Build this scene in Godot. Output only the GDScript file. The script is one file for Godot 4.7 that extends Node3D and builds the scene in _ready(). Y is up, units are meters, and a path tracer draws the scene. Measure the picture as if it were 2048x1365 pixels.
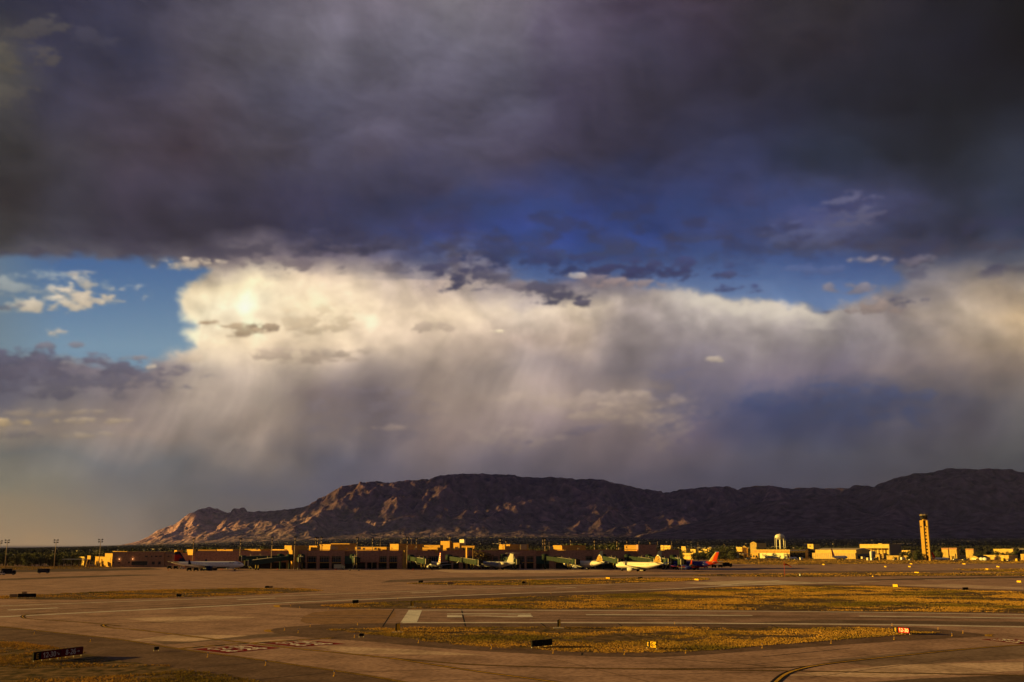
extends Node3D
# An airfield at sunset under a storm sky: aprons and runways, a terminal with airliners, hangars, a control tower, a city plain and a mountain range.
# Metres, y up. The viewpoint is a roof 15 m above the airfield, looking along -z. g(x, y) is the spot of the flat airfield that lies on the sight line
# of a point of the survey photograph (2048 x 1365); at(x, y, d) is the spot at the distance d on that line.

const EYE := 15.0
const FOCAL := 1991.0
const HORIZON := 1093.0
var tilt := atan((HORIZON - 682.5) / FOCAL)
var rng := RandomNumberGenerator.new()
var used := {}
var mats := {}
var noise := FastNoiseLite.new()

func ray(x: float, y: float) -> Vector3:
	var a := (x - 1024.0) / FOCAL
	var b := (682.5 - y) / FOCAL
	return Vector3(a, sin(tilt) + b * cos(tilt), b * sin(tilt) - cos(tilt))

func g(x: float, y: float) -> Vector3:
	var d := ray(x, y)
	var t := -EYE / d.y
	return Vector3(d.x * t, 0.0, d.z * t)

func at(x: float, y: float, dist: float) -> Vector3:
	var d := ray(x, y)
	var t := -dist / d.z
	return Vector3(d.x * t, EYE + d.y * t, -dist)

func base_at(x: float, dist: float) -> Vector3:
	var p := at(x, HORIZON, dist)
	return Vector3(p.x, 0.0, p.z)

func high(x: float, y: float, dist: float) -> float:
	return at(x, y, dist).y

# ---------- naming ----------
func numbered(called: String) -> String:
	var n: int = used.get(called, 0)
	used[called] = n + 1
	return called if n == 0 else "%s_%03d" % [called, n]

func tag(o: Node, label: String, category: String, group := "") -> void:
	o.set_meta("label", label)
	o.set_meta("category", category)
	if group:
		o.set_meta("group", group)

func thing(called: String, label: String, category: String, where := Vector3.ZERO, turn := 0.0, group := "") -> Node3D:
	var o := Node3D.new()
	o.name = numbered(called)
	add_child(o)
	o.position = where
	o.rotation.y = turn
	tag(o, label, category, group)
	return o

func put(called: String, st: SurfaceTool, m: Material, parent: Node = null) -> MeshInstance3D:
	st.generate_normals()
	return put_mesh(called, st.commit(), m, parent)

func put_mesh(called: String, mesh: Mesh, m: Material, parent: Node = null) -> MeshInstance3D:
	var o := MeshInstance3D.new()
	o.mesh = mesh
	o.material_override = m
	if parent == null:
		o.name = numbered(called)
		add_child(o)
	else:
		o.name = called
		parent.add_child(o, true)
	return o

func structure(called: String, st: SurfaceTool, m: Material) -> MeshInstance3D:
	var o := put(called, st, m)
	o.set_meta("kind", "structure")
	return o

func copy(o: Node3D, called: String, where: Vector3, turn: float, label: String, group := "") -> Node3D:
	var c: Node3D = o.duplicate()
	c.name = numbered(called)
	add_child(c)
	c.position = where
	c.rotation.y = turn
	c.set_meta("label", label)
	if group:
		c.set_meta("group", group)
	return c

const ORDINAL := ["first", "second", "third", "fourth", "fifth", "sixth", "seventh", "eighth", "ninth", "tenth", "eleventh", "twelfth", "thirteenth", "fourteenth", "fifteenth", "sixteenth", "seventeenth", "eighteenth", "nineteenth", "twentieth", "twenty-first", "twenty-second", "twenty-third", "twenty-fourth", "twenty-fifth", "twenty-sixth", "twenty-seventh", "twenty-eighth", "twenty-ninth", "thirtieth", "thirty-first", "thirty-second", "thirty-third", "thirty-fourth", "thirty-fifth", "thirty-sixth"]

# ---------- shapes ----------
func flat() -> SurfaceTool:
	var st := SurfaceTool.new()
	st.begin(Mesh.PRIMITIVE_TRIANGLES)
	st.set_smooth_group(-1)
	return st

func round_() -> SurfaceTool:
	var st := SurfaceTool.new()
	st.begin(Mesh.PRIMITIVE_TRIANGLES)
	st.set_smooth_group(0)
	return st

# corners counter-clockwise as seen from outside
func tri(st: SurfaceTool, a: Vector3, b: Vector3, c: Vector3) -> void:
	st.add_vertex(a)
	st.add_vertex(c)
	st.add_vertex(b)

func quad(st: SurfaceTool, a: Vector3, b: Vector3, c: Vector3, d: Vector3) -> void:
	tri(st, a, b, c)
	tri(st, a, c, d)

func box(st: SurfaceTool, c: Vector3, s: Vector3, b := Basis()) -> void:
	var h := s * 0.5
	var p := []
	for k in 8:
		p.append(c + b * Vector3(h.x if k & 1 else -h.x, h.y if k & 2 else -h.y, h.z if k & 4 else -h.z))
	quad(st, p[4], p[5], p[7], p[6])
	quad(st, p[1], p[0], p[2], p[3])
	quad(st, p[5], p[1], p[3], p[7])
	quad(st, p[0], p[4], p[6], p[2])
	quad(st, p[6], p[7], p[3], p[2])
	quad(st, p[0], p[1], p[5], p[4])

# a box with its vertical edges and its top edges cut off
func soft_box(st: SurfaceTool, c: Vector3, s: Vector3, r: float) -> void:
	var h := s * 0.5
	var rings := []
	for k in [[-h.y, 0.0], [h.y - r, 0.0], [h.y, r]]:
		var x: float = h.x - k[1]
		var z: float = h.z - k[1]
		var loop := PackedVector3Array()
		for q in [[-x + r, -z], [x - r, -z], [x, -z + r], [x, z - r], [x - r, z], [-x + r, z], [-x, z - r], [-x, -z + r]]:
			loop.append(c + Vector3(q[0], k[0], q[1]))
		rings.append(loop)
	loft(st, rings)

# joins closed loops of equal length one after the other and closes both ends
func loft(st: SurfaceTool, loops: Array, caps := true) -> void:
	for k in loops.size() - 1:
		var a: PackedVector3Array = loops[k]
		var b: PackedVector3Array = loops[k + 1]
		for i in a.size():
			var j := (i + 1) % a.size()
			quad(st, a[i], b[i], b[j], a[j])
	if caps:
		for k in [0, loops.size() - 1]:
			var a: PackedVector3Array = loops[k]
			for i in range(1, a.size() - 1):
				if k == 0:
					tri(st, a[0], a[i], a[i + 1])
				else:
					tri(st, a[0], a[i + 1], a[i])

func tube(st: SurfaceTool, a: Vector3, b: Vector3, r0: float, r1: float, n := 8) -> void:
	var d := (b - a).normalized()
	var u := d.cross(Vector3.RIGHT if absf(d.x) < 0.8 else Vector3.UP).normalized()
	var w := d.cross(u)
	var la := PackedVector3Array()
	var lb := PackedVector3Array()
	for i in n:
		var t := TAU * i / n
		la.append(a + (u * cos(t) + w * sin(t)) * r0)
		lb.append(b + (u * cos(t) + w * sin(t)) * r1)
	loft(st, [la, lb])

# turns a profile of (radius, height) round the vertical through c
func lathe(st: SurfaceTool, c: Vector3, profile: Array, n := 16) -> void:
	var loops := []
	for p in profile:
		var l := PackedVector3Array()
		for i in n:
			var t := -TAU * i / n
			l.append(c + Vector3(cos(t) * p[0], p[1], sin(t) * p[0]))
		loops.append(l)
	loft(st, loops)

# an upright prism over the outline (x, z), between two heights
func prism(st: SurfaceTool, outline: PackedVector2Array, y0: float, y1: float) -> void:
	var a := PackedVector3Array()
	var b := PackedVector3Array()
	for p in outline:
		a.append(Vector3(p.x, y0, p.y))
		b.append(Vector3(p.x, y1, p.y))
	var area := 0.0
	for i in outline.size():
		var q := outline[(i + 1) % outline.size()]
		area += outline[i].x * q.y - q.x * outline[i].y
	if area > 0.0:
		a.reverse()
		b.reverse()
	for i in a.size():
		var j := (i + 1) % a.size()
		quad(st, a[i], a[j], b[j], b[i])
	var idx := Geometry2D.triangulate_polygon(outline)
	for k in range(0, idx.size(), 3):
		var u := outline[idx[k]]
		var v := outline[idx[k + 1]]
		var w := outline[idx[k + 2]]
		if (v - u).cross(w - u) > 0.0:
			var s := v
			v = w
			w = s
		tri(st, Vector3(u.x, y1, u.y), Vector3(v.x, y1, v.y), Vector3(w.x, y1, w.y))

func xz(p: Vector3) -> Vector2:
	return Vector2(p.x, p.z)

# the outline through points of the photograph, laid on the airfield, rounded
func outline(points: Array, smooth := 4) -> PackedVector2Array:
	var raw := PackedVector2Array()
	for p in points:
		raw.append(xz(g(p[0], p[1])))
	if smooth < 2:
		return raw
	var out := PackedVector2Array()
	var n := raw.size()
	for i in n:
		for k in smooth:
			out.append(raw[i].cubic_interpolate(raw[(i + 1) % n], raw[(i + n - 1) % n], raw[(i + 2) % n], float(k) / smooth))
	return out

func line_through(points: Array, smooth := 6) -> PackedVector2Array:
	var raw := PackedVector2Array()
	for p in points:
		raw.append(xz(g(p[0], p[1])))
	var out := PackedVector2Array()
	var n := raw.size()
	for i in n - 1:
		for k in smooth:
			out.append(raw[i].cubic_interpolate(raw[i + 1], raw[maxi(i - 1, 0)], raw[mini(i + 2, n - 1)], float(k) / smooth))
	out.append(raw[n - 1])
	return out

func sheet(st: SurfaceTool, poly: PackedVector2Array, y: float) -> void:
	var idx := Geometry2D.triangulate_polygon(poly)
	for k in range(0, idx.size(), 3):
		var u := poly[idx[k]]
		var v := poly[idx[k + 1]]
		var w := poly[idx[k + 2]]
		if (v - u).cross(w - u) > 0.0:
			var s := v
			v = w
			w = s
		tri(st, Vector3(u.x, y, u.y), Vector3(v.x, y, v.y), Vector3(w.x, y, w.y))

# a painted line of the width w along the path; shift moves it sideways; dash > 0 breaks it up
func ribbon(st: SurfaceTool, path: PackedVector2Array, w: float, y: float, shift := 0.0, dash := 0.0, gap := 0.0) -> void:
	var run := 0.0
	for i in path.size() - 1:
		var d := (path[i + 1] - path[i])
		var l := d.length()
		if l < 0.001:
			continue
		d /= l
		var n := Vector2(-d.y, d.x)
		var steps := maxi(1, int(ceil(l / (dash * 0.5)))) if dash > 0.0 else 1
		for k in steps:
			var a := path[i] + d * (l * k / steps) + n * shift
			var b := path[i] + d * (l * (k + 1) / steps) + n * shift
			if dash > 0.0:
				run += l / steps
				if fmod(run, dash + gap) > dash:
					continue
			var s := n * w * 0.5
			var q := [a + s, b + s, b - s, a - s]
			quad(st, Vector3(q[0].x, y, q[0].y), Vector3(q[1].x, y, q[1].y), Vector3(q[2].x, y, q[2].y), Vector3(q[3].x, y, q[3].y))

# ---------- materials: base colours are linear ----------
func paint(r: float, gr: float, b: float, rough := 0.7, metal := 0.0) -> StandardMaterial3D:
	r *= 0.82
	gr *= 0.82
	b *= 0.82
	var key := "%f %f %f %f %f" % [r, gr, b, rough, metal]
	if not mats.has(key):
		var m := StandardMaterial3D.new()
		m.albedo_color = Color(r, gr, b).linear_to_srgb()
		m.roughness = rough
		m.metallic = metal
		m.metallic_specular = 0.5 if rough < 0.2 else 0.12
		mats[key] = m
	return mats[key]

func ramp_noise(seed_: int, freq: float, octaves: int, lo: Color, mid: Color, hi: Color, size := 512, kind := FastNoiseLite.TYPE_SIMPLEX_SMOOTH) -> NoiseTexture2D:
	var n := FastNoiseLite.new()
	n.seed = seed_
	n.noise_type = kind
	n.frequency = freq
	n.fractal_octaves = octaves
	n.fractal_gain = 0.55
	var r := Gradient.new()
	r.offsets = PackedFloat32Array([0.15, 0.5, 0.85])
	r.colors = PackedColorArray([lo, mid, hi])
	var t := NoiseTexture2D.new()
	t.width = size
	t.height = size
	t.seamless = true
	t.noise = n
	t.color_ramp = r
	return t

# a weathered surface: the base colour times a coarse and a fine mottling, laid on in the world's own axes
func weathered(r: float, gr: float, b: float, coarse: Texture2D, coarse_m: float, fine: Texture2D, fine_m: float, rough := 0.85) -> StandardMaterial3D:
	var m := StandardMaterial3D.new()
	m.albedo_color = Color(r * 0.8, gr * 0.8, b * 0.8).linear_to_srgb()
	m.albedo_texture = coarse
	m.roughness = rough
	m.metallic_specular = 0.1
	m.uv1_triplanar = true
	m.uv1_world_triplanar = true
	m.uv1_scale = Vector3.ONE / coarse_m
	m.detail_enabled = true
	m.detail_blend_mode = BaseMaterial3D.BLEND_MODE_MUL
	m.detail_albedo = fine
	m.detail_uv_layer = BaseMaterial3D.DETAIL_UV_2
	m.uv2_triplanar = true
	m.uv2_world_triplanar = true
	m.uv2_scale = Vector3.ONE / fine_m
	return m

func coloured(rough := 0.5) -> StandardMaterial3D:
	var key := "coloured %f" % rough
	if not mats.has(key):
		var m := StandardMaterial3D.new()
		m.vertex_color_use_as_albedo = true
		m.albedo_color = Color(0.8, 0.8, 0.8).linear_to_srgb()
		m.roughness = rough
		m.metallic_specular = 0.12
		mats[key] = m
	return mats[key]

# ---------- the sky: a storm deck above a lit shower cloud, with blue gaps ----------
const SKY_ROWS := [0.0, 100.0, 200.0, 300.0, 400.0, 470.0, 520.0, 570.0, 620.0, 680.0, 740.0, 800.0, 860.0, 920.0, 980.0, 1080.0]
# cloud tones from the left to the right of the view, one line per height
const SKY_TONES := [
	[0x30303c, 0x343240, 0x423e4c, 0x524b54, 0x60585e, 0x6c6266, 0x786c70, 0x7c7272, 0x706568, 0x554a54, 0x483c48, 0x42363e, 0x383236, 0x342e30, 0x28242a, 0x1c1b20, 0x141417],
	[0x524c42, 0x3a3846, 0x3e3c4c, 0x544c54, 0x625a5e, 0x6a6266, 0x6c646a, 0x6c646a, 0x645c62, 0x504652, 0x3e3844, 0x3a323e, 0x363036, 0x2e282e, 0x222128, 0x1a1a22, 0x141419],
	[0x4a4640, 0x3c3842, 0x48404a, 0x584e54, 0x5a545e, 0x605a66, 0x625a64, 0x625a64, 0x58525e, 0x463e4c, 0x3e3844, 0x383442, 0x2e2c38, 0x282832, 0x21222a, 0x1c1e24, 0x16181e],
	[0x3e3a38, 0x423c40, 0x463c42, 0x44383e, 0x4a4248, 0x504a56, 0x4e4650, 0x4c4652, 0x4a4250, 0x3e3846, 0x383444, 0x343448, 0x30344c, 0x2a303e, 0x262a34, 0x242830, 0x2c303a],
	[0x383232, 0x3c383e, 0x403842, 0x423c48, 0x443e4e, 0x403c50, 0x3a3a50, 0x3a384e, 0x363e68, 0x34406e, 0x323e68, 0x3a426a, 0x484c70, 0x464868, 0x484a64, 0x2a2e3a, 0x2e3442],
	[0x3c3836, 0x403c42, 0x3e3842, 0x3c3640, 0x3e3846, 0x3a384c, 0x3a3a54, 0x363e68, 0x324276, 0x304278, 0x34487e, 0x3c4a78, 0x4c5274, 0x545670, 0x383a4e, 0x2e303e, 0x323a4e],
	[0x5c5a5c, 0x605a5e, 0x625c62, 0x70666a, 0x8a7a78, 0x70646e, 0x786c74, 0x5a5a70, 0x3e4c7a, 0x38487a, 0x384674, 0x425482, 0x4a5e8c, 0x546286, 0x4c526a, 0x505262, 0x565864],
	[0xa09484, 0xb0a090, 0xc8b498, 0xe0cca8, 0xf4e2ba, 0xe6ceb0, 0xc8b4a4, 0xb8a498, 0x988c90, 0x7c7480, 0x7c7682, 0x8c8c98, 0x8a90a0, 0x8c8a94, 0x807a80, 0xa49486, 0xa08e7c],
	[0xa89880, 0xb4a088, 0xd0bc9c, 0xf4e4c0, 0xfff0ce, 0xf6e0ba, 0xe6ceb0, 0xe6ceaf, 0xcebca8, 0xd4c0a6, 0xa89a94, 0xbeb2a8, 0xc4b8ac, 0xa09692, 0x8c807e, 0xb2a08c, 0xbea482],
	[0x8c8478, 0x968c80, 0xb8a894, 0xdcc8a8, 0xe0caa8, 0xe2caaa, 0xd2bca2, 0xc4ae9a, 0xb09c8e, 0xb09c8c, 0x8c807e, 0x887e7e, 0x8c8282, 0x80787c, 0x8a807e, 0xa89482, 0xaa947a],
	[0x5c5a68, 0x645e68, 0x7e7478, 0xb0a090, 0xb6a492, 0xb09e8e, 0x9c8c84, 0xa08e82, 0x92847e, 0x8a7c7a, 0x7c7276, 0x746c78, 0x766c78, 0x706876, 0x807476, 0x867874, 0x8a7a70],
	[0x605c64, 0x6a6466, 0x807472, 0xa09082, 0xa29284, 0x8c7c78, 0x7c7074, 0x96847a, 0xa08e82, 0x96847c, 0x9c8a80, 0x646074, 0x3c4468, 0x444a68, 0x464a66, 0x5a5866, 0x686262],
	[0x928270, 0x8c7e72, 0x8c7c72, 0x8a7c72, 0x9e8c7e, 0x887a76, 0x7c7072, 0x8e7c76, 0x887874, 0x847474, 0x7e7072, 0x6a6070, 0x424660, 0x40445e, 0x565462, 0x5a5660, 0x585658],
	[0x78766e, 0x767470, 0x727070, 0x706e6e, 0x887c74, 0x6a6670, 0x706870, 0x807272, 0x746a70, 0x74686c, 0x72666c, 0x645c66, 0x545260, 0x50505c, 0x525058, 0x525054, 0x4c4c4e],
	[0x86806e, 0x847e70, 0x7e7872, 0x6c6866, 0x686468, 0x64606a, 0x645e68, 0x625c64, 0x605a62, 0x5c5660, 0x5a545e, 0x54505c, 0x4e4c58, 0x4c4a54, 0x4a484e, 0x464648, 0x404042],
	[0xa48662, 0x9e8466, 0x907c6a, 0x70645a, 0x6a605c, 0x645c5e, 0x625a5c, 0x5e565a, 0x5a5458, 0x565056, 0x544e54, 0x504c52, 0x4a484e, 0x464448, 0x444246, 0x404042, 0x3c3c3e],
]
# outlines of the two blue gaps
const GAP_LEFT := [[-700, 500], [0, 506], [150, 510], [300, 518], [400, 533], [425, 540], [385, 566], [357, 602], [366, 628], [388, 652], [366, 670], [392, 692], [340, 712], [275, 736], [150, 722], [60, 716], [-700, 704]]
const GAP_RIGHT := [[960, 470], [1020, 552], [1080, 572], [1130, 562], [1180, 553], [1290, 572], [1395, 584], [1440, 603], [1560, 598], [1605, 611], [1650, 622], [1710, 600], [1790, 580], [1816, 560], [1780, 500], [1500, 470]]
# small clouds: x, y, half width, half height, colour, strength, raggedness
const CLOUDLETS := [
	[60, 582, 150, 30, 0xaaa89c, 0.55, 0.6], [190, 588, 72, 20, 0xd2c0a8, 0.95, 0.9], [120, 610, 90, 13, 0xccbca4, 0.9, 0.8], [168, 562, 22, 12, 0xbfb4a4, 0.8, 1.0], [170, 548, 30, 5, 0xb4a89c, 0.6, 1.0],
	[124, 663, 26, 9, 0xcabaa6, 0.95, 0.9], [10, 612, 26, 9, 0x5f6676, 0.8, 0.9], [100, 692, 20, 7, 0x746f78, 0.8, 1.0], [150, 690, 13, 5, 0x7e767c, 0.7, 1.0], [260, 716, 30, 5, 0x8a7f80, 0.8, 0.8], [175, 706, 16, 5, 0x7c7680, 0.5, 1.0],
	[40, 720, 70, 22, 0x5a5868, 0.95, 0.9], [120, 738, 170, 24, 0x5e5966, 0.9, 0.7], [60, 768, 260, 26, 0x5c5864, 0.75, 0.5], [60, 700, 24, 8, 0x62606e, 0.8, 1.1],
	[30, 846, 70, 7, 0xb89e74, 0.85, 0.7], [110, 826, 90, 7, 0x9c8a76, 0.6, 0.8], [180, 843, 70, 6, 0xa8947a, 0.7, 0.8], [190, 872, 90, 6, 0xa08e78, 0.7, 0.7], [60, 868, 90, 8, 0x6e6668, 0.5, 0.7],
	[372, 528, 56, 10, 0xc4b098, 0.85, 0.9], [292, 737, 18, 9, 0xd0b89c, 0.8, 0.9], [382, 715, 18, 8, 0xd2bca2, 0.7, 0.9],
	[425, 650, 22, 7, 0x9c8468, 0.85, 1.2], [468, 660, 34, 10, 0xa08a6e, 0.8, 1.2], [505, 668, 32, 9, 0xa48d72, 0.8, 1.2], [552, 655, 26, 7, 0x98826a, 0.85, 1.1], [640, 640, 58, 26, 0xcab494, 0.7, 1.0], [612, 660, 40, 12, 0xc4ae90, 0.6, 1.0], [500, 648, 16, 7, 0x98826a, 0.8, 1.1],
	[610, 712, 90, 13, 0xa89482, 0.7, 0.8], [690, 704, 60, 8, 0xa89684, 0.6, 0.8], [860, 656, 34, 12, 0xae9a88, 0.7, 1.1], [995, 663, 16, 3, 0xf0dcb8, 0.8, 0.8],
	[690, 482, 76, 24, 0x383850, 0.8, 0.6], [560, 530, 60, 12, 0x6a5e64, 0.7, 0.9], [915, 548, 74, 26, 0x42425a, 0.95, 0.7], [985, 556, 40, 12, 0x5a5664, 0.6, 0.9], [1000, 508, 66, 26, 0x343c60, 0.9, 0.7], [1130, 526, 66, 24, 0x323a60, 0.9, 0.7], [1240, 536, 60, 16, 0x3a3c5c, 0.9, 0.8], [1330, 540, 100, 20, 0x363a5e, 0.9, 0.7],
	[1118, 582, 56, 24, 0x4c4a5c, 0.95, 0.8], [1168, 607, 15, 6, 0x4c4858, 0.9, 1.0], [1064, 580, 16, 6, 0x565262, 0.9, 0.9], [1190, 557, 34, 8, 0x7e727a, 0.8, 0.9], [1250, 566, 60, 11, 0x927f7c, 0.8, 0.8], [1150, 551, 18, 5, 0xc0b0a4, 0.7, 1.0], [1030, 572, 24, 7, 0x746a72, 0.8, 1.0],
	[1475, 577, 40, 8, 0x3e4468, 0.85, 0.8], [1470, 549, 34, 7, 0x424668, 0.8, 0.8], [1800, 520, 60, 10, 0x7a707c, 0.6, 0.8], [1735, 520, 34, 7, 0x94868a, 0.75, 0.8], [1700, 572, 40, 12, 0x807a84, 0.9, 0.9], [1640, 540, 60, 10, 0x5a648a, 0.5, 0.8],
	[1742, 617, 46, 16, 0x8a7a74, 0.95, 0.8], [1822, 606, 34, 10, 0x504e5e, 0.95, 0.9], [1780, 622, 40, 8, 0x5c5864, 0.8, 1.0], [1665, 624, 26, 3, 0x5c5866, 0.7, 1.0], [1442, 719, 20, 6, 0xc0ae98, 0.7, 1.2], [1375, 705, 8, 3, 0xb8a898, 0.6, 0.8],
	[1700, 420, 60, 26, 0x626078, 0.6, 0.9], [1600, 470, 60, 20, 0x545a7c, 0.5, 0.8], [80, 58, 60, 22, 0x5a544e, 0.5, 1.0], [30, 112, 70, 26, 0x5e564a, 0.5, 0.9], [26, 190, 50, 28, 0x565048, 0.45, 0.9], [160, 80, 60, 24, 0x504c56, 0.3, 0.9],
	[1660, 815, 170, 44, 0x3c4666, 0.7, 0.45], [1760, 800, 90, 26, 0x404864, 0.6, 0.5], [1180, 802, 150, 20, 0xb09c8c, 0.45, 0.6], [1340, 850, 60, 40, 0x9a887e, 0.35, 0.6], [1010, 880, 90, 20, 0x9c8a7e, 0.35, 0.6], [740, 830, 110, 50, 0x746a70, 0.4, 0.5], [1350, 800, 50, 60, 0x5c5a70, 0.4, 0.6],
	[1045, 884, 14, 5, 0x665e6a, 0.6, 0.8], [780, 855, 30, 5, 0xa08c7e, 0.5, 0.8], [1200, 860, 70, 10, 0x665e6c, 0.5, 0.8], [1230, 826, 90, 16, 0xa89484, 0.6, 0.7], [1300, 800, 70, 14, 0x9e8c82, 0.4, 0.8],
]

func hex(n: int) -> Color:
	return Color8(n >> 16 & 255, n >> 8 & 255, n & 255)

var tone_rows := []

func tone(x: float, y: float) -> Color:
	x = clampf(x / 128.0, 0.0, 15.999)
	var r := 0
	while r < SKY_ROWS.size() - 2 and SKY_ROWS[r + 1] < y:
		r += 1
	var v := clampf((y - SKY_ROWS[r]) / (SKY_ROWS[r + 1] - SKY_ROWS[r]), 0.0, 1.0)
	var u := x - floorf(x)
	u = lerpf(u, u * u * (3.0 - 2.0 * u), 0.5)
	var i := int(x)
	var a: Array = tone_rows[r]
	var b: Array = tone_rows[r + 1]
	var p: Color = a[i]
	var q: Color = b[i]
	return p.lerp(a[i + 1], u).lerp(q.lerp(b[i + 1], u), v)

# signed distance to an outline, negative inside
func far_from(poly: PackedVector2Array, p: Vector2) -> float:
	var d := 1e9
	var inside := false
	var j := poly.size() - 1
	for i in poly.size():
		var a := poly[i]
		var b := poly[j]
		var e := b - a
		var w := p - a
		d = minf(d, (w - e * clampf(w.dot(e) / e.dot(e), 0.0, 1.0)).length_squared())
		if (a.y > p.y) != (b.y > p.y) and p.x < (b.x - a.x) * (p.y - a.y) / (b.y - a.y) + a.x:
			inside = not inside
		j = i
	return -sqrt(d) if inside else sqrt(d)

var gap_l := PackedVector2Array()
var gap_r := PackedVector2Array()
var puffs := FastNoiseLite.new()
var soft := FastNoiseLite.new()
var rain := FastNoiseLite.new()

# the sky's colour towards a bearing (0 along -z) and a height above the horizon, in degrees; away from the view the same weather goes on
func sky_colour(bearing: float, up: float, fine: bool) -> Color:
	var nx := bearing * 36.0
	var ny := -up * 36.0
	var mirrored := absf(bearing)
	var period := fposmod(bearing + 33.0, 132.0)
	var b := (period if period < 66.0 else 132.0 - period) - 33.0
	if absf(bearing) <= 33.0:
		b = bearing
	var dir := Vector3(sin(deg_to_rad(b)) * cos(deg_to_rad(up)), sin(deg_to_rad(up)), -cos(deg_to_rad(b)) * cos(deg_to_rad(up)))
	var f := dir.y * sin(tilt) - dir.z * cos(tilt)
	var x := 1024.0
	var y := -400.0
	if f > 0.2:
		x = 1024.0 + FOCAL * dir.x / f
		y = 682.5 - FOCAL * (dir.y * cos(tilt) + dir.z * sin(tilt)) / f
	if y < 0.0:
		y = minf(-y * 0.45, 330.0)
	var w1 := soft.get_noise_2d(nx * 0.9, ny * 1.3)
	var w2 := soft.get_noise_2d(nx * 0.9 + 5000.0, ny * 1.3 + 900.0)
	var p1 := puffs.get_noise_2d(nx, ny * 1.5)
	var p2 := puffs.get_noise_2d(nx + 7000.0, ny * 1.5 + 300.0)
	var deck := 1.0 - smoothstep(470.0, 560.0, y)
	var c := tone(x + w1 * 66.0 + p1 * 20.0, y + w2 * 32.0 + p2 * 14.0)
	# folds of the deck, shaded from below on the left
	var k := 1.0
	if deck > 0.01:
		var big := soft.get_noise_2d(nx * 0.55 + 333.0, ny * 1.05 + 77.0)
		var s1 := puffs.get_noise_2d(nx * 0.40 + 99.0, ny * 0.72 + big * 90.0)
		var m1 := puffs.get_noise_2d(nx * 0.95 + s1 * 50.0, ny * 1.5 + 20.0)
		var m2 := puffs.get_noise_2d(nx * 0.95 + s1 * 50.0 - 5.0, ny * 1.5 + 27.0)
		k += deck * (0.03 + big * 0.24 + s1 * 0.15 + (m1 - m2) * 0.09 + m1 * 0.03)
	# the bright cloud: billows shaded from the lower left, rain and its streaks hanging below
	var shower := smoothstep(590.0, 740.0, y) * (1.0 - smoothstep(900.0, 1010.0, y))
	var heap := smoothstep(500.0, 570.0, y) * (1.0 - smoothstep(640.0, 760.0, y))
	if heap > 0.01:
		var b1 := puffs.get_noise_2d(nx * 0.5 + w1 * 20.0, ny * 0.62)
		var b2 := puffs.get_noise_2d(nx * 0.5 + w1 * 20.0 - 8.0, ny * 0.62 + 10.0)
		k += heap * ((b1 - b2) * 0.20 + b1 * 0.04)
	if shower > 0.01:
		var patch_ := soft.get_noise_2d(nx * 0.9 + 40.0 + ny * 0.35, ny * 0.75 + 11.0)
		var lean := nx + ny * 0.3 + w1 * 30.0
		var streak := rain.get_noise_2d(lean * 1.5, ny * 0.12) * 0.03 + rain.get_noise_2d(lean * 4.0 + 500.0, ny * 0.22) * 0.022
		k += shower * (patch_ * 0.20 + streak * clampf(0.5 + patch_ * 2.0, 0.0, 1.3) + puffs.get_noise_2d(lean * 0.5, ny * 0.3 + 50.0) * 0.15 + p1 * 0.035)
	c = Color(c.r * k * (1.0 - 0.08 * deck), c.g * k * (1.0 - 0.045 * deck), c.b * k * (1.0 + 0.03 * deck))
	if y < 560.0 and y > 300.0 and x > 560.0:
		# clear evening blue seen through the thin parts of the deck
		var thin := puffs.get_noise_2d(nx * 0.6 + 2000.0, ny * 0.95 + 40.0) * 0.8 + soft.get_noise_2d(nx * 1.2 + 2000.0, ny * 1.8 + 40.0)
		var open := smoothstep(-0.3, 0.55, thin) * smoothstep(300.0, 420.0, y) * smoothstep(560.0, 980.0, x) * (1.0 - smoothstep(1620.0, 1860.0, x)) * (1.0 - 0.5 * smoothstep(500.0, 560.0, y))
		c = c.lerp(Color8(48, 66, 114), open * 0.5)
		var veil := smoothstep(0.0, 0.4, puffs.get_noise_2d(nx * 0.75 + 610.0, ny * 1.5 + 90.0)) * smoothstep(360.0, 430.0, y) * (1.0 - smoothstep(530.0, 575.0, y)) * smoothstep(700.0, 900.0, x)
		c = c.lerp(Color8(54, 55, 84), veil * 0.5)
	if fine and y > 440.0 and y < 620.0:
		var torn := smoothstep(0.05, 0.5, puffs.get_noise_2d(nx * 0.9 + 450.0, ny * 2.0 + 210.0) + (535.0 - y) / 260.0) * (1.0 - smoothstep(515.0, 575.0, y)) * smoothstep(450.0, 500.0, y)
		c = c.lerp(Color8(66, 62, 78), torn * 0.6)
	var glow := shower * smoothstep(0.28, 0.75, c.get_luminance()) * (1.0 - smoothstep(700.0, 800.0, y)) * 0.07 + (0.05 * (1.0 - deck) * smoothstep(0.5, 0.8, c.get_luminance()))
	c = Color(minf(1.0, c.r * (1.0 + glow)), minf(1.0, c.g * (1.0 + glow)), minf(1.0, c.b * (1.0 + glow * 1.05)))
	if mirrored > 40.0:
		return c.lerp(Color8(80, 76, 84), 0.35 + smoothstep(40.0, 80.0, up) * 0.4)
	if not fine:
		return c.lerp(Color8(74, 70, 78), smoothstep(40.0, 80.0, up) * 0.6)
	var edge := p1 * 20.0 + w1 * 14.0 + puffs.get_noise_2d(nx * 2.4, ny * 3.0) * 9.0
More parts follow.
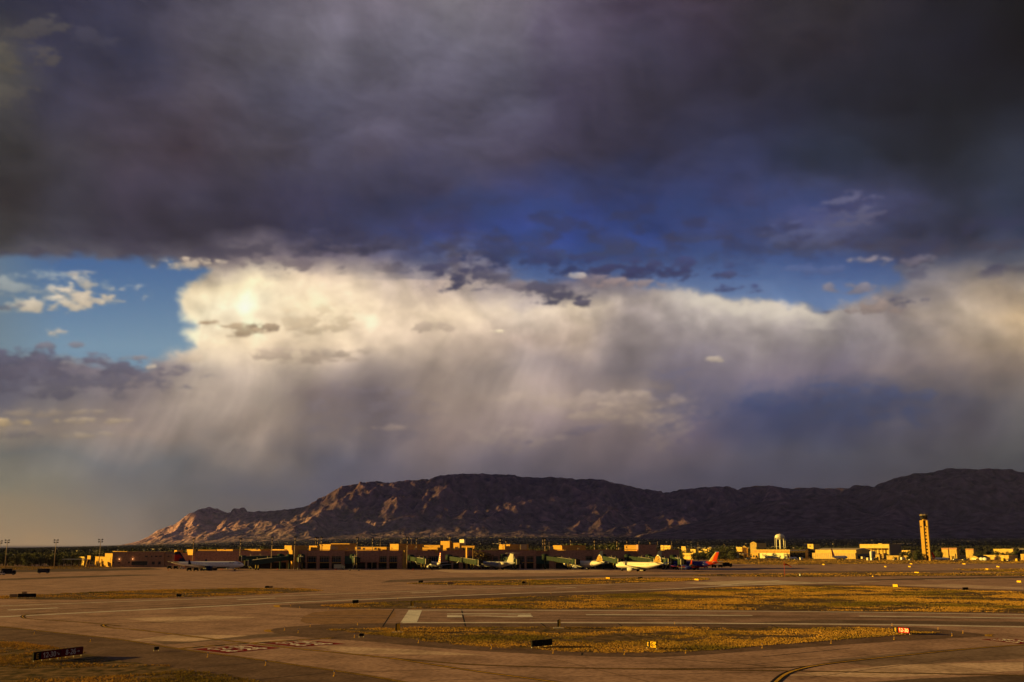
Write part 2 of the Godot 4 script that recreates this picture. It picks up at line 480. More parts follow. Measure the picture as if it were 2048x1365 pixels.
	if x < 440.0 and y > 480.0 and y < 750.0:
		var d := far_from(gap_l, Vector2(x, y)) + edge * 0.75
		var blue := Color8(72, 104, 150).lerp(Color8(122, 150, 172), clampf((y - 520.0) / 170.0, 0.0, 1.0)).lerp(Color8(112, 128, 136), clampf((120.0 - x) / 200.0, 0.0, 0.6))
		c = c.lerp(blue, 1.0 - smoothstep(-16.0, 9.0, d))
	elif x > 940.0 and x < 1840.0 and y > 430.0 and y < 660.0:
		var d := far_from(gap_r, Vector2(x, y)) + edge * 0.8
		var blue := Color8(52, 74, 124).lerp(Color8(84, 118, 172), clampf((y - 500.0) / 100.0, 0.0, 1.0))
		var rim := smoothstep(-4.0, 12.0, d) * (1.0 - smoothstep(10.0, 46.0, d)) * smoothstep(560.0, 590.0, y) * smoothstep(1300.0, 1420.0, x) * (1.0 - smoothstep(1600.0, 1720.0, x))
		c = c.lerp(Color8(222, 210, 192), rim * 0.8)
		c = c.lerp(blue, (1.0 - smoothstep(-12.0, 8.0, d)) * smoothstep(470.0, 545.0, y) * 0.75)
	for q in CLOUDLETS:
		var ex: float = (x - q[0]) / (q[2] * 1.4)
		var ey: float = (y - q[1]) / (q[3] * 1.35)
		var r := ex * ex + ey * ey
		if r > 1.6:
			continue
		var rough: float = q[6]
		var n := puffs.get_noise_2d(nx * 1.0 + ny * 0.5 + q[0] * 3.0, ny * 2.4) * 0.85 + puffs.get_noise_2d(nx * 2.8, ny * 5.0 + q[1]) * 0.45
		var a := smoothstep(-0.1, 0.9, 0.56 - r * 0.75 + n * (0.6 + rough * 1.5)) * (1.0 - smoothstep(0.7, 1.6, r))
		var s: float = q[5]
		var side := clampf(-ey * 0.16 + n * 0.16, -0.25, 0.25)
		c = c.lerp(hex(q[4]) * (1.0 + side), a * s)
	return c

func make_sky(strength: float) -> void:
	for row in SKY_TONES:
		tone_rows.append(row.map(func(n): return hex(n)))
	for p in GAP_LEFT:
		gap_l.append(Vector2(p[0], p[1]))
	for p in GAP_RIGHT:
		gap_r.append(Vector2(p[0], p[1]))
	for k in [[puffs, 11, 0.011, 5], [soft, 12, 0.0028, 3], [rain, 13, 0.012, 3]]:
		k[0].seed = k[1]
		k[0].noise_type = FastNoiseLite.TYPE_SIMPLEX_SMOOTH
		k[0].frequency = k[2]
		k[0].fractal_octaves = k[3]
	const W := 4096
	var low := Image.create(W / 8, W / 16, false, Image.FORMAT_RGB8)
	low.fill(Color8(60, 52, 48))
	for j in low.get_height() / 2 + 2:
		for i in low.get_width():
			var b := (i + 0.5) / low.get_width() * 360.0
			low.set_pixel(i, j, sky_colour(b if b < 180.0 else b - 360.0, 90.0 - (j + 0.5) / low.get_height() * 180.0, false))
	low.resize(W, W / 2, Image.INTERPOLATE_CUBIC)
	# the part in view at the full size, and a margin round it
	var half := int(33.0 / 360.0 * W)
	var top := int((90.0 - 35.0) / 180.0 * W / 2)
	for j in range(top, W / 4 + 4):
		var fade_v := clampf((j - top) / 30.0, 0.0, 1.0)
		for i in range(-half, half):
			var fade := minf(fade_v, clampf((half - absf(i + 0.5)) / 45.0, 0.0, 1.0))
			var at_ := posmod(i, W)
			var c := sky_colour((i + 0.5) * 360.0 / W, 90.0 - (j + 0.5) * 360.0 / W, true)
			low.set_pixel(at_, j, low.get_pixel(at_, j).lerp(c, fade))
	var m := PanoramaSkyMaterial.new()
	m.panorama = ImageTexture.create_from_image(low)
	m.energy_multiplier = strength
	var sky := Sky.new()
	sky.sky_material = m
	var e := Environment.new()
	e.background_mode = Environment.BG_SKY
	e.sky = sky
	e.tonemap_mode = Environment.TONE_MAPPER_LINEAR
	e.tonemap_exposure = EXPOSURE
	e.sdfgi_enabled = true
	e.ssao_enabled = true
	e.ssil_enabled = true
	if HAZE > 0.0:
		e.fog_enabled = true
		e.fog_density = HAZE
		e.fog_light_color = Color(0.58, 0.62, 1.0)
	var we := WorldEnvironment.new()
	we.name = "world_environment"
	we.environment = e
	add_child(we)

# ---------- the land beyond the airfield ----------
# the crest of the far range, x and y in the survey photograph, seen at 21 km
const CREST := [[200, 1096], [268, 1092], [285, 1085], [300, 1077], [330, 1060], [360, 1045], [385, 1030], [404, 1021], [418, 1014.5], [431, 1018], [446, 1025], [462, 1026], [474, 1024.5], [483, 1016.5], [492, 1024.5], [520, 1024], [560, 1022], [600, 1018], [640, 1008], [652, 1003], [668, 993], [690, 980], [702, 972], [716, 969], [735, 966], [752, 963], [770, 966], [785, 966], [800, 967], [812, 964], [822, 962], [842, 960], [860, 959], [870, 955], [880, 951], [900, 949], [940, 948], [1000, 949], [1030, 950], [1042, 954], [1080, 956], [1100, 955], [1150, 959], [1170, 958], [1205, 960], [1222, 966], [1250, 971], [1270, 978], [1300, 980], [1320, 985], [1340, 985], [1360, 980], [1400, 976], [1430, 974], [1450, 977], [1470, 983], [1490, 976], [1510, 972], [1550, 975], [1585, 979], [1600, 976], [1640, 978], [1690, 977], [1760, 978], [1900, 980], [2200, 985]]
# the crest of the nearer range on the right, seen at 15 km
const NEAR_CREST := [[1240, 1080], [1330, 1060], [1400, 1044], [1450, 1026], [1500, 1010], [1545, 1001], [1590, 996], [1625, 991], [1655, 994], [1685, 988], [1700, 979], [1716, 972], [1732, 973], [1755, 975], [1770, 966], [1790, 961], [1800, 955], [1840, 948], [1870, 945], [1890, 941], [1902, 937], [1925, 938], [1945, 941], [1990, 940], [2010, 941], [2035, 946], [2080, 948], [2200, 960], [2400, 990]]
const FAR_RANGE := 21000.0
const NEAR_RANGE := 15000.0

func crest_height(list: Array, dist: float, x: float) -> float:
	var k := 1
	while k < list.size() - 1 and base_at(list[k][0], dist).x < x:
		k += 1
	var a := at(list[k - 1][0], list[k - 1][1], dist)
	var b := at(list[k][0], list[k][1], dist)
	var t := clampf((x - a.x) / (b.x - a.x), 0.0, 1.0)
	return lerpf(a.y, b.y, t)

# the plain: level round the airfield, falling to the river on the left, rising to the foot of the mountains
func plain(x: float, z: float) -> float:
	var d := maxf(0.0, -z - 1500.0)
	var side := x / maxf(1.0, -z)
	var rise := lerpf(-26.0, 150.0, smoothstep(-0.56, -0.02, side)) + 14.0 * smoothstep(0.2, 0.5, side)
	var t := clampf(d / 14000.0, 0.0, 1.6)
	return rise * t * (0.55 + 0.45 * t) - 0.4

var ridges := FastNoiseLite.new()
var rocks := FastNoiseLite.new()
var woods := FastNoiseLite.new()

func range_mesh(list: Array, dist: float, depth: float, x0: float, x1: float, nx: int, nz: int, rough: float, dark: float) -> ArrayMesh:
	var top := PackedFloat32Array()
	for i in nx + 1:
		var cx := lerpf(x0, x1, float(i) / nx)
		top.append(crest_height(list, dist, cx) + woods.get_noise_2d(cx * 2.5, dist) * 26.0)
	var v := PackedVector3Array()
	var cols := PackedColorArray()
	var w := nx + 1
	for j in nz + 1:
		# t runs from the foot (0) over the crest (1) down the far side
		var t := 1.35 * j / nz
		for i in w:
			var x := lerpf(x0, x1, float(i) / nx)
			var z := -dist + depth * (1.0 - t) * lerpf(0.25, 1.0, smoothstep(-8200.0, -3000.0, x))
			var warp := rocks.get_noise_2d(x * 0.3, z * 0.3) * 420.0
			# spurs and gullies that run down from the crest towards the plain
			var n1 := ridges.get_noise_2d(x + warp + z * 0.2, z * 0.38)
			var n2 := ridges.get_noise_2d(x * 2.9 + 9000.0 + warp * 2.0 - z * 0.5, z * 1.15)
			var n3 := rocks.get_noise_2d(x, z)
			var n4 := rocks.get_noise_2d(x * 3.1 + 50.0, z * 3.1)
			var foot := plain(x, z)
			var h: float
			var drop := maxf(0.0, top[i] - foot)
			if t <= 1.0:
				# an apron of foothills, then the steep face
				var along := 0.42 * t + 0.58 * smoothstep(0.38, 1.0, t)
				var open := smoothstep(0.0, 0.25, t) * (1.0 - smoothstep(0.80, 1.0, t))
				var crags := smoothstep(0.3, 0.6, t) * (1.0 - smoothstep(0.9, 1.0, t))
				h = foot + drop * (along + rough * open * (0.24 * n1 + 0.065 * n2))
				h += drop * crags * rough * (0.035 * n4 + 0.03 * n2)
				h = minf(h, foot + drop * (0.995 if t > 0.97 else 0.94))
				h = maxf(h, foot - 12.0)
			else:
				h = lerpf(top[i], foot, smoothstep(1.0, 1.5, t))
			v.append(Vector3(x, h, z))
			# bare pink granite on the ribs, scrub and forest in the folds and on the upper slopes
			var bare := clampf(0.25 + n2 * 0.38 + n4 * 0.45 + n1 * 0.25 - smoothstep(0.85, 1.0, t) * 0.7, 0.0, 1.0)
			bare = bare * (0.4 + 0.6 * bare)
			bare = lerpf(bare, clampf(0.8 + n4 * 0.35 + n2 * 0.2, 0.0, 1.0), smoothstep(-4300.0, -6000.0, x))
			bare *= smoothstep(-8300.0, -7300.0, x)
			bare *= smoothstep(0.02, 0.2, t) * 0.8 + 0.2
			var wood := woods.get_noise_2d(x * 1.4, z * 1.4) * 0.5 + 0.5
			var c := Color(0.085, 0.070, 0.064).lerp(Color(0.235, 0.158, 0.135), bare * (1.0 - dark))  # dark lowers the bare rock: the nearer range carries shade in its colour
			c = c.lerp(Color(0.045, 0.044, 0.038), wood * 0.7 * (1.0 - bare))
			cols.append(c)
	var nrm := PackedVector3Array()
	nrm.resize(v.size())
	var idx := PackedInt32Array()
	for j in nz + 1:
		for i in w:
			var du := v[j * w + mini(i + 1, nx)] - v[j * w + maxi(i - 1, 0)]
			var dv := v[mini(j + 1, nz) * w + i] - v[maxi(j - 1, 0) * w + i]
			nrm[j * w + i] = du.cross(dv).normalized()
			if i < nx and j < nz:
				var k := j * w + i
				idx.append_array(PackedInt32Array([k, k + w, k + w + 1, k, k + w + 1, k + 1]))
	var arrays := []
	arrays.resize(Mesh.ARRAY_MAX)
	arrays[Mesh.ARRAY_VERTEX] = v
	arrays[Mesh.ARRAY_NORMAL] = nrm
	arrays[Mesh.ARRAY_COLOR] = cols
	arrays[Mesh.ARRAY_INDEX] = idx
	var m := ArrayMesh.new()
	m.add_surface_from_arrays(Mesh.PRIMITIVE_TRIANGLES, arrays)
	return m

# unseen clouds added left of the view, shaped so that their shadow lies on the middle of the range and on all of the nearer one
func shade_cloud_bank() -> void:
	bank("shade_cloud_bank", paint(0.8, 0.8, 0.8, 1.0), [
		[-30000.0, 4900.0, -16600.0, 2600.0, 800.0, 1500.0], [-31000.0, 5350.0, -21500.0, 2600.0, 420.0, 2400.0], [-30000.0, 4850.0, -18300.0, 2000.0, 480.0, 700.0], [-32000.0, 5800.0, -19500.0, 3200.0, 640.0, 5200.0], [-30500.0, 4350.0, -20700.0, 1400.0, 300.0, 420.0], [-31000.0, 4450.0, -18700.0, 1400.0, 330.0, 420.0], [-30000.0, 3900.0, -19600.0, 1400.0, 220.0, 420.0],
		[-30000.0, 4300.0, -15000.0, 1900.0, 800.0, 1300.0], [-30500.0, 5400.0, -16000.0, 2600.0, 900.0, 2600.0], [-30000.0, 3760.0, -22600.0, 1400.0, 300.0, 800.0], [-31000.0, 3650.0, -14600.0, 1500.0, 400.0, 1100.0],
		[-30000.0, 4000.0, -24000.0, 1800.0, 800.0, 1400.0], [-30500.0, 4100.0, -12600.0, 2200.0, 750.0, 800.0], [-30500.0, 4350.0, -13900.0, 2200.0, 750.0, 900.0], [-30000.0, 4550.0, -16400.0, 2200.0, 700.0, 1500.0], [-30000.0, 4200.0, -10700.0, 2200.0, 850.0, 900.0], [-31000.0, 4150.0, -8600.0, 2200.0, 800.0, 950.0], [-30500.0, 4200.0, -6700.0, 2000.0, 700.0, 600.0],
	])
	var thin := StandardMaterial3D.new()
	thin.albedo_color = Color(0.8, 0.8, 0.8, 0.42)
	thin.roughness = 1.0
	thin.transparency = BaseMaterial3D.TRANSPARENCY_ALPHA
	bank("thin_shade_cloud_bank", thin, [[-33500.0, 5650.0, -21800.0, 1800.0, 1900.0, 4600.0]])  # added unseen as well, to dim the sun on the range only in part

func bank(called: String, m: Material, lumps: Array) -> void:
	var st := round_()
	for c in lumps:
		var n := 24
		var rows := []
		for j in 13:
			var row := PackedVector3Array()
			for i in n:
				var a := TAU * i / n
				var e := PI * (j / 12.0 - 0.5)
				var d := Vector3(cos(a) * cos(e), sin(e), sin(a) * cos(e))
				var bump := 1.0 + 0.28 * rocks.get_noise_3d(d.x * 700.0 + c[0], d.y * 700.0, d.z * 700.0 + c[2])
				row.append(Vector3(c[0], c[1] + 560.0, c[2]) + d * Vector3(c[3], c[4] * (0.6 if d.y < 0.0 else 1.0), c[5]) * bump)
			rows.append(row)
		loft(st, rows, false)
	structure(called, st, m)

func make_land() -> void:
	ridges.seed = 5
	ridges.frequency = 0.00042
	ridges.fractal_type = FastNoiseLite.FRACTAL_RIDGED
	ridges.fractal_octaves = 5
	ridges.fractal_gain = 0.5
	rocks.seed = 8
	rocks.frequency = 0.0016
	rocks.fractal_octaves = 4
	woods.seed = 21
	woods.frequency = 0.0022
	woods.fractal_octaves = 4
	# the plain, one sheet from behind the viewpoint to the mountains
	var st := round_()
	var rows := [400.0, 0.0, -400.0, -900.0, -1500.0, -2000.0, -2600.0, -3300.0, -4200.0, -5400.0, -6800.0, -8400.0, -10000.0, -12000.0, -14000.0, -16000.0, -19000.0, -23000.0]
	rows.push_front(3000.0)
	var cols := 60
	var q := []
	for z in rows:
		var row := PackedVector3Array()
		for i in cols + 1:
			var x := lerpf(-1.0, 1.0, float(i) / cols) * 24000.0
			x = x * lerpf(0.12, 1.0, absf(x) / 24000.0)
			var y := plain(x, z) if z < -1500.0 else -0.4
			if z < -2000.0:
				y += woods.get_noise_2d(x * 0.3, z * 0.3) * 12.0 * clampf((-z - 2000.0) / 4000.0, 0.0, 1.0)
			row.append(Vector3(x, y, z))
		q.append(row)
	for j in rows.size() - 1:
		for i in cols:
			quad(st, q[j][i], q[j][i + 1], q[j + 1][i + 1], q[j + 1][i])
	structure("ground", st, weathered(0.11, 0.09, 0.065, ramp_noise(3, 0.02, 5, Color(0.45, 0.5, 0.4), Color(0.8, 0.8, 0.75), Color(1, 1, 1)), 900.0, ramp_noise(4, 0.03, 4, Color(0.6, 0.6, 0.6), Color(0.9, 0.9, 0.9), Color(1, 1, 1)), 60.0))
	var rock := StandardMaterial3D.new()
	rock.vertex_color_use_as_albedo = true
	rock.roughness = 0.95
	rock.metallic_specular = 0.05
	rock.albedo_color = Color(1.55, 1.47, 1.75)
	rock.albedo_texture = ramp_noise(61, 0.012, 6, Color(0.42, 0.43, 0.42), Color(0.78, 0.77, 0.76), Color(1, 1, 1), 1024)
	rock.uv1_triplanar = true
	rock.uv1_world_triplanar = true
	rock.uv1_scale = Vector3.ONE / 2600.0
	rock.heightmap_enabled = true
	rock.heightmap_texture = ramp_noise(62, 0.012, 6, Color.BLACK, Color(0.5, 0.5, 0.5), Color.WHITE, 1024, FastNoiseLite.TYPE_PERLIN)
	rock.heightmap_scale = 12000.0
	put_mesh("mountain_range", range_mesh(CREST, FAR_RANGE, 5200.0, -9600.0, 13500.0, 900, 130, 1.0, 0.0), rock).set_meta("kind", "structure")
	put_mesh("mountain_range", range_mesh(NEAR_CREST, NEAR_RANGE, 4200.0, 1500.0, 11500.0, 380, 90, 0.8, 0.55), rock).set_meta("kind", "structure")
	shade_cloud_bank()
	make_city()

# the suburbs on the plain: roofs and trees beyond count
func make_city() -> void:
	var leaf := flat()
	var r := RandomNumberGenerator.new()
	r.seed = 77
	for k in 4:
		var c := Vector3(r.randf_range(-0.3, 0.3), 0.35 + 0.18 * k, r.randf_range(-0.3, 0.3))
		var ring := PackedVector3Array()
		for i in 5:
			var t := -TAU * i / 5.0 + k
			ring.append(c + Vector3(cos(t) * (0.62 - 0.1 * k), r.randf_range(-0.12, 0.12), sin(t) * (0.62 - 0.1 * k)))
		for i in 5:
			tri(leaf, ring[i], ring[(i + 1) % 5], c + Vector3(0, 0.4, 0))
			tri(leaf, ring[(i + 1) % 5], ring[i], c - Vector3(0, 0.4, 0))
	leaf.generate_normals()
	var places := []
	var tints := PackedColorArray()
	while places.size() < 36000:
		var d := 1500.0 * pow(11.0, r.randf())
		var s := r.randf_range(-0.56, 0.56)
		var p := Vector3(s * d, 0, -d)
		if woods.get_noise_2d(p.x * 0.9, p.z * 0.9) + r.randf_range(-0.25, 0.25) < -0.12:
			continue
		if d < 2200.0 and r.randf() < 0.5:
			continue
		p.y = plain(p.x, p.z)
		var h := r.randf_range(3.5, 8.5)
		places.append(Transform3D(Basis(Vector3.UP, r.randf() * TAU).scaled(Vector3(h * r.randf_range(0.8, 1.5), h, h * 1.1)), p))
		var v := r.randf_range(0.85, 1.15)
		tints.append(Color(0.026 * v, 0.026 * v, 0.018 * v))
	many("suburban_tree_cover", leaf.commit(), places, tints, "dark trees spread over the suburbs below the mountains", "trees")
	var home := flat()
	box(home, Vector3(0, 0.35, 0), Vector3(1, 0.7, 1))
	prism_roof(home)
	home.generate_normals()
	places = []
	tints = PackedColorArray()
	while places.size() < 5000:
		var d := 1800.0 * pow(8.6, r.randf())
		var s := r.randf_range(-0.56, 0.56)
		var p := Vector3(s * d, 0, -d)
		var dense := woods.get_noise_2d(p.x * 0.5 + 4000.0, p.z * 0.5)
		if dense * 1.6 + r.randf_range(-0.2, 0.2) + (0.2 if d > 9000.0 else -0.25) < 0.0:
			continue
		p.y = plain(p.x, p.z)
		var w := r.randf_range(9.0, 18.0)
		if r.randf() < 0.06:
			w = r.randf_range(30.0, 70.0)
		places.append(Transform3D(Basis(Vector3.UP, r.randf_range(0.25, 1.2)).scaled(Vector3(w, r.randf_range(4.5, 8.0), w * 0.8)), p))
		var v := r.randf_range(0.10, 0.42)
		tints.append(Color(v, v * 0.85, v * 0.68))
	many("suburban_houses", home.commit(), places, tints, "low houses spread over the suburbs below the mountains", "houses")

func prism_roof(st: SurfaceTool) -> void:
	var a := Vector3(-0.55, 0.7, -0.55)
	var b := Vector3(0.55, 0.7, -0.55)
	var c := Vector3(0.55, 0.7, 0.55)
	var d := Vector3(-0.55, 0.7, 0.55)
	var e := Vector3(-0.55, 1.0, 0)
	var f := Vector3(0.55, 1.0, 0)
	quad(st, d, c, f, e)
	quad(st, b, a, e, f)
	tri(st, a, d, e)
	tri(st, c, b, f)

func many(called: String, mesh: Mesh, places: Array, tints: PackedColorArray, label: String, category: String, rough := 0.9) -> MultiMeshInstance3D:
	var mm := MultiMesh.new()
	mm.transform_format = MultiMesh.TRANSFORM_3D
	mm.use_colors = true
	mm.mesh = mesh
	mm.instance_count = places.size()
	for i in places.size():
		mm.set_instance_transform(i, places[i])
		mm.set_instance_color(i, tints[i])
	var o := MultiMeshInstance3D.new()
	o.name = numbered(called)
	o.multimesh = mm
	o.material_override = coloured(rough)
	add_child(o)
	tag(o, label, category)
	o.set_meta("kind", "stuff")
	return o

# ---------- the airfield: pavement, paint and grass ----------
const GRASS_FRONT := [[-160, 1262], [-60, 1274], [0, 1282], [60, 1289], [130, 1301], [200, 1315], [280, 1327], [360, 1340], [430, 1351], [500, 1364], [560, 1385], [-300, 1460], [-400, 1290]]
const SHOULDER_FRONT := [[-300, 1220], [-100, 1243], [0, 1254], [120, 1267], [239, 1280], [359, 1299], [520, 1321], [700, 1347], [800, 1364], [1000, 1400], [500, 1470], [-300, 1470], [-500, 1300]]
const SHOULDER_MID := [[535, 1262], [560, 1256.5], [620, 1251.5], [700, 1248], [800, 1247.6], [1050, 1247.4], [1300, 1247.8], [1550, 1249.5], [1795, 1254], [1873, 1258.6], [1951, 1267.5], [1976, 1271.5], [1951, 1275], [1835, 1281], [1679, 1291], [1523, 1302], [1367, 1313], [1290, 1315], [1215, 1314.6], [1113, 1311], [976, 1304], [839, 1294], [737, 1284], [640, 1278], [600, 1275], [560, 1269]]
const GRASS_MID := [[660, 1260.5], [700, 1258], [750, 1256.5], [850, 1256], [1000, 1256], [1200, 1255.5], [1350, 1255.3], [1500, 1256], [1700, 1256.6], [1770, 1258], [1830, 1262], [1875, 1266.6], [1800, 1271], [1700, 1278.5], [1600, 1286.5], [1523, 1292.5], [1406, 1301.5], [1308, 1305.8], [1250, 1306], [1181, 1306], [1078, 1300.3], [976, 1295], [873, 1285.5], [771, 1272], [715, 1266.5]]
const SHOULDER_FAR := [[551, 1213.5], [590, 1209.5], [700, 1203.5], [839, 1196.5], [1044, 1188.5], [1300, 1181.5], [1425, 1175.3], [1523, 1171.5], [1640, 1169.5], [1757, 1171], [1912, 1177.8], [2060, 1182], [2300, 1190], [2300, 1236], [2048, 1228], [1800, 1225.5], [1500, 1222.2], [1300, 1221], [1000, 1219.8], [800, 1219], [700, 1219], [620, 1218]]
const GRASS_FAR := [[645, 1212.5], [702, 1208.6], [822, 1203.5], [942, 1200], [1044, 1195], [1147, 1191.5], [1300, 1186.4], [1406, 1178.9], [1523, 1174], [1640, 1172.2], [1757, 1173.8], [1912, 1180.7], [2048, 1184.6], [2300, 1193], [2300, 1234], [2048, 1226.3], [1800, 1224], [1500, 1221], [1300, 1219.5], [1000, 1218.4], [800, 1217.5], [700, 1216]]
const GRASS_LEFT := [[-300, 1197], [0, 1193], [102, 1189], [205, 1184.7], [342, 1180], [513, 1176.8], [581, 1177], [644, 1181.6], [620, 1184.5], [581, 1186.4], [444, 1193], [308, 1197], [171, 1200], [68, 1200], [0, 1198.6], [-300, 1203]]
const GRASS_APRON := [[815, 1168], [850, 1165.6], [894, 1164], [1044, 1160.8], [1215, 1157], [1300, 1156.4], [1394, 1156.3], [1420, 1159.5], [1400, 1161.5], [1347, 1164], [1200, 1168.5], [1078, 1171], [980, 1172], [908, 1171.3]]
const GRASS_THIN := [[1379, 1151.6], [1484, 1148.7], [1600, 1147.4], [1757, 1146], [2048, 1147], [2300, 1148], [2300, 1153.5], [2048, 1152.8], [1835, 1152.8], [1600, 1155], [1445, 1153.6]]
const GRASS_EAST := [[1910, 1139.4], [1990, 1138.3], [2300, 1138], [2300, 1146], [2048, 1145.6], [1960, 1143.5]]
const GRASS_BACK := [[1424, 1119.5], [1500, 1117.5], [1650, 1118.5], [1800, 1120], [2048, 1121], [2300, 1121], [2300, 1127], [2048, 1128], [1740, 1128.8], [1600, 1130], [1500, 1129.5], [1428, 1126]]
const GRASS_WEST := [[-300, 1132], [0, 1133.5], [60, 1134], [160, 1132.2], [262, 1131.5], [262, 1134], [200, 1137], [90, 1139.5], [0, 1141], [-300, 1142]]

func make_field() -> void:
	var coarse := ramp_noise(31, 0.012, 5, Color(0.80, 0.79, 0.78), Color(0.92, 0.915, 0.91), Color(1, 1, 1), 1024)
	var fine := ramp_noise(32, 0.02, 6, Color(0.80, 0.79, 0.78), Color(0.94, 0.94, 0.94), Color(1, 1, 1), 1024)
	var concrete := weathered(0.58, 0.372, 0.295, coarse, 140.0, fine, 23.0)
	var asphalt := weathered(0.25, 0.16, 0.118, coarse, 90.0, fine, 17.0)
	var runway := weathered(0.49, 0.315, 0.25, coarse, 110.0, fine, 19.0)
	var soil := weathered(0.32, 0.20, 0.10, ramp_noise(33, 0.02, 5, Color(0.45, 0.5, 0.4), Color(0.8, 0.8, 0.75), Color(1, 1, 1)), 26.0, fine, 6.0)
	var white := weathered(0.95, 0.88, 0.80, ramp_noise(34, 0.02, 4, Color(0.85, 0.85, 0.85), Color(0.97, 0.97, 0.97), Color(1, 1, 1)), 60.0, ramp_noise(35, 0.02, 5, Color(0.8, 0.8, 0.8), Color(0.97, 0.97, 0.97), Color(1, 1, 1)), 5.0, 0.7)
	var yellow := weathered(0.85, 0.48, 0.04, coarse, 60.0, fine, 5.0, 0.7)
	var black := weathered(0.035, 0.03, 0.028, coarse, 60.0, fine, 5.0, 0.8)
	var st := flat()
	sheet(st, PackedVector2Array([Vector2(-900, -80), Vector2(900, -80), Vector2(1100, -1250), Vector2(-1100, -1000)]), 0.0)
	structure("apron", st, concrete)
	# taxiway and runway surfaces
	st = flat()
	sheet(st, outline([[650, 1220.4], [1300, 1221.4], [1800, 1225.3], [2400, 1236], [2400, 1262], [1850, 1251.6], [1550, 1248.6], [1300, 1247], [1050, 1246.8], [790, 1247.6], [640, 1250]], 1), 0.004)
	structure("runway", st, runway)
	st = flat()
	sheet(st, outline([[-200, 1218], [0, 1209], [560, 1190.5], [1300, 1164.5], [1300, 1181.6], [839, 1196.4], [600, 1206], [0, 1236], [-200, 1247]], 1), 0.003)
	structure("runway", st, runway)
	for s in [SHOULDER_FRONT, SHOULDER_MID, SHOULDER_FAR]:
		st = flat()
		sheet(st, outline(s, 3), 0.008)
		structure("asphalt_shoulder", st, asphalt)
	# darker strips and lighter slabs on the pavement
	for s in [
		["dark_strip", 0.29, [[-300, 1139], [0, 1138.5], [300, 1137], [330, 1139.5], [180, 1143.5], [0, 1146], [-300, 1147]]],
		["dark_strip", 0.36, [[-300, 1162], [0, 1158.5], [140, 1153.5], [260, 1150], [330, 1150.5], [200, 1155], [0, 1161.8], [-300, 1167]]],
		["dark_strip", 0.28, [[1679, 1161.2], [1850, 1157], [2048, 1153.8], [2300, 1151], [2300, 1155], [2048, 1156.5], [1800, 1161]]],
		["dark_strip", 0.45, [[1380, 1143], [1700, 1143], [2048, 1141], [2048, 1143], [1700, 1146], [1400, 1146]]],
		["dark_strip", 0.4, [[760, 1166], [840, 1163.4], [1300, 1153], [1600, 1149.5], [1600, 1147.6], [1300, 1150], [900, 1156], [780, 1161]]],
		["dark_strip", 0.5, [[300, 1283], [420, 1276], [560, 1266.5], [600, 1272], [440, 1282], [330, 1290]]],
		["dark_strip", 0.38, [[1500, 1246.6], [1650, 1239.6], [2048, 1245], [2300, 1252], [2300, 1257], [1850, 1249.4], [1600, 1247]]],
		["dark_strip", 0.55, [[1640, 1322], [1835, 1304], [2048, 1290], [2300, 1278], [2300, 1300], [2048, 1318], [1760, 1334]]],
		["dark_strip", 0.30, [[2048, 1350], [1840, 1358], [1700, 1368], [2300, 1400], [2300, 1345]]],
		["concrete_slab", 1.5, [[1367, 1167], [1480, 1162], [1560, 1162.5], [1680, 1167], [1560, 1170], [1440, 1172]]],
		["concrete_slab", 1.35, [[420, 1293], [560, 1279], [640, 1281.5], [470, 1291]]],
		["concrete_slab", 1.3, [[250, 1282], [350, 1270], [500, 1272], [380, 1284]]],
		["concrete_slab", 1.3, [[1560, 1352], [1800, 1330], [2048, 1325], [2048, 1342], [1780, 1356]]],
		["concrete_slab", 1.25, [[1780, 1171], [1900, 1169], [2048, 1176], [2048, 1180], [1900, 1176]]],
		["concrete_slab", 1.25, [[860, 1140], [1180, 1139], [1220, 1143], [1100, 1147], [900, 1146]]],
		["concrete_slab", 1.22, [[230, 1238], [420, 1232], [520, 1236], [330, 1246]]],
		["concrete_slab", 1.2, [[620, 1291], [840, 1301], [980, 1312], [700, 1308]]],
	]:
		st = flat()
		var k: float = s[1]
		sheet(st, outline(s[2], 1), 0.006 if s[0] == "concrete_slab" else 0.005)
		if k > 1.0:
			structure(s[0], st, weathered(minf(0.95, 0.70 * k), 0.50 * k, 0.39 * k, coarse, 140.0, fine, 23.0))
		else:
			structure(s[0], st, weathered(0.66 * k, 0.46 * k, 0.36 * k, coarse, 140.0, fine, 23.0))
	# runway ends: worn orange sand where the turning pad begins
	st = flat()
	sheet(st, outline([[625, 1226], [700, 1221], [790, 1221.5], [765, 1247], [640, 1249], [600, 1243]], 2), 0.007)
	structure("worn_pavement", st, weathered(0.46, 0.27, 0.15, coarse, 34.0, fine, 9.0))
	# joints in the pavement, filled with tar
	for j in [[[788, 1219], [764, 1256]], [[923, 1220], [931, 1254]], [[1082, 1246.8], [1092, 1254.8]], [[1236, 1247.4], [1247, 1255]], [[1165, 1306.5], [1164, 1311.5]], [[383, 1337], [560, 1323]], [[508, 1361], [650, 1347]], [[30, 1279], [110, 1268]], [[1385, 1249], [1403, 1255.4]], [[1540, 1250], [1556, 1256]], [[1690, 1252.5], [1720, 1257]], [[1525, 1314.5], [1700, 1297.5]], [[1250, 1312], [1440, 1326]], [[1440, 1326], [1600, 1337.6]]]:
		st = flat()
		ribbon(st, line_through(j, 1), 0.28, 0.012)
		structure("tar_joint", st, black)
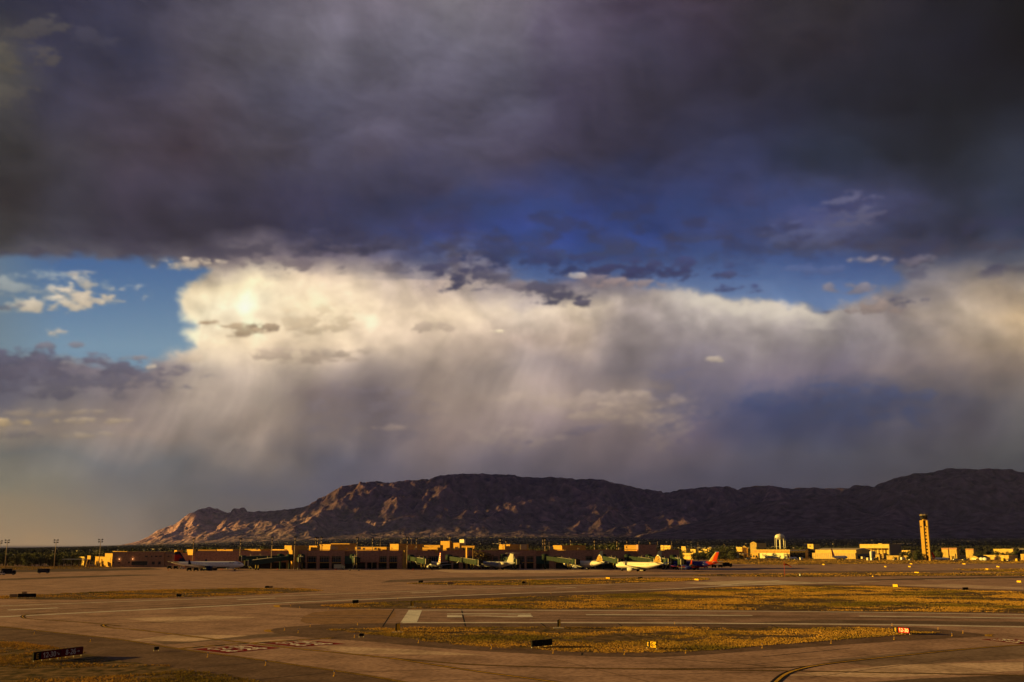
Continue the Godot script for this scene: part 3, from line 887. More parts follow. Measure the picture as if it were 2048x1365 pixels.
	for j in [[[700, 1345], [1500, 1322]], [[860, 1362], [1560, 1344]], [[1100, 1318], [1300, 1365]], [[1420, 1316], [1700, 1365]], [[1640, 1300], [2048, 1352]], [[0, 1244], [400, 1293]], [[120, 1226], [700, 1284]], [[330, 1216], [760, 1246]], [[40, 1229], [420, 1240]], [[300, 1246], [620, 1231]], [[880, 1309], [700, 1318]], [[1850, 1300], [1500, 1330]], [[1950, 1312], [1620, 1356]]]:
		st = flat()
		ribbon(st, line_through(j, 1), 0.2, 0.012)
		structure("slab_joint", st, asphalt)
	# rubber left by landing wheels
	var rubber := weathered(0.30, 0.195, 0.15, coarse, 110.0, fine, 19.0)
	for r in [[[1080, 1231.4], [1700, 1233.0]], [[1120, 1233.4], [1900, 1238.0]], [[1200, 1232.3], [2000, 1237.6]], [[860, 1236.6], [1500, 1239.0]], [[900, 1240.6], [1350, 1242.4]], [[620, 1231.5], [780, 1232.0]], [[600, 1236.0], [775, 1237.0]], [[100, 1221.4], [900, 1186.6]], [[300, 1216.5], [1200, 1178.5]], [[1240, 1176.0], [1760, 1162.2]]]:
		st = flat()
		ribbon(st, line_through(r, 1), 2.2, 0.0105)
		structure("rubber_mark", st, rubber)
	# white paint
	var w := flat()
	for l in [
		[[[805, 1246.4], [1050, 1246.2], [1300, 1246.8], [1550, 1248.4], [1850, 1251.3], [2400, 1261.5]], 0.9],
		[[[817, 1221.2], [1300, 1222.2], [1800, 1226.2], [2400, 1237]], 0.7],
		[[[-300, 1249], [0, 1234.6], [600, 1205], [839, 1195.2], [1044, 1187.2], [1300, 1180.2], [1425, 1174], [1523, 1170], [1640, 1166.4], [1760, 1163.8]], 0.9],
		[[[-200, 1221], [0, 1212.8], [560, 1192.8], [1000, 1177.4], [1300, 1166.6]], 0.6],
	]:
		ribbon(w, line_through(l[0], 3), l[1] * 2.2, 0.014)
	structure("white_edge_line", w, white)
	for l in [[[1172, 1230.2], [1505, 1231.8]], [[1719, 1233], [2060, 1237.2]], [[15, 1221], [116, 1216.5]], [[475, 1200], [550, 1197]], [[822, 1186.6], [884, 1184.6]], [[1113, 1177], [1152, 1175.8]], [[1440, 1171.4], [1560, 1161.5]], [[1470, 1163], [1720, 1168.5]], [[1850, 1160], [1960, 1159]]]:
		w = flat()
		ribbon(w, line_through(l, 1), 2.0, 0.014)
		structure("white_centre_dash", w, white)
	w = flat()
	sheet(w, outline([[817, 1221.6], [843.7, 1221.6], [833.8, 1245.4], [801, 1246]], 1), 0.016)
	structure("white_threshold_bar", w, white)
	# the runway number 12, read along the runway
	w = flat()
	ribbon(w, line_through([[894, 1228.6], [1060, 1228.8]], 1), 2.2, 0.016)
	sheet(w, outline([[1050, 1228.2], [1060, 1228.2], [1064, 1229.6], [1052, 1229.6]], 1), 0.017)
	structure("white_runway_number", w, white)
	w = flat()
	sheet(w, outline([[894.5, 1231.4], [924, 1231.6], [924, 1235.4], [893.8, 1235.2]], 1), 0.016)
	sheet(w, outline([[924, 1231.4], [938, 1231.4], [1035, 1234], [1033, 1235.2], [1020, 1235.2]], 1), 0.017)
	sheet(w, outline([[1038, 1230.8], [1061, 1230.8], [1066.5, 1234.8], [1033, 1234.8]], 1), 0.018)
	ribbon(w, line_through([[1016, 1231.2], [1040, 1231.2]], 1), 0.9, 0.019)
	structure("white_runway_number", w, white)
	# yellow taxi lines with black borders
	var taxi := [
		[[[205, 1251], [212, 1255], [240, 1258.4], [273, 1260.6], [410, 1277], [506, 1288], [600, 1299], [771, 1316.5], [942, 1342], [1113, 1365.5], [1300, 1394]], 0.5, 0.28],
		[[[771, 1316.5], [850, 1323], [942, 1330], [1113, 1336], [1300, 1339.4], [1562, 1342.5], [1800, 1347], [2100, 1353]], 0.2, 0.35],
		[[[1540, 1380], [1554, 1363], [1573, 1348.6], [1601, 1338.8], [1640, 1330.9], [1718, 1321], [1835, 1309], [1951, 1297.6], [2048, 1290.5], [2200, 1280]], 0.5, 0.35],
		[[[46, 1236], [44, 1233.6], [52, 1230.6], [80, 1227.4], [120, 1225]], 0.3, 0.3],
		[[[46, 1236], [56, 1238.4], [110, 1242], [180, 1247], [240, 1253]], 0.3, 0.3],
		[[[1250, 1338.6], [1405, 1338.2], [1520, 1337], [1600, 1334.4], [1640, 1330.9]], 0.12, 0.3],
		[[[205, 1251], [215, 1249], [260, 1247], [330, 1245]], 0.25, 0.25],
	]
	for t in taxi:
		var path := line_through(t[0], 5)
		var b := flat()
		ribbon(b, path, t[1] + 2.0 * t[2], 0.020)
		structure("black_line_border", b, black)
		var y := flat()
		ribbon(y, path, t[1] * 0.8, 0.024)
		structure("yellow_taxi_line", y, yellow)
	# doubled yellow edge line of the shoulder
	var edge := line_through([[-300, 1220], [-100, 1243], [0, 1254], [120, 1267], [239, 1280], [359, 1299], [520, 1321], [700, 1347], [800, 1364], [900, 1382]], 4)
	var b2 := flat()
	ribbon(b2, edge, 1.0, 0.020)
	structure("black_line_border", b2, black)
	for s in [-0.22, 0.22]:
		var y2 := flat()
		ribbon(y2, edge, 0.16, 0.024, s)
		structure("yellow_edge_line", y2, yellow)
	# holding position across the taxiway: dashes of yellow on black
	var hold := line_through([[360, 1298], [450, 1290.6], [560, 1283.4], [671, 1276.6]], 1)
	var hb := flat()
	ribbon(hb, hold, 1.5, 0.020)
	structure("black_holding_bar", hb, black)
	for s in [-0.42, 0.05, 0.5]:
		var hy := flat()
		ribbon(hy, hold, 0.22, 0.024, s, 2.0 if s > 0.0 else 0.0, 2.0)
		structure("yellow_holding_line", hy, yellow)
	# curved double bars at the nose of each island
	for c in [[533, 1262.5], [551, 1213], [1976, 1271.6]]:
		for k in 3:
			var y3 := flat()
			ribbon(y3, line_through([[c[0] + k * 4 + 4, c[1] - 2.2], [c[0] + k * 4 - 1, c[1] - 1.4], [c[0] + k * 4 - 3, c[1] + 0.2], [c[0] + k * 4, c[1] + 2.0], [c[0] + k * 4 + 5, c[1] + 2.6]], 4), 0.5, 0.024)
			structure("yellow_nose_bar", y3, yellow)
	red_pad([[384.6, 1299.5], [497, 1290.7], [560, 1297], [451, 1307.8]], white)
	red_pad([[525, 1287], [620, 1282], [692, 1289], [592, 1294.8]], white)
	red_pad([[1963, 1280], [2010, 1278], [2078, 1284], [2040, 1289]], white)
	var k2 := 0
	for q in [[GRASS_FRONT, 14.0, 0.5], [GRASS_MID, 16.0, 0.46], [GRASS_FAR, 5.0, 0.72], [GRASS_LEFT, 2.6, 0.95], [GRASS_APRON, 1.4, 1.1], [GRASS_THIN, 0.6, 1.3], [GRASS_EAST, 0.6, 1.3], [GRASS_BACK, 0.3, 1.5], [GRASS_WEST, 0.3, 1.3]]:
		grass(q[0], q[1], q[2], soil, k2)
		k2 += 1

# a red holding-position panel on the pavement with the two runway pairs in white
func red_pad(corners: Array, white: Material) -> void:
	var st := flat()
	sheet(st, outline(corners, 1), 0.026)
	var o := structure("red_pavement_panel", st, weathered(0.36, 0.025, 0.028, ramp_noise(31, 0.012, 5, Color(0.62, 0.60, 0.58), Color(0.86, 0.85, 0.84), Color(1, 1, 1), 1024), 30.0, ramp_noise(32, 0.02, 6, Color(0.70, 0.69, 0.68), Color(0.92, 0.92, 0.92), Color(1, 1, 1), 1024), 5.0))
	var p := outline(corners, 1)
	var along := (p[1] - p[0] + p[2] - p[3]) * 0.5
	var up := -(p[3] - p[0] + p[2] - p[1]) * 0.5
	var mid := (p[0] + p[1] + p[2] + p[3]) * 0.25
	for row in [["12-30", 0.22], ["8-26", -0.22]]:
		var t := lettering(row[0], 1.0)
		var size: Vector3 = t.get_aabb().size
		var x := Vector3(along.x, 0, along.y) * (0.72 / size.x)
		var y := Vector3(up.x, 0, up.y) * (0.36 / size.y)
		var m := put_mesh("white_lettering", t, white, o)
		var c: Vector2 = mid + up * row[1]
		m.transform = Transform3D(Basis(x, y, Vector3(0, 0.2, 0)), Vector3(c.x, 0.031, c.y))

var fonts := {}

func lettering(text: String, size: float, bold := true) -> TextMesh:
	if fonts.is_empty():
		for k in [true, false]:
			var f := SystemFont.new()
			f.font_names = PackedStringArray(["Droid Sans"])
			f.font_weight = 700 if k else 400
			fonts[k] = f
	var t := TextMesh.new()
	t.text = text
	t.font = fonts[bold]
	t.font_size = 64
	t.pixel_size = size / 64.0
	t.depth = 0.02
	t.curve_step = 6.0
	return t

func tuft_mesh(seed_: int) -> Mesh:
	var r := RandomNumberGenerator.new()
	r.seed = seed_
	var st := flat()
	for i in 9:
		var t := r.randf() * TAU
		var o := Vector3(cos(t), 0, sin(t)) * r.randf_range(0.02, 0.2)
		var side := Vector3(-sin(t * 3.0), 0, cos(t * 3.0)) * r.randf_range(0.025, 0.06)
		var tip := o * r.randf_range(1.4, 2.2) + Vector3(0, r.randf_range(0.16, 0.42), 0)
		tri(st, o - side, o + side, tip)
	st.generate_normals()
	return st.commit()

const GRASS_NAMES := ["sparse olive grass on bare soil in the left foreground", "dry golden grass of the island beside the near runway", "dry golden grass between the two runways", "dry golden grass strip left of the taxiway mouth", "dry golden grass strip along the apron edge", "thin golden grass strip beyond the diagonal runway", "golden grass patch at the far right edge", "golden grass bank in front of the hangars", "brown grass bank at the left edge of the apron"]

func grass(points: Array, density: float, size: float, soil: Material, which: int) -> void:
	var poly := outline(points, 8)
	for i in poly.size():
		poly[i] += Vector2(patchy.get_noise_2d(poly[i].x * 9.0, poly[i].y * 9.0), patchy.get_noise_2d(poly[i].x * 9.0 + 300.0, poly[i].y * 9.0)) * 1.3
	var st := flat()
	sheet(st, poly, 0.03)
	structure("grass_soil", st, soil)
	# tufts also spill a little over the edge
	poly = Geometry2D.offset_polygon(poly, 0.5)[0]
	var lo := poly[0]
	var hi := poly[0]
	for p in poly:
		lo = lo.min(p)
		hi = hi.max(p)
	if which == 0:
		lo.x = -110.0
		hi.y = -95.0
	lo.x = maxf(lo.x, -420.0)
	hi.x = minf(hi.x, 620.0)
	var r := RandomNumberGenerator.new()
	r.seed = 500 + which
	var n := int((hi.x - lo.x) * (hi.y - lo.y) * density)
	var places := []
	var tints := PackedColorArray()
	for i in mini(n, 320000):
		var p := Vector2(r.randf_range(lo.x, hi.x), r.randf_range(lo.y, hi.y))
		if absf(p.x) > -0.56 * p.y + 15.0:
			continue
		var thick := patchy.get_noise_2d(p.x, p.y * 1.5) + patchy.get_noise_2d(p.x * 4.0, p.y * 5.0) * 0.6
		var need := -0.06 if which > 0 else 0.04
		if thick + r.randf_range(-0.2, 0.2) < need or not Geometry2D.is_point_in_polygon(p, poly):
			continue
		var s := size * r.randf_range(0.6, 1.25)
		places.append(Transform3D(Basis(Vector3.UP, r.randf() * TAU).scaled(Vector3(s, s * r.randf_range(0.6, 1.1), s)), Vector3(p.x, 0.03, p.y)))
		var green := clampf(0.28 + patchy.get_noise_2d(p.x * 0.8 + 700.0, p.y) * 1.7 + (0.1 if which == 0 else -0.3 if which == 3 else 0.0) + r.randf_range(-0.25, 0.25), 0.0, 1.0)
		var v := r.randf_range(0.55, 1.15)
		var c := Color(0.66, 0.38, 0.085).lerp(Color(0.20, 0.155, 0.035), green)
		tints.append(Color(c.r * v, c.g * v, c.b * v))
	if places.size():
		many("grass", tuft_mesh(which + 3), places, tints, GRASS_NAMES[which], "grass")

var patchy := FastNoiseLite.new()

# ---------- airliners: nose along +x, starboard along +z, standing on y = 0 ----------
const SKIN_WHITE := Color(0.95, 0.93, 0.90)
const NAVY := Color(0.012, 0.016, 0.06)
const GOLD := Color(0.55, 0.33, 0.06)
const RED := Color(0.42, 0.012, 0.014)
const SILVER := Color(0.42, 0.42, 0.46)

func skin(livery: String, s: float, up: float) -> Color:
	# s runs from the nose (0) to the tail (1), up from the belly (-1) to the back (1)
	match livery:
		"navy_belly":
			return Color(0.02, 0.025, 0.07) if up < -0.72 and s > 0.2 and s < 0.8 else SKIN_WHITE
		"grey_belly":
			if up < -0.55:
				return Color(0.42, 0.41, 0.40)
			return Color(0.50, 0.33, 0.08) if up < -0.46 else Color(0.86, 0.80, 0.64)
		"silver_stripes":
			if up > -0.16 and up < 0.02:
				return Color(0.03, 0.04, 0.16)
			if up > -0.32 and up <= -0.16:
				return Color(0.70, 0.68, 0.66)
			if up > -0.50 and up <= -0.32:
				return Color(0.55, 0.02, 0.02)
			return SILVER
		"striped_tail":
			return Color(0.55, 0.55, 0.58)
		"blue_red_belly":
			if s > 0.80 - up * 0.05:
				return Color(0.55, 0.05, 0.012)
			if up < -0.62:
				return Color(0.42, 0.02, 0.02)
			return Color(0.025, 0.035, 0.26)
		"red_tail":
			return Color(0.50, 0.012, 0.012) if s > 0.88 else SKIN_WHITE
	return SKIN_WHITE

func fin_colour(livery: String, u: float, v: float) -> Color:
	# u from the leading to the trailing edge, v from the root to the tip
	match livery:
		"navy_belly":
			# two red facets on navy
			var d := u - 0.30 - v * 0.10
			if v > 0.36 and v < 0.74 and u > 0.10 and u < 0.98 and d > -0.20 + (v - 0.36) * 0.1:
				return Color(0.30, 0.008, 0.012)
			if v > 0.06 and v <= 0.36 and u > 0.62 - v * 0.4:
				return Color(0.20, 0.008, 0.012)
			return NAVY
		"grey_belly":
			# part of a gold globe with its grid, on navy
			var p := Vector2(u * 1.15, v * 1.25)
			var r := p.distance_to(Vector2(0.35, 0.02))
			if r < 0.72:
				if absf(fmod(r, 0.18) - 0.09) < 0.022 or absf(fmod(absf(atan2(p.y - 0.02, p.x - 0.35)) + 0.2, 0.42) - 0.2) < 0.035:
					return Color(0.20, 0.13, 0.07)
				return GOLD
			return NAVY if r > 0.76 else SKIN_WHITE
		"silver_stripes":
			return Color(0.50, 0.47, 0.42)
		"striped_tail":
			return Color(0.60, 0.012, 0.02) if int(floor(v * 10.5 + u * 0.6)) % 2 == 0 else SKIN_WHITE
		"blue_red_belly":
			if v > 0.93:
				return Color(0.10, 0.12, 0.45)
			if u < 0.40 - v * 0.02:
				return Color(0.62, 0.36, 0.05) if u > 0.14 else Color(0.50, 0.42, 0.30)
			return Color(0.68, 0.06, 0.012)
		"red_tail":
			return Color(0.55, 0.012, 0.012)
		"white_red_tail":
			return SKIN_WHITE if u < 0.35 + v * 0.1 else Color(0.55, 0.012, 0.012)
	return SKIN_WHITE

# a lens-shaped section: chord c along -x from the leading edge, thickness th; the span direction decides in which plane it lies
func section(le: Vector3, c: float, th: float, flatwise: bool) -> PackedVector3Array:
	var out := PackedVector3Array()
	var prof := [[0.0, 0.0], [0.06, 0.6], [0.3, 1.0], [0.65, 0.65], [1.0, 0.04], [0.65, -0.5], [0.3, -0.8], [0.06, -0.55]]
	for p in prof:
		var o := Vector3(-c * p[0], th * c * 0.5 * p[1], 0)
		if not flatwise:
			o = Vector3(-c * p[0], 0, th * c * 0.5 * p[1])
		out.append(le + o)
	return out

func wing_pair(parent: Node, called: String, x: float, y: float, z: float, half: float, sweep: float, root: float, tip: float, rise: float, m: Material) -> void:
	for s in [-1.0, 1.0]:
		var st := round_()
		var loops := []
		for k in 4:
			var t: float = [0.0, 0.33, 0.75, 1.0][k]
			var c := lerpf(root, tip, t) if k != 1 else lerpf(root, tip, 0.52)
			loops.append(section(Vector3(x - sweep * t * half, y + rise * t * half, s * (z + (half - z) * t)), c, lerpf(0.13, 0.10, t), true))
		if s < 0.0:
			for l in loops:
				l.reverse()
		loft(st, loops)
		put(called, st, m, parent)

func wheel_set(parent: Node, x: float, z: float, top: float, r: float) -> void:
	var dark := paint(0.012, 0.012, 0.012, 0.9)
	var st := round_()
	tube(st, Vector3(x, top, z), Vector3(x, r, z), 0.16, 0.13, 8)
	var leg := put("gear_leg", st, paint(0.45, 0.45, 0.45, 0.5), parent)
	for s in [-1.0, 1.0]:
		st = round_()
		tube(st, Vector3(x, r, z + s * 0.22), Vector3(x, r, z + s * 0.62), r, r, 14)
		put("wheel", st, dark, leg)

func engine(parent: Node, c: Vector3, l: float, r: float, m: Material, pylon: Vector3) -> void:
	var st := round_()
	var loops := []
	for p in [[0.5, 0.86], [0.46, 1.0], [0.2, 1.06], [-0.15, 0.98], [-0.5, 0.66]]:
		var ring := PackedVector3Array()
		for i in 16:
			var t := TAU * i / 16
			ring.append(c + Vector3(p[0] * l, cos(t) * r * p[1], sin(t) * r * p[1]))
		loops.append(ring)
	loft(st, loops)
	var e := put("engine", st, m, parent)
	st = round_()
	tube(st, c + Vector3(l * 0.5 - 0.02, 0, 0), c + Vector3(l * 0.5 + 0.012, 0, 0), r * 0.78, r * 0.74, 16)
	put("fan", st, paint(0.03, 0.03, 0.035, 0.5, 0.3), e)
	st = round_()
	tube(st, c + Vector3(-l * 0.45, 0, 0), c + Vector3(-l * 0.72, 0, 0), r * 0.42, r * 0.2, 12)
	put("exhaust_cone", st, paint(0.12, 0.11, 0.10, 0.4, 0.6), e)
	st = flat()
	var mid := (c + Vector3(-l * 0.1, r * 0.8, 0) + pylon) * 0.5
	box(st, mid, Vector3(l * 0.7, maxf(0.3, absf(pylon.y - c.y) * 0.7), maxf(0.25, absf(pylon.z - c.z) * 0.7)))
	put("pylon", st, m, e)

# d: length, radius, fin height, half span, livery and so on
func airliner(label: String, where: Vector3, heading: Vector2, d: Dictionary, group := "") -> Node3D:
	var o := thing(d.get("called", "airliner"), label, d.get("category", "airplane"), where, atan2(-heading.y, heading.x), group)
	var L: float = d.l
	var R: float = d.r
	var livery: String = d.livery
	var axis: float = d.get("axis", R + 1.65)
	var gloss := coloured(0.6)
	var st := round_()
	var rings := []
	var n := 20
	var stations := 44
	for k in stations + 1:
		var s := float(k) / stations
		var r := R
		var off := 0.0
		if s < 0.13:
			var t := 1.0 - s / 0.13
			r = R * sqrt(maxf(0.0016, 1.0 - t * t)) * (1.0 - 0.06 * t)
			off = -0.22 * R * t * t
		elif s > 0.66:
			var t := (s - 0.66) / 0.34
			r = R * (1.0 - 0.90 * pow(t, 1.55))
			off = R * 0.72 * pow(t, 1.35)
		rings.append([s, r, off])
	for k in stations:
		var a: Array = rings[k]
		var b: Array = rings[k + 1]
		for i in n:
			var t0 := TAU * i / n
			var t1 := TAU * (i + 1) / n
			for q in [[a, t0], [b, t1], [b, t0], [a, t0], [a, t1], [b, t1]]:
				var e: Array = q[0]
				var up := cos(q[1])
				st.set_color(skin(livery, e[0], up))
				st.add_vertex(Vector3(L * 0.5 - e[0] * L, axis + e[2] + up * e[1], sin(q[1]) * e[1]))
	var body := put("fuselage", st, gloss, o)
	# cockpit glazing, window rows, doors
	var glass := paint(0.008, 0.009, 0.012, 0.15)
	for s in [-1.0, 1.0]:
		st = flat()
		for k in 3:
			var s0 := 0.036 + k * 0.0155
			var a0 := 0.95 - k * 0.0 
			var p := []
			for q in [[s0, a0 + 0.18], [s0 + 0.014, a0 + 0.16], [s0 + 0.014, a0 - 0.32 + k * 0.06], [s0, a0 - 0.34 + k * 0.06]]:
				p.append(on_body(L, R, axis, q[0], q[1] * s, 1.015))
			if s > 0.0:
				quad(st, p[0], p[1], p[2], p[3])
			else:
				quad(st, p[3], p[2], p[1], p[0])
		put("cockpit_window", st, glass, body)
		st = flat()
		var count := int(L * 0.62 / 0.9)
		for k in count:
			var s0 := 0.15 + 0.60 * k / count
			if absf(s0 - 0.26) < 0.012 or absf(s0 - 0.66) < 0.012:
				continue
			var p := []
			for q in [[s0, 1.20], [s0 + 0.26 / L, 1.20], [s0 + 0.26 / L, 1.40], [s0, 1.40]]:
				p.append(on_body(L, R, axis, q[0], q[1] * s, 1.008))
			quad(st, p[0], p[1], p[2], p[3])
		put("window_row", st, glass, body).set_meta("kind", "stuff")
		for s0 in [0.115, 0.70]:
			st = flat()
			var p := []
			for q in [[s0, 0.98], [s0 + 0.9 / L, 0.98], [s0 + 0.9 / L, 1.75], [s0, 1.75]]:
				p.append(on_body(L, R, axis, q[0], q[1] * s, 1.006))
			quad(st, p[0], p[1], p[2], p[3])
			put("door", st, paint(0.60, 0.59, 0.57, 0.4), body)
	# wings
	var wing_m: Material = paint(0.45, 0.45, 0.45, 0.4) if livery != "blue_red_belly" else paint(0.30, 0.30, 0.34, 0.4)
	var half: float = d.half
	var wx: float = L * d.get("wing_at", 0.09)
	var root: float = L * 0.175
	var wy: float = axis + R * d.get("wing_up", -0.62)
	wing_pair(o, "wing", wx, wy, R * 0.5, half, d.get("sweep", 0.48), root, root * 0.26, 0.09, wing_m)
	st = round_()
	var fair := []
	for p in [[0.16, 0.3], [0.10, 0.85], [-0.02, 1.0], [-0.12, 0.85], [-0.18, 0.3]]:
		var ring := PackedVector3Array()
		for i in 12:
			var t := TAU * i / 12
			ring.append(Vector3(p[0] * L + wx - root * 0.4, axis - R * 0.55 + cos(t) * R * 0.62 * p[1], sin(t) * R * 1.02 * p[1]))
		fair.append(ring)
	loft(st, fair)
	if not d.has("high_wing"):
		put("belly_fairing", st, paint(0.5, 0.49, 0.47, 0.4) if livery != "blue_red_belly" else paint(0.3, 0.02, 0.02, 0.4), o)
	if d.has("winglet"):
		var wm: Material = d.winglet
		for s in [-1.0, 1.0]:
			st = round_()
			var le := Vector3(wx - d.get("sweep", 0.48) * half, wy + 0.09 * half, s * half)
			var a := section(le, root * 0.26, 0.10, true)
			var b := section(le + Vector3(-1.1, d.get("winglet_h", 2.3), s * d.get("winglet_out", 0.45)), root * 0.10, 0.10, false)
			if s < 0.0:
				a.reverse()
				b.reverse()
			loft(st, [a, b])
			put("winglet", st, wm, o)
	# tail
	var fh: float = d.fin
	var fx: float = -L * 0.5 + L * d.get("fin_root", 0.205)
	var fy: float = axis + R * 0.92
	var root_c: float = L * 0.165
	var lean: float = d.get("fin_lean", 0.62)
	st = round_()
	var res := 14
	for j in res:
		for i in res:
			for side in [-1.0, 1.0]:
				var p := []
				var cc := []
				for q in [[i, j], [i + 1, j], [i + 1, j + 1], [i, j + 1]]:
					var u: float = float(q[0]) / res
					var v: float = float(q[1]) / res
					var c: float = lerpf(root_c, root_c * 0.42, v)
					var thick := 0.09 * c * 0.5 * sqrt(maxf(0.0, sin(PI * pow(u, 0.7))))
					p.append(Vector3(fx - lean * fh * v - u * c, fy + fh * v - 0.35 * (1.0 - v) * u, side * (thick + 0.01)))
					cc.append(fin_colour(livery, (i + 0.5) / res, (j + 0.5) / res))
				var order := [0, 1, 2, 0, 2, 3] if side < 0.0 else [0, 2, 1, 0, 3, 2]
				for k in order:
					st.set_color(cc[k])
					st.add_vertex(p[k])
	var fin := put("tail_fin", st, gloss, o)
	st = round_()
	loft(st, [section(Vector3(fx + root_c * 0.75, fy - 0.35, 0), 0.4, 0.3, false), section(Vector3(fx - root_c * 0.02, fy + fh * 0.14, 0), 0.3, 0.3, false)])
	put("dorsal_fin", st, paint(SKIN_WHITE.r, SKIN_WHITE.g, SKIN_WHITE.b, 0.35) if livery != "navy_belly" and livery != "blue_red_belly" else paint(0.02, 0.025, 0.08, 0.35), fin)
	var tail_m: Material = paint(0.55, 0.55, 0.55, 0.4)
	if d.has("t_tail"):
		wing_pair(o, "tailplane", fx - lean * fh + 0.4, fy + fh - 0.05, 0.05, half * 0.34, 0.45, root_c * 0.5, root_c * 0.24, 0.0, paint(0.55, 0.50, 0.42, 0.4))
	else:
		wing_pair(o, "tailplane", -L * 0.5 + L * 0.125, axis + R * 0.62, R * 0.15, half * 0.40, 0.55, root_c * 0.66, root_c * 0.26, 0.12, tail_m)
	# engines
	var em: Material = d.get("engine_m", paint(0.6, 0.59, 0.57, 0.35))
	var er: float = d.get("engine_r", 1.15)
	if d.has("tail_engines"):
		for s in [-1.0, 1.0]:
			engine(o, Vector3(-L * 0.27, axis + R * 0.40, s * (R + er * 1.0)), L * 0.135, er, em, Vector3(-L * 0.27, axis + R * 0.3, s * R * 0.8))
	elif d.has("propellers"):
		for s in [-1.0, 1.0]:
			engine(o, Vector3(wx - 0.2, wy - 0.1, s * half * 0.32), L * 0.20, er, em, Vector3(wx - 1.5, wy, s * half * 0.32))
	else:
		for s in [-1.0, 1.0]:
			engine(o, Vector3(wx - 0.48 * half * 0.26 + 0.6, wy - er * 0.85, s * half * 0.315), er * 3.4, er, em, Vector3(wx - root * 0.35, wy + 0.2, s * half * 0.315))
	# undercarriage
	var wr: float = d.get("wheel", 0.55)
	wheel_set(o, L * 0.5 - L * 0.125, 0.0, axis - R * 0.7, wr * 0.75)
	for s in [-1.0, 1.0]:
		wheel_set(o, wx - root * 0.72, s * (R * 1.45), axis - R * 0.6, wr)
	if d.has("title"):
		for s in [-1.0, 1.0]:
			var t := lettering(d.title, d.title_h)
			var m := put_mesh("airline_lettering", t, d.title_m, body)
			var a: float = 0.88
			m.position = Vector3(L * 0.5 - L * d.title_at, axis + cos(a) * R * 1.0, s * sin(a) * R * 1.02)
			m.rotation.y = 0.0 if s > 0.0 else PI
			m.rotate_object_local(Vector3.RIGHT, -0.62)
	return o

func on_body(L: float, R: float, axis: float, s: float, a: float, k: float) -> Vector3:
	var r := R
	var off := 0.0
	if s < 0.13:
		var t := 1.0 - s / 0.13
		r = R * sqrt(maxf(0.0016, 1.0 - t * t)) * (1.0 - 0.06 * t)
		off = -0.22 * R * t * t
	elif s > 0.66:
		var t := (s - 0.66) / 0.34
		r = R * (1.0 - 0.90 * pow(t, 1.55))
		off = R * 0.72 * pow(t, 1.35)
	return Vector3(L * 0.5 - s * L, axis + off + cos(a) * r * k, sin(a) * r * k)

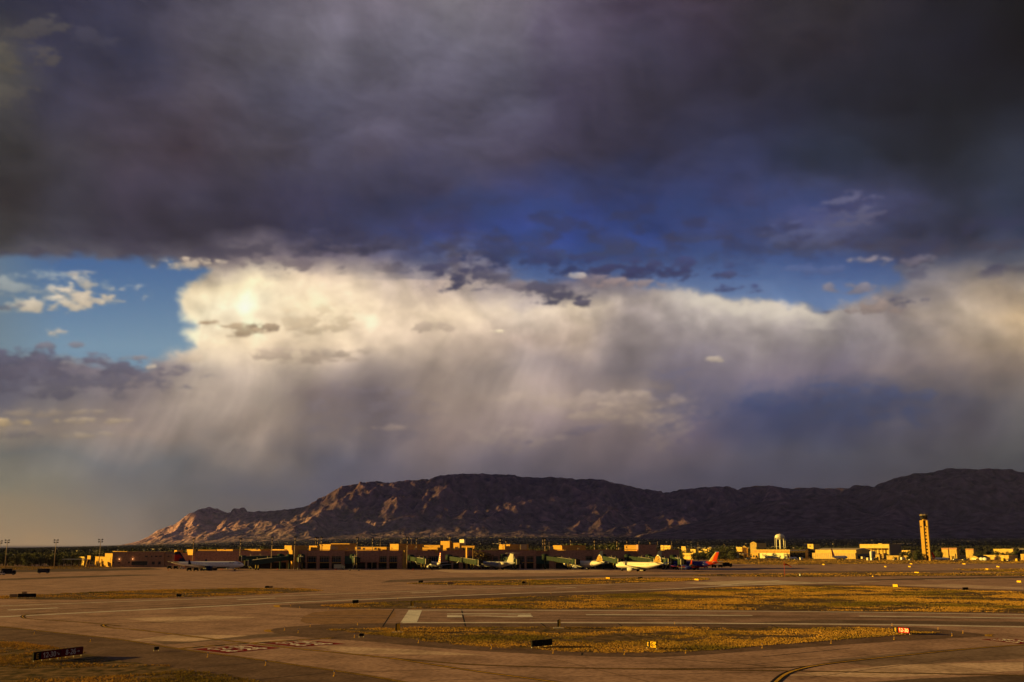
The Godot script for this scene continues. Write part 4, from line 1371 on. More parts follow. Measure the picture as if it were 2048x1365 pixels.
func make_planes() -> void:
	var navy_m := paint(NAVY.r, NAVY.g, NAVY.b, 0.35)
	airliner("white airliner with dark blue and red tail, nose in at the left gates", base_at(417.0, 640.0), Vector2(1.0, -0.03), {"l": 45.5, "r": 2.0, "fin": 6.1, "fin_lean": 0.7, "half": 18.5, "livery": "navy_belly", "winglet": navy_m, "winglet_h": 2.8, "engine_m": navy_m, "engine_r": 1.3, "title": "DELTA", "title_h": 1.15, "title_at": 0.165, "title_m": paint(0.02, 0.03, 0.12)})
	airliner("white airliner with gold globe on dark blue tail, taxiing alone on the apron", g(1268, 1143.2) + Vector3(3.0, 0, 3.0), Vector2(-0.63, -0.77).normalized(), {"l": 39.5, "r": 1.95, "fin": 6.9, "half": 17.5, "livery": "grey_belly", "winglet": navy_m, "winglet_h": 2.9, "engine_r": 1.25, "title": "UNITED", "title_h": 1.0, "title_at": 0.24, "title_m": paint(0.03, 0.03, 0.08)})
	airliner("white airliner with gold globe tail parked at a green jet bridge", base_at(1167.0, 668.0), Vector2(-0.62, -0.78).normalized(), {"l": 39.5, "r": 1.95, "fin": 6.6, "half": 17.0, "livery": "grey_belly", "winglet": navy_m, "engine_r": 1.25})
	airliner("small airliner seen from behind with red and white striped tail", base_at(871.0, 668.0), Vector2(-0.30, -0.95).normalized(), {"l": 30.0, "r": 1.6, "fin": 6.0, "half": 13.2, "livery": "striped_tail", "winglet": paint(0.7, 0.7, 0.7, 0.4), "winglet_h": 1.9, "winglet_out": 1.3, "engine_r": 0.9, "axis": 3.5})
	airliner("silver airliner with red and blue stripes, tail engines and T-tail", base_at(989.0, 668.0), Vector2(-0.60, -0.80).normalized(), {"l": 45.0, "r": 1.75, "fin": 5.6, "half": 16.2, "livery": "silver_stripes", "t_tail": true, "tail_engines": true, "engine_m": paint(0.55, 0.52, 0.45, 0.35), "engine_r": 1.0, "fin_lean": 0.75, "wing_at": 0.0, "axis": 3.4})
	airliner("blue airliner with red belly and orange striped tail at the last gate", base_at(1387.0, 655.0), Vector2(-0.82, -0.57).normalized(), {"l": 33.6, "r": 1.95, "fin": 6.3, "fin_lean": 0.85, "half": 16.0, "livery": "blue_red_belly", "winglet": paint(0.62, 0.07, 0.015, 0.35), "winglet_h": 2.8, "engine_m": paint(0.03, 0.04, 0.25, 0.35), "engine_r": 1.2})
	airliner("red tailed turboprop parked before the hangar with white doors", base_at(1583.0, 1120.0), Vector2(0.75, -0.66), {"called": "commuter_plane", "l": 19.0, "r": 1.05, "fin": 5.0, "half": 9.5, "livery": "red_tail", "sweep": 0.05, "propellers": true, "engine_r": 0.55, "axis": 2.1, "wheel": 0.4})
	airliner("white jet with red swept tail before the big yellow hangar", base_at(1678.0, 1120.0), Vector2(0.72, -0.69), {"called": "business_jet", "l": 34.0, "r": 1.6, "fin": 8.0, "half": 12.0, "livery": "white_red_tail", "engine_r": 0.8, "axis": 3.0})
	airliner("small white plane with red tail at the foot of the control tower", base_at(1880.0, 1040.0), Vector2(0.93, -0.36), {"called": "commuter_plane", "l": 22.0, "r": 1.15, "fin": 5.6, "half": 10.5, "livery": "red_tail", "sweep": 0.05, "propellers": true, "engine_r": 0.6, "axis": 2.3, "wheel": 0.4})

# ---------- buildings ----------
# a block turned so that its left face catches the evening sun: the near upright edge stands on the sight line xm, its left face reaches to x0, its right face to x1
func turned(xm: float, x0: float, x1: float, dist: float, turn := 0.95) -> PackedVector2Array:
	var c := xz(base_at(xm, dist))
	var da := Vector2(-cos(turn), -sin(turn))
	var db := Vector2(sin(turn), -cos(turn))
	var a := c + da * maxf(0.5, reach(c, da, x0))
	var b := c + db * maxf(0.5, reach(c, db, x1))
	return PackedVector2Array([a, c, b, a + b - c])

func reach(c: Vector2, d: Vector2, x: float) -> float:
	var p := base_at(x, 1000.0)
	var k := p.x / 1000.0
	# (c.x + t d.x) = k * -(c.y + t d.y)
	return -(c.x + k * c.y) / (d.x + k * d.y)

func inset(q: PackedVector2Array, by: float) -> PackedVector2Array:
	return Geometry2D.offset_polygon(q, by)[0]

# the point at the fraction u along the face a-b of a turned block, set out from the wall
func on_face(q: PackedVector2Array, left: bool, u: float, out: float) -> Vector2:
	var a := q[0] if left else q[1]
	var b := q[1] if left else q[2]
	var d := (b - a).normalized()
	var n := Vector2(-d.y, d.x)
	if n.dot(-(a + b)) < 0.0:
		n = -n
	return a + (b - a) * u + n * out

# a panel let into or standing proud of a face, from u0 to u1 and from y0 to y1
func face_panel(parent: Node, called: String, q: PackedVector2Array, left: bool, u0: float, u1: float, y0: float, y1: float, out: float, m: Material) -> MeshInstance3D:
	var a := on_face(q, left, u0, out)
	var b := on_face(q, left, u1, out)
	var c := on_face(q, left, u1, -0.3)
	var d := on_face(q, left, u0, -0.3)
	var st := flat()
	prism(st, PackedVector2Array([a, b, c, d]), y0, y1)
	return put(called, st, m, parent)

func turned_block(parent: Node, called: String, xm: float, x0: float, x1: float, ytop: float, dist: float, m: Material, y0 := 0.0, rim := true, turn := 0.95) -> PackedVector2Array:
	var q := turned(xm, x0, x1, dist, turn)
	var top := high(xm, ytop, dist)
	var st := flat()
	prism(st, q, y0, top)
	var o := put(called, st, m, parent)
	if rim:
		st = flat()
		prism(st, inset(q, 0.12), top - 0.25, top + 0.12)
		put("coping", st, m, o)
	return q

func facade_box(parent: Node, called: String, x0: float, x1: float, ya: float, yb: float, dist: float, depth: float, m: Material) -> MeshInstance3D:
	# a straight block whose front stands square to -z at the distance dist, between two sight lines and two heights in metres
	var a := base_at(x0, dist)
	var b := base_at(x1, dist)
	var st := flat()
	box(st, Vector3((a.x + b.x) * 0.5, (ya + yb) * 0.5, -dist - depth * 0.5), Vector3(b.x - a.x, yb - ya, depth))
	return put(called, st, m, parent)

var stucco: Material
var stucco_dark: Material
var plaster: Material
var pane: Material
var blind: Material

func make_buildings() -> void:
	var fine := ramp_noise(42, 0.02, 6, Color(0.84, 0.83, 0.82), Color(0.96, 0.96, 0.96), Color(1, 1, 1), 1024)
	var coarse := ramp_noise(41, 0.02, 4, Color(0.84, 0.83, 0.82), Color(0.95, 0.95, 0.94), Color(1, 1, 1), 512)
	stucco = weathered(0.78, 0.45, 0.11, coarse, 18.0, fine, 7.0)
	stucco_dark = weathered(0.68, 0.35, 0.235, coarse, 18.0, fine, 7.0)  # same adobe as stucco: sun and shade are put into the two colours
	plaster = weathered(0.95, 0.66, 0.20, coarse, 30.0, fine, 9.0)
	pane = paint(0.012, 0.016, 0.024, 0.12)
	blind = paint(0.035, 0.06, 0.10, 0.4)
	terminal()
	office()
	hangars()
	far_buildings()
	towers()

func terminal() -> void:
	var t := thing("terminal_building", "long brown adobe style airport terminal with yellow-lit roof blocks", "terminal")
	var D := 690.0
	var roof := high(1024, 1101.5, D)
	var sill := high(1024, 1113.0, D)
	var deck := high(1024, 1125.5, D)
	var beige := paint(0.42, 0.34, 0.24, 0.8)
	# the recessed service storey and the core behind the facade
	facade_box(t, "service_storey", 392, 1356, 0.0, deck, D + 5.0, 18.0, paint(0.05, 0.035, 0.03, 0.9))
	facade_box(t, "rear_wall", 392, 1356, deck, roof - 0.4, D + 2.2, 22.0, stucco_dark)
	# the upper storey: solid lengths and window bays
	var solid := [[390, 541], [541, 614.5], [633.7, 640], [659.5, 664], [683, 690], [705, 759], [774, 779], [795, 797], [797, 809], [815, 836], [852, 857], [873, 906], [918, 926], [950, 969], [977, 986], [996, 1035], [1049, 1053], [1067, 1072], [1098, 1108], [1122, 1146], [1146, 1171], [1185, 1221], [1234, 1249], [1275, 1313], [1330, 1358]]
	var bays := [[614.5, 633.7], [640, 659.5], [664, 683], [759, 774], [779, 795], [836, 852], [857, 873], [906, 918], [926, 950], [969, 977], [986, 996], [1035, 1049], [1053, 1067], [1108, 1122], [1171, 1185], [1221, 1234], [1313, 1330]]
	var green := paint(0.045, 0.085, 0.075, 0.5)
	var k := 0
	for s in solid:
		var top := roof + (0.0 if k % 3 else 0.35)
		if s[0] == 390:
			top = high(1024, 1105.0, D)
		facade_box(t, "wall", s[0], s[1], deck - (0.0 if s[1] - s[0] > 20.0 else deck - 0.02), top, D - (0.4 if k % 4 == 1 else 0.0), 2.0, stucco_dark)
		k += 1
	for b in bays:
		facade_box(t, "lintel", b[0], b[1], sill, roof, D + 0.25, 1.6, stucco_dark)
		var w := facade_box(t, "window", b[0], b[1], deck + 0.1, sill, D + 1.7, 0.3, pane)
		var a := base_at(b[0], D)
		var c := base_at(b[1], D)
		var st := flat()
		for i in 4:
			box(st, Vector3(lerpf(a.x, c.x, (i + 0.5) / 4.0), (deck + sill) * 0.5, -D - 1.62), Vector3(0.14, sill - deck - 0.2, 0.14))
		box(st, Vector3((a.x + c.x) * 0.5, sill - 0.6, -D - 1.6), Vector3(c.x - a.x - 0.1, 0.25, 0.2))
		put("mullion", st, beige, w)
		st = flat()
		box(st, Vector3((a.x + c.x) * 0.5, deck + 1.2, -D - 1.66), Vector3(c.x - a.x - 0.3, 1.6, 0.04))
		put("blue_blind", st, blind, w)
		facade_box(t, "sill", b[0], b[1], deck - 0.35, deck + 0.1, D + 0.2, 1.6, stucco)
	for p in [[690, 705], [809, 815], [873, 878], [1072, 1098]]:
		facade_box(t, "green_panel", p[0], p[1], deck - 1.0, sill, D - 0.2, 3.0, green)
	# columns of the service storey and dark doors between them
	for x in [600, 614, 636, 661, 686, 733, 756, 800, 812, 855, 905, 960, 1000, 1040, 1051, 1069, 1110, 1150, 1190, 1240, 1290, 1340]:
		facade_box(t, "column", x - 1.6, x + 1.6, 0.0, deck - 0.05, D + 0.5, 1.2, stucco_dark)
	for x in [606, 625, 650, 674, 745, 770, 830, 930, 980, 1020, 1060, 1130, 1170, 1215, 1265, 1315]:
		facade_box(t, "service_door", x - 5.0, x + 5.0, 0.0, deck * 0.75, D + 4.7, 0.3, paint(0.02, 0.02, 0.022, 0.6))
	# coping along the eaves
	for s in [[596, 809], [815, 924], [983, 1275], [1313, 1358]]:
		facade_box(t, "coping", s[0], s[1], roof + 0.36, roof + 0.6, D - 0.6, 3.0, stucco)
	# turned roof blocks: their left faces are in the sun, their right faces in shade; near edge, left and right reach, top line, distance
	for b in [
		[466, 434, 489, 1099.8, 694, 0.6], [522, 489, 541, 1099.3, 694, 0.6], [432, 396, 434, 1100.4, 704, 0.3], [634, 618, 640, 1092.6, 700, 0.8], [661, 639, 712, 1089.6, 712, 0.8], [699, 661, 712, 1088.0, 724, 0.6], [773, 710, 779, 1095.0, 690, 0.6],
		[797, 780, 815, 1089.0, 700, 0.9], [812, 800, 846, 1089.4, 716, 0.9], [875, 845, 881, 1096.0, 689, 0.6], [880, 848, 886, 1091.2, 697, 0.6], [899, 881, 903, 1083.2, 704, 0.8], [919, 893, 926, 1086.8, 700, 0.7],
		[1020, 998, 1057, 1089.8, 702, 0.9], [1124, 1106, 1171, 1091.8, 700, 0.9], [1275, 1249, 1313, 1091.2, 702, 0.7], [1135, 1124, 1140, 1101.0, 693, 0.8],
	]:
		turned_block(t, "roof_block", b[0], b[1], b[2], b[3], b[4], stucco, roof - (3.0 if b[0] < 530 else 1.5), true, b[5])
	# the lit end wall behind the left gates, and the stair block above it
	var q := turned_block(t, "end_wall", 585, 542, 597, 1101.6, 684, stucco)
	face_panel(t, "service_door", q, true, 0.15, 0.28, 0.0, 4.0, 0.12, paint(0.05, 0.035, 0.03, 0.8))
	face_panel(t, "service_door", q, true, 0.58, 0.74, 0.0, 4.4, 0.12, paint(0.03, 0.02, 0.02, 0.8))
	turned_block(t, "roof_block", 583, 569, 615, 1092.2, 690, stucco, high(583, 1101.6, 684) - 0.3)
	turned_block(t, "roof_block", 569, 545, 574, 1099.8, 696, stucco, roof - 1.5)
	turned_block(t, "end_wall", 386, 374, 392, 1100.0, 690, stucco, high(1024, 1111.0, 690))
	turned_block(t, "end_wall", 354, 349, 366, 1101.4, 700, stucco, high(1024, 1106.0, 700))
	facade_box(t, "link_wall", 345, 392, 0.0, high(360, 1111, 700), 697.0, 10.0, stucco_dark)
	facade_box(t, "link_wall", 354, 376, 0.0, high(360, 1107, 700), 699.0, 10.0, stucco_dark)
	turned_block(t, "corner_wall", 809, 797, 815, 1102.0, 688, stucco)
	facade_box(t, "tall_block", 1276.5, 1313, 0.0, high(1290, 1090.2, D), D - 1.5, 12.0, stucco_dark)
	# pergola of lit beams beside the tree
	var py := high(936, 1092.3, 684)
	for x in [934.0, 948.0]:
		var pq := turned(x, x - 2.6, x + 1.2, 684)
		var st := flat()
		prism(st, pq, 0.0, py - 1.2)
		put("pergola_post", st, stucco, t)
	var bq := turned(949, 923, 951, 683.4, 0.5)
	var bs := flat()
	prism(bs, bq, py - 1.2, py)
	put("pergola_beam", bs, stucco, t)
	# roof equipment
	for v in [[665, 1099.5, 3.0], [672, 1100, 2.0], [693, 1090, 1.4], [718, 1090.5, 2.2], [728, 1090, 1.4], [751, 1091, 1.6], [775, 1089.5, 1.6], [913, 1097, 2.4], [1103, 1100.5, 2.6], [1047, 1089, 4.5], [832, 1100.5, 1.5], [1158, 1100.8, 1.5], [1215, 1101, 1.4], [1240, 1101.2, 1.8], [450, 1099.4, 1.4], [514, 1098.8, 1.4], [985, 1100.4, 1.4], [991, 1100.4, 1.2]]:
		var p := base_at(v[0], 694.0)
		var st := flat()
		soft_box(st, Vector3(p.x, roof + 0.5 + v[2] * 0.35, p.z), Vector3(v[2], v[2] * 0.8, v[2] * 0.8), 0.08)
		put("roof_unit", st, paint(0.45, 0.36, 0.24, 0.7), t)
	# the white tank housing and the open frame beside it
	var ty := high(923, 1087.5, 706)
	turned_block(t, "white_roof_housing", 928, 919, 931, 1079.8, 704, paint(0.72, 0.66, 0.52, 0.7), ty - 1.0)
	var fs := flat()
	var fa := base_at(929.5, 706)
	var fb := base_at(939.5, 706)
	for i in 6:
		var x := lerpf(fa.x, fb.x, i / 5.0)
		box(fs, Vector3(x, ty + 1.2, -706), Vector3(0.12, 2.8, 0.12))
		box(fs, Vector3(x, ty + 1.2, -709), Vector3(0.12, 2.8, 0.12))
	for h in [0.0, 1.3, 2.6]:
		box(fs, Vector3((fa.x + fb.x) * 0.5, ty + h, -706), Vector3(fb.x - fa.x, 0.12, 0.12))
	put("roof_frame", fs, paint(0.3, 0.28, 0.26, 0.6), t)

func office() -> void:
	var t := thing("office_building", "low tan flat-roofed office building left of the first airliner", "building")
	var D := 745.0
	var m := weathered(0.52, 0.31, 0.19, ramp_noise(41, 0.02, 4, Color(0.84, 0.83, 0.82), Color(0.95, 0.95, 0.94), Color(1, 1, 1), 512), 18.0, ramp_noise(42, 0.02, 6, Color(0.84, 0.83, 0.82), Color(0.96, 0.96, 0.96), Color(1, 1, 1), 1024), 7.0)
	var top := high(280, 1104.2, D)
	facade_box(t, "wall", 226, 330, 0.0, top, D, 24.0, m)
	facade_box(t, "wall", 330, 352, 0.0, high(340, 1108.0, D), D + 1.0, 20.0, m)
	turned_block(t, "end_wall", 226, 192, 232, 1115.2, D + 2.0, stucco)
	turned_block(t, "end_wall", 226, 211, 231, 1108.0, D + 3.0, stucco)
	turned_block(t, "roof_block", 255, 226, 262, 1104.0, D + 4.0, stucco, top - 1.2)
	var y0 := high(200, 1131.5, D)
	for w in [[291, 297, 1111.8, 1115.2], [302.5, 306, 1111.8, 1115.2], [310.5, 316.5, 1111.8, 1115.2], [319, 325, 1111.8, 1115.2], [227.5, 230.5, 1124, 1128], [238.5, 241.5, 1124, 1128], [258, 262, 1123.5, 1128], [265, 297, 1122.8, 1131.5], [305, 312, 1123.5, 1130], [318, 324, 1123.5, 1130], [336, 340, 1112, 1115]]:
		var f := facade_box(t, "window", w[0], w[1], high(300, w[3], D), high(300, w[2], D), D - 0.12, 0.3, paint(0.30, 0.2, 0.14, 0.8))
		var a := base_at(w[0], D)
		var b := base_at(w[1], D)
		var st := flat()
		box(st, Vector3((a.x + b.x) * 0.5, (high(300, w[3], D) + high(300, w[2], D)) * 0.5, -D + 0.14), Vector3(b.x - a.x - 0.4, high(300, w[2], D) - high(300, w[3], D) - 0.4, 0.05))
		put("pane", st, pane, f)
	# wall lamps that are lit
	for l in [[238, 1119], [265, 1118.6]]:
		var p := at(l[0], l[1], D - 0.4)
		var lamp := StandardMaterial3D.new()
		lamp.albedo_color = Color(0.9, 0.7, 0.5)
		lamp.emission_enabled = true
		lamp.emission = Color(1.0, 0.75, 0.5)
		lamp.emission_energy_multiplier = 1.2
		var st := round_()
		lathe(st, p, [[0.05, -0.2], [0.22, -0.1], [0.22, 0.1], [0.05, 0.2]], 10)
		put("wall_lamp", st, lamp, t)
		var li := OmniLight3D.new()
		li.name = "wall_lamp_glow"
		li.position = p + Vector3(0, 0, 0.5)
		li.light_color = Color(1.0, 0.75, 0.5)
		li.light_energy = 0.6
		li.light_size = 0.2
		li.omni_range = 30.0
		li.omni_attenuation = 2.0
		li.shadow_enabled = true
		add_child(li, true)
	# the small covered entrance left of it: a yellow head on two legs, and a pale canopy
	var g2 := thing("entrance_gate", "yellow gate head on slanted legs at the left end of the office building", "gate")
	turned_block(g2, "gate_head", 182.5, 176, 184, 1112.4, D - 4.0, stucco, high(180, 1119.2, D))
	for x in [176.0, 181.0]:
		var p := base_at(x, D - 3.0)
		var st := flat()
		tube(st, Vector3(p.x - 0.6, 0, p.z), Vector3(p.x + 0.4, high(180, 1119.2, D), p.z), 0.4, 0.35, 6)
		put("gate_leg", st, stucco, g2)
	var c := thing("canopy", "flat pale canopy under the trees beside the yellow gate", "canopy")
	facade_box(c, "roof", 125, 175, high(150, 1120.2, D), high(150, 1119.0, D), D + 6.0, 8.0, paint(0.5, 0.48, 0.44, 0.7))
	for x in [130, 145, 160, 172]:
		facade_box(c, "post", x - 0.3, x + 0.3, 0.0, high(150, 1120.2, D) - 0.02, D + 9.0, 0.3, paint(0.3, 0.28, 0.25, 0.7))
	var s2 := thing("small_building", "small cream building behind the pale canopy", "building")
	var q := turned_block(s2, "wall", 170, 157, 173, 1114.6, 790, plaster)
	for k in 4:
		face_panel(s2, "window", q, true, 0.12 + k * 0.22, 0.24 + k * 0.22, high(160, 1119, 790), high(160, 1116.2, 790), 0.06, pane)
	# the kerb wall in the sun before the parked cars
	var bar := thing("barrier_wall", "low concrete barrier lit yellow in front of the parked cars", "barrier")
	var p0 := g(262, 1133.8)
	var p1 := g(342, 1134.8)
	for i in 14:
		var a := p0.lerp(p1, i / 14.0)
		var b := p0.lerp(p1, (i + 0.94) / 14.0)
		var st := flat()
		var d := (b - a).normalized()
		var nrm := Vector3(-d.z, 0, d.x)
		var loops := []
		for e in [a, b]:
			loops.append(PackedVector3Array([e + nrm * 0.3, e + nrm * 0.12 + Vector3(0, 0.9, 0), e - nrm * 0.12 + Vector3(0, 0.9, 0), e - nrm * 0.3]))
		loft(st, loops)
		put("barrier_block", st, paint(0.6, 0.52, 0.38, 0.8), bar)

func leaf_doors(parent: Node, q: PackedVector2Array, left: bool, u0: float, u1: float, n: int, y0: float, y1: float, m: Material) -> void:
	for i in n:
		face_panel(parent, "door_leaf", q, left, lerpf(u0, u1, (i + 0.02) / n), lerpf(u0, u1, (i + 0.96) / n), y0, y1, 0.25 + 0.12 * (i % 2), m)

func hangars() -> void:
	var cream := paint(0.78, 0.76, 0.46, 0.7)
	var shade := paint(0.03, 0.026, 0.024, 0.8)
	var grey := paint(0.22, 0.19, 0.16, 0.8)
	# hangar with white doors
	var h := thing("hangar", "hangar with pale sliding doors and orange striped parapet", "hangar")
	var D := 1240.0
	var q := turned_block(h, "wall", 1579, 1506.5, 1616, 1100.4, D, plaster, 0.0, true, 0.85)
	leaf_doors(h, q, true, 0.14, 0.98, 7, 0.0, high(1540, 1107.3, D), cream)
	for k in 26:
		face_panel(h, "parapet_rib", q, true, 0.01 + k * 0.038, 0.027 + k * 0.038, high(1540, 1106.6, D), high(1540, 1101.4, D), 0.2, paint(0.50, 0.22, 0.07, 0.8))
	face_panel(h, "white_fascia", q, false, 0.0, 0.84, high(1540, 1102.6, D), high(1540, 1100.8, D), 0.4, paint(0.75, 0.72, 0.66, 0.6))
	for k in 4:
		face_panel(h, "window_wall", q, false, 0.02 + k * 0.205, 0.215 + k * 0.205, 0.6, high(1540, 1102.8, D), 0.1, pane)
	var h2 := thing("annex_building", "low orange brick annex left of the hangar with pale doors", "building")
	var q2 := turned_block(h2, "wall", 1516, 1498, 1519, 1107.2, D - 6.0, stucco)
	for k in 3:
		face_panel(h2, "window", q2, true, 0.1 + k * 0.3, 0.3 + k * 0.3, 1.5, 4.0, 0.08, pane)
	# small terminal
	var s := thing("small_terminal", "flat-roofed orange general aviation terminal with white eaves", "building")
	q = turned_block(s, "wall", 1488, 1463, 1493, 1109.8, D + 10.0, stucco)
	var st := flat()
	prism(st, inset(q, 1.6), high(1475, 1109.6, D), high(1475, 1108.2, D))
	put("eaves", st, paint(0.72, 0.62, 0.48, 0.7), s)
	turned_block(s, "roof_block", 1478.5, 1470, 1488, 1104.2, D + 16.0, stucco, 4.0)
	for k in 3:
		face_panel(s, "window", q, true, 0.05 + k * 0.32, 0.27 + k * 0.32, 1.0, high(1475, 1111.6, D), 0.1, [pane, cream, pane][k])
	# big yellow hangar with a gable
	D = 1200.0
	var y := thing("hangar", "wide yellow corrugated hangar with dark open gable end", "hangar")
	var low := high(1660, 1107.0, D)
	var q3 := turned_block(y, "wall", 1710, 1624, 1742, 1107.0, D, plaster, 0.0, true, 0.75)
	var q4 := turned_block(y, "upper_wall", 1712, 1630.5, 1741, 1100.6, D + 4.0, plaster, low - 0.5, true, 0.75)
	var yt := high(1660, 1100.6, D + 4.0)
	st = flat()
	var mid_l := (q4[0] + q4[3]) * 0.5
	var mid_r := (q4[1] + q4[2]) * 0.5
	var rh := yt + 2.2
	quad(st, Vector3(q4[0].x, yt + 0.1, q4[0].y), Vector3(q4[1].x, yt + 0.1, q4[1].y), Vector3(mid_r.x, rh, mid_r.y), Vector3(mid_l.x, rh, mid_l.y))
	quad(st, Vector3(q4[2].x, yt + 0.1, q4[2].y), Vector3(q4[3].x, yt + 0.1, q4[3].y), Vector3(mid_l.x, rh, mid_l.y), Vector3(mid_r.x, rh, mid_r.y))
	tri(st, Vector3(q4[1].x, yt + 0.1, q4[1].y), Vector3(q4[2].x, yt + 0.1, q4[2].y), Vector3(mid_r.x, rh, mid_r.y))
	put("roof", st, paint(0.42, 0.36, 0.28, 0.7), y)
	for k in 22:
		face_panel(y, "wall_rib", q3, true, 0.02 + k * 0.0445, 0.03 + k * 0.0445, 0.2, low - 0.4, 0.16, paint(0.54, 0.42, 0.26, 0.8))
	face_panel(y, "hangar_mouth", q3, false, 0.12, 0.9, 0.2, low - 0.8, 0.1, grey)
	for k in 4:
		face_panel(y, "door_leaf", q3, false, 0.14 + k * 0.19, 0.32 + k * 0.19, 0.2, low * 0.5, 0.3, shade)
	# tall maintenance hall with an open bay
	D = 1280.0
	var b := thing("maintenance_hall", "tall yellow maintenance hall with open bay and blank grey side", "hangar")
	var eave := high(1750, 1097.2, D)
	var q5 := turned(1779, 1720, 1803, D, 0.85)
	st = flat()
	prism(st, q5, eave, high(1750, 1089.0, D))
	put("wall", st, plaster, b)
	st = flat()
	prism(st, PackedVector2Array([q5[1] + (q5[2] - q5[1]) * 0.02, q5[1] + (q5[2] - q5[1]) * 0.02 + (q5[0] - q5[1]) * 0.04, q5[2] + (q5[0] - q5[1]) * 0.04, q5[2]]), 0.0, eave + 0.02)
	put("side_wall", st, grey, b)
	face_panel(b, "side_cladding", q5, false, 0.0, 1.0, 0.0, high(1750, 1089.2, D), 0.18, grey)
	var back := PackedVector2Array([q5[0] + (q5[3] - q5[0]) * 0.35, q5[1] + (q5[2] - q5[1]) * 0.35, q5[2] - (q5[2] - q5[1]) * 0.05, q5[3]])
	st = flat()
	prism(st, back, 0.0, eave + 0.03)
	put("bay_wall", st, plaster, b)
	for k in 9:
		var p := on_face(q5, true, 0.03 + k * 0.117, -0.8)
		st = flat()
		box(st, Vector3(p.x, eave * 0.5, p.y), Vector3(0.7, eave, 0.7))
		put("bay_column", st, [plaster, shade, plaster][k % 3], b)
		if k % 2:
			p = on_face(q5, true, 0.07 + k * 0.1, -4.0)
			st = flat()
			soft_box(st, Vector3(p.x, 3.2, p.y), Vector3(4.0, 6.4, 3.0), 0.3)
			put("bay_equipment", st, paint(0.5, 0.34, 0.15, 0.8), b)
	turned_block(b, "roof_unit", 1765, 1757, 1771, 1087.8, D + 8.0, plaster, high(1750, 1089.0, D) - 0.2, false)
	# silos
	for i in 2:
		var p := base_at(1742.4 + i * 5.4, 1190.0)
		var o := thing("silo", ["white round silo at the corner of the yellow hangar", "grey round silo right of the white silo"][i], "silo", p)
		st = round_()
		lathe(st, Vector3.ZERO, [[1.9 - i * 0.1, 0.0], [1.9 - i * 0.1, 8.6], [1.75, 8.9], [0.5, 9.5], [0.05, 9.6]], 18)
		put("shell", st, [paint(0.75, 0.70, 0.60, 0.6), paint(0.34, 0.32, 0.32, 0.6)][i], o)
		st = flat()
		for k in 12:
			box(st, Vector3(-0.2, 0.5 + k * 0.7, 1.95), Vector3(0.4, 0.06, 0.06))
		put("ladder", st, paint(0.3, 0.3, 0.3, 0.5), o)
	# low sheds between the maintenance hall and the control tower
	D = 1130.0
	var low_set := [
		["shed", "long low shed with open dark bays left of the tower trees", 1824, 1772, 1828, 1112.2, 1128.0, 4, 0.6],
		["shed", "small cream shed in front of the silos", 1758, 1750, 1760, 1110.4, 1120.0, 1, 0.7],
		["hangar", "narrow tall hangar with vertical door leaves right of the tower", 1914, 1898, 1919, 1096.6, 1210.0, 6, 0.7],
		["hangar", "flat lit hangar behind the one with vertical door leaves", 1897, 1883, 1900, 1096.8, 1260.0, 2, 0.7],
		["hangar", "square hangar in brown frame behind a round tree", 1947, 1931, 1951, 1098.4, 1240.0, 5, 0.7],
		["warehouse", "long yellow warehouse under the upper flat building at right", 2016, 1966, 2034, 1111.4, 1150.0, 7, 0.85],
		["warehouse", "upper flat yellow building behind the long warehouse", 2026, 1987, 2030, 1098.8, 1320.0, 5, 0.85],
		["warehouse", "orange building cut by the right edge of the view", 2052, 2040, 2060, 1109.0, 1120.0, 3, 0.7],
		["shed", "low white shed beside the tower hangars", 1909, 1899, 1911, 1108.6, 1150.0, 2, 0.7],
	]
	for e in low_set:
		var o := thing(e[0], e[1], "hangar" if e[0] == "hangar" else "building")
		var dist: float = e[6]
		var qq := turned_block(o, "wall", e[2], e[3], e[4], e[5], dist, plaster if e[5] > 1097.0 else stucco, 0.0, true, e[8])
		var top := high(e[2], e[5], dist)
		if e[0] == "shed":
			for k in e[7]:
				face_panel(o, "bay_shade_panel", qq, true, 0.3 + 0.62 * k / e[7], 0.3 + 0.62 * (k + 0.7) / e[7], 0.1, top * 0.62, 0.08, shade)  # flat dark panel: the shade of an open bay is its colour
		elif e[0] == "hangar":
			leaf_doors(o, qq, true, 0.06, 0.94, e[7], 0.1, top * 0.86, plaster)
			face_panel(o, "brown_frame", qq, true, 0.0, 1.0, top * 0.88, top - 0.1, 0.35, stucco_dark)
		else:
			for k in e[7]:
				face_panel(o, "wall_panel", qq, true, 0.01 + 0.98 * k / e[7], 0.98 * (k + 0.97) / e[7], 0.4, top - 0.5, 0.1 + 0.05 * (k % 2), plaster)
			face_panel(o, "door", qq, true, 0.42, 0.50, 0.0, top * 0.5, 0.3, stucco_dark)
	# gabled hangar with a dark roof
	var gh := thing("gabled_hangar", "gabled cream hangar with dark roof beside two white tanks", "hangar")
	D = 1130.0
	var gq := turned(1956.5, 1938, 1979, D, 0.85)
	var wall_h := high(1950, 1116.4, D)
	var peak := high(1950, 1112.6, D)
	st = flat()
	prism(st, gq, 0.0, wall_h)
	var gm := (gq[0] + gq[1]) * 0.5
	var gn := (gq[3] + gq[2]) * 0.5
	tri(st, Vector3(gq[0].x, wall_h, gq[0].y), Vector3(gq[1].x, wall_h, gq[1].y), Vector3(gm.x, peak, gm.y))
	put("wall", st, plaster, gh)
	st = flat()
	var up := Vector3(0, 0.12, 0)
	quad(st, Vector3(gq[1].x, wall_h, gq[1].y) + up, Vector3(gq[2].x, wall_h, gq[2].y) + up, Vector3(gn.x, peak, gn.y) + up, Vector3(gm.x, peak, gm.y) + up)
	quad(st, Vector3(gq[3].x, wall_h, gq[3].y) + up, Vector3(gq[0].x, wall_h, gq[0].y) + up, Vector3(gm.x, peak, gm.y) + up, Vector3(gn.x, peak, gn.y) + up)
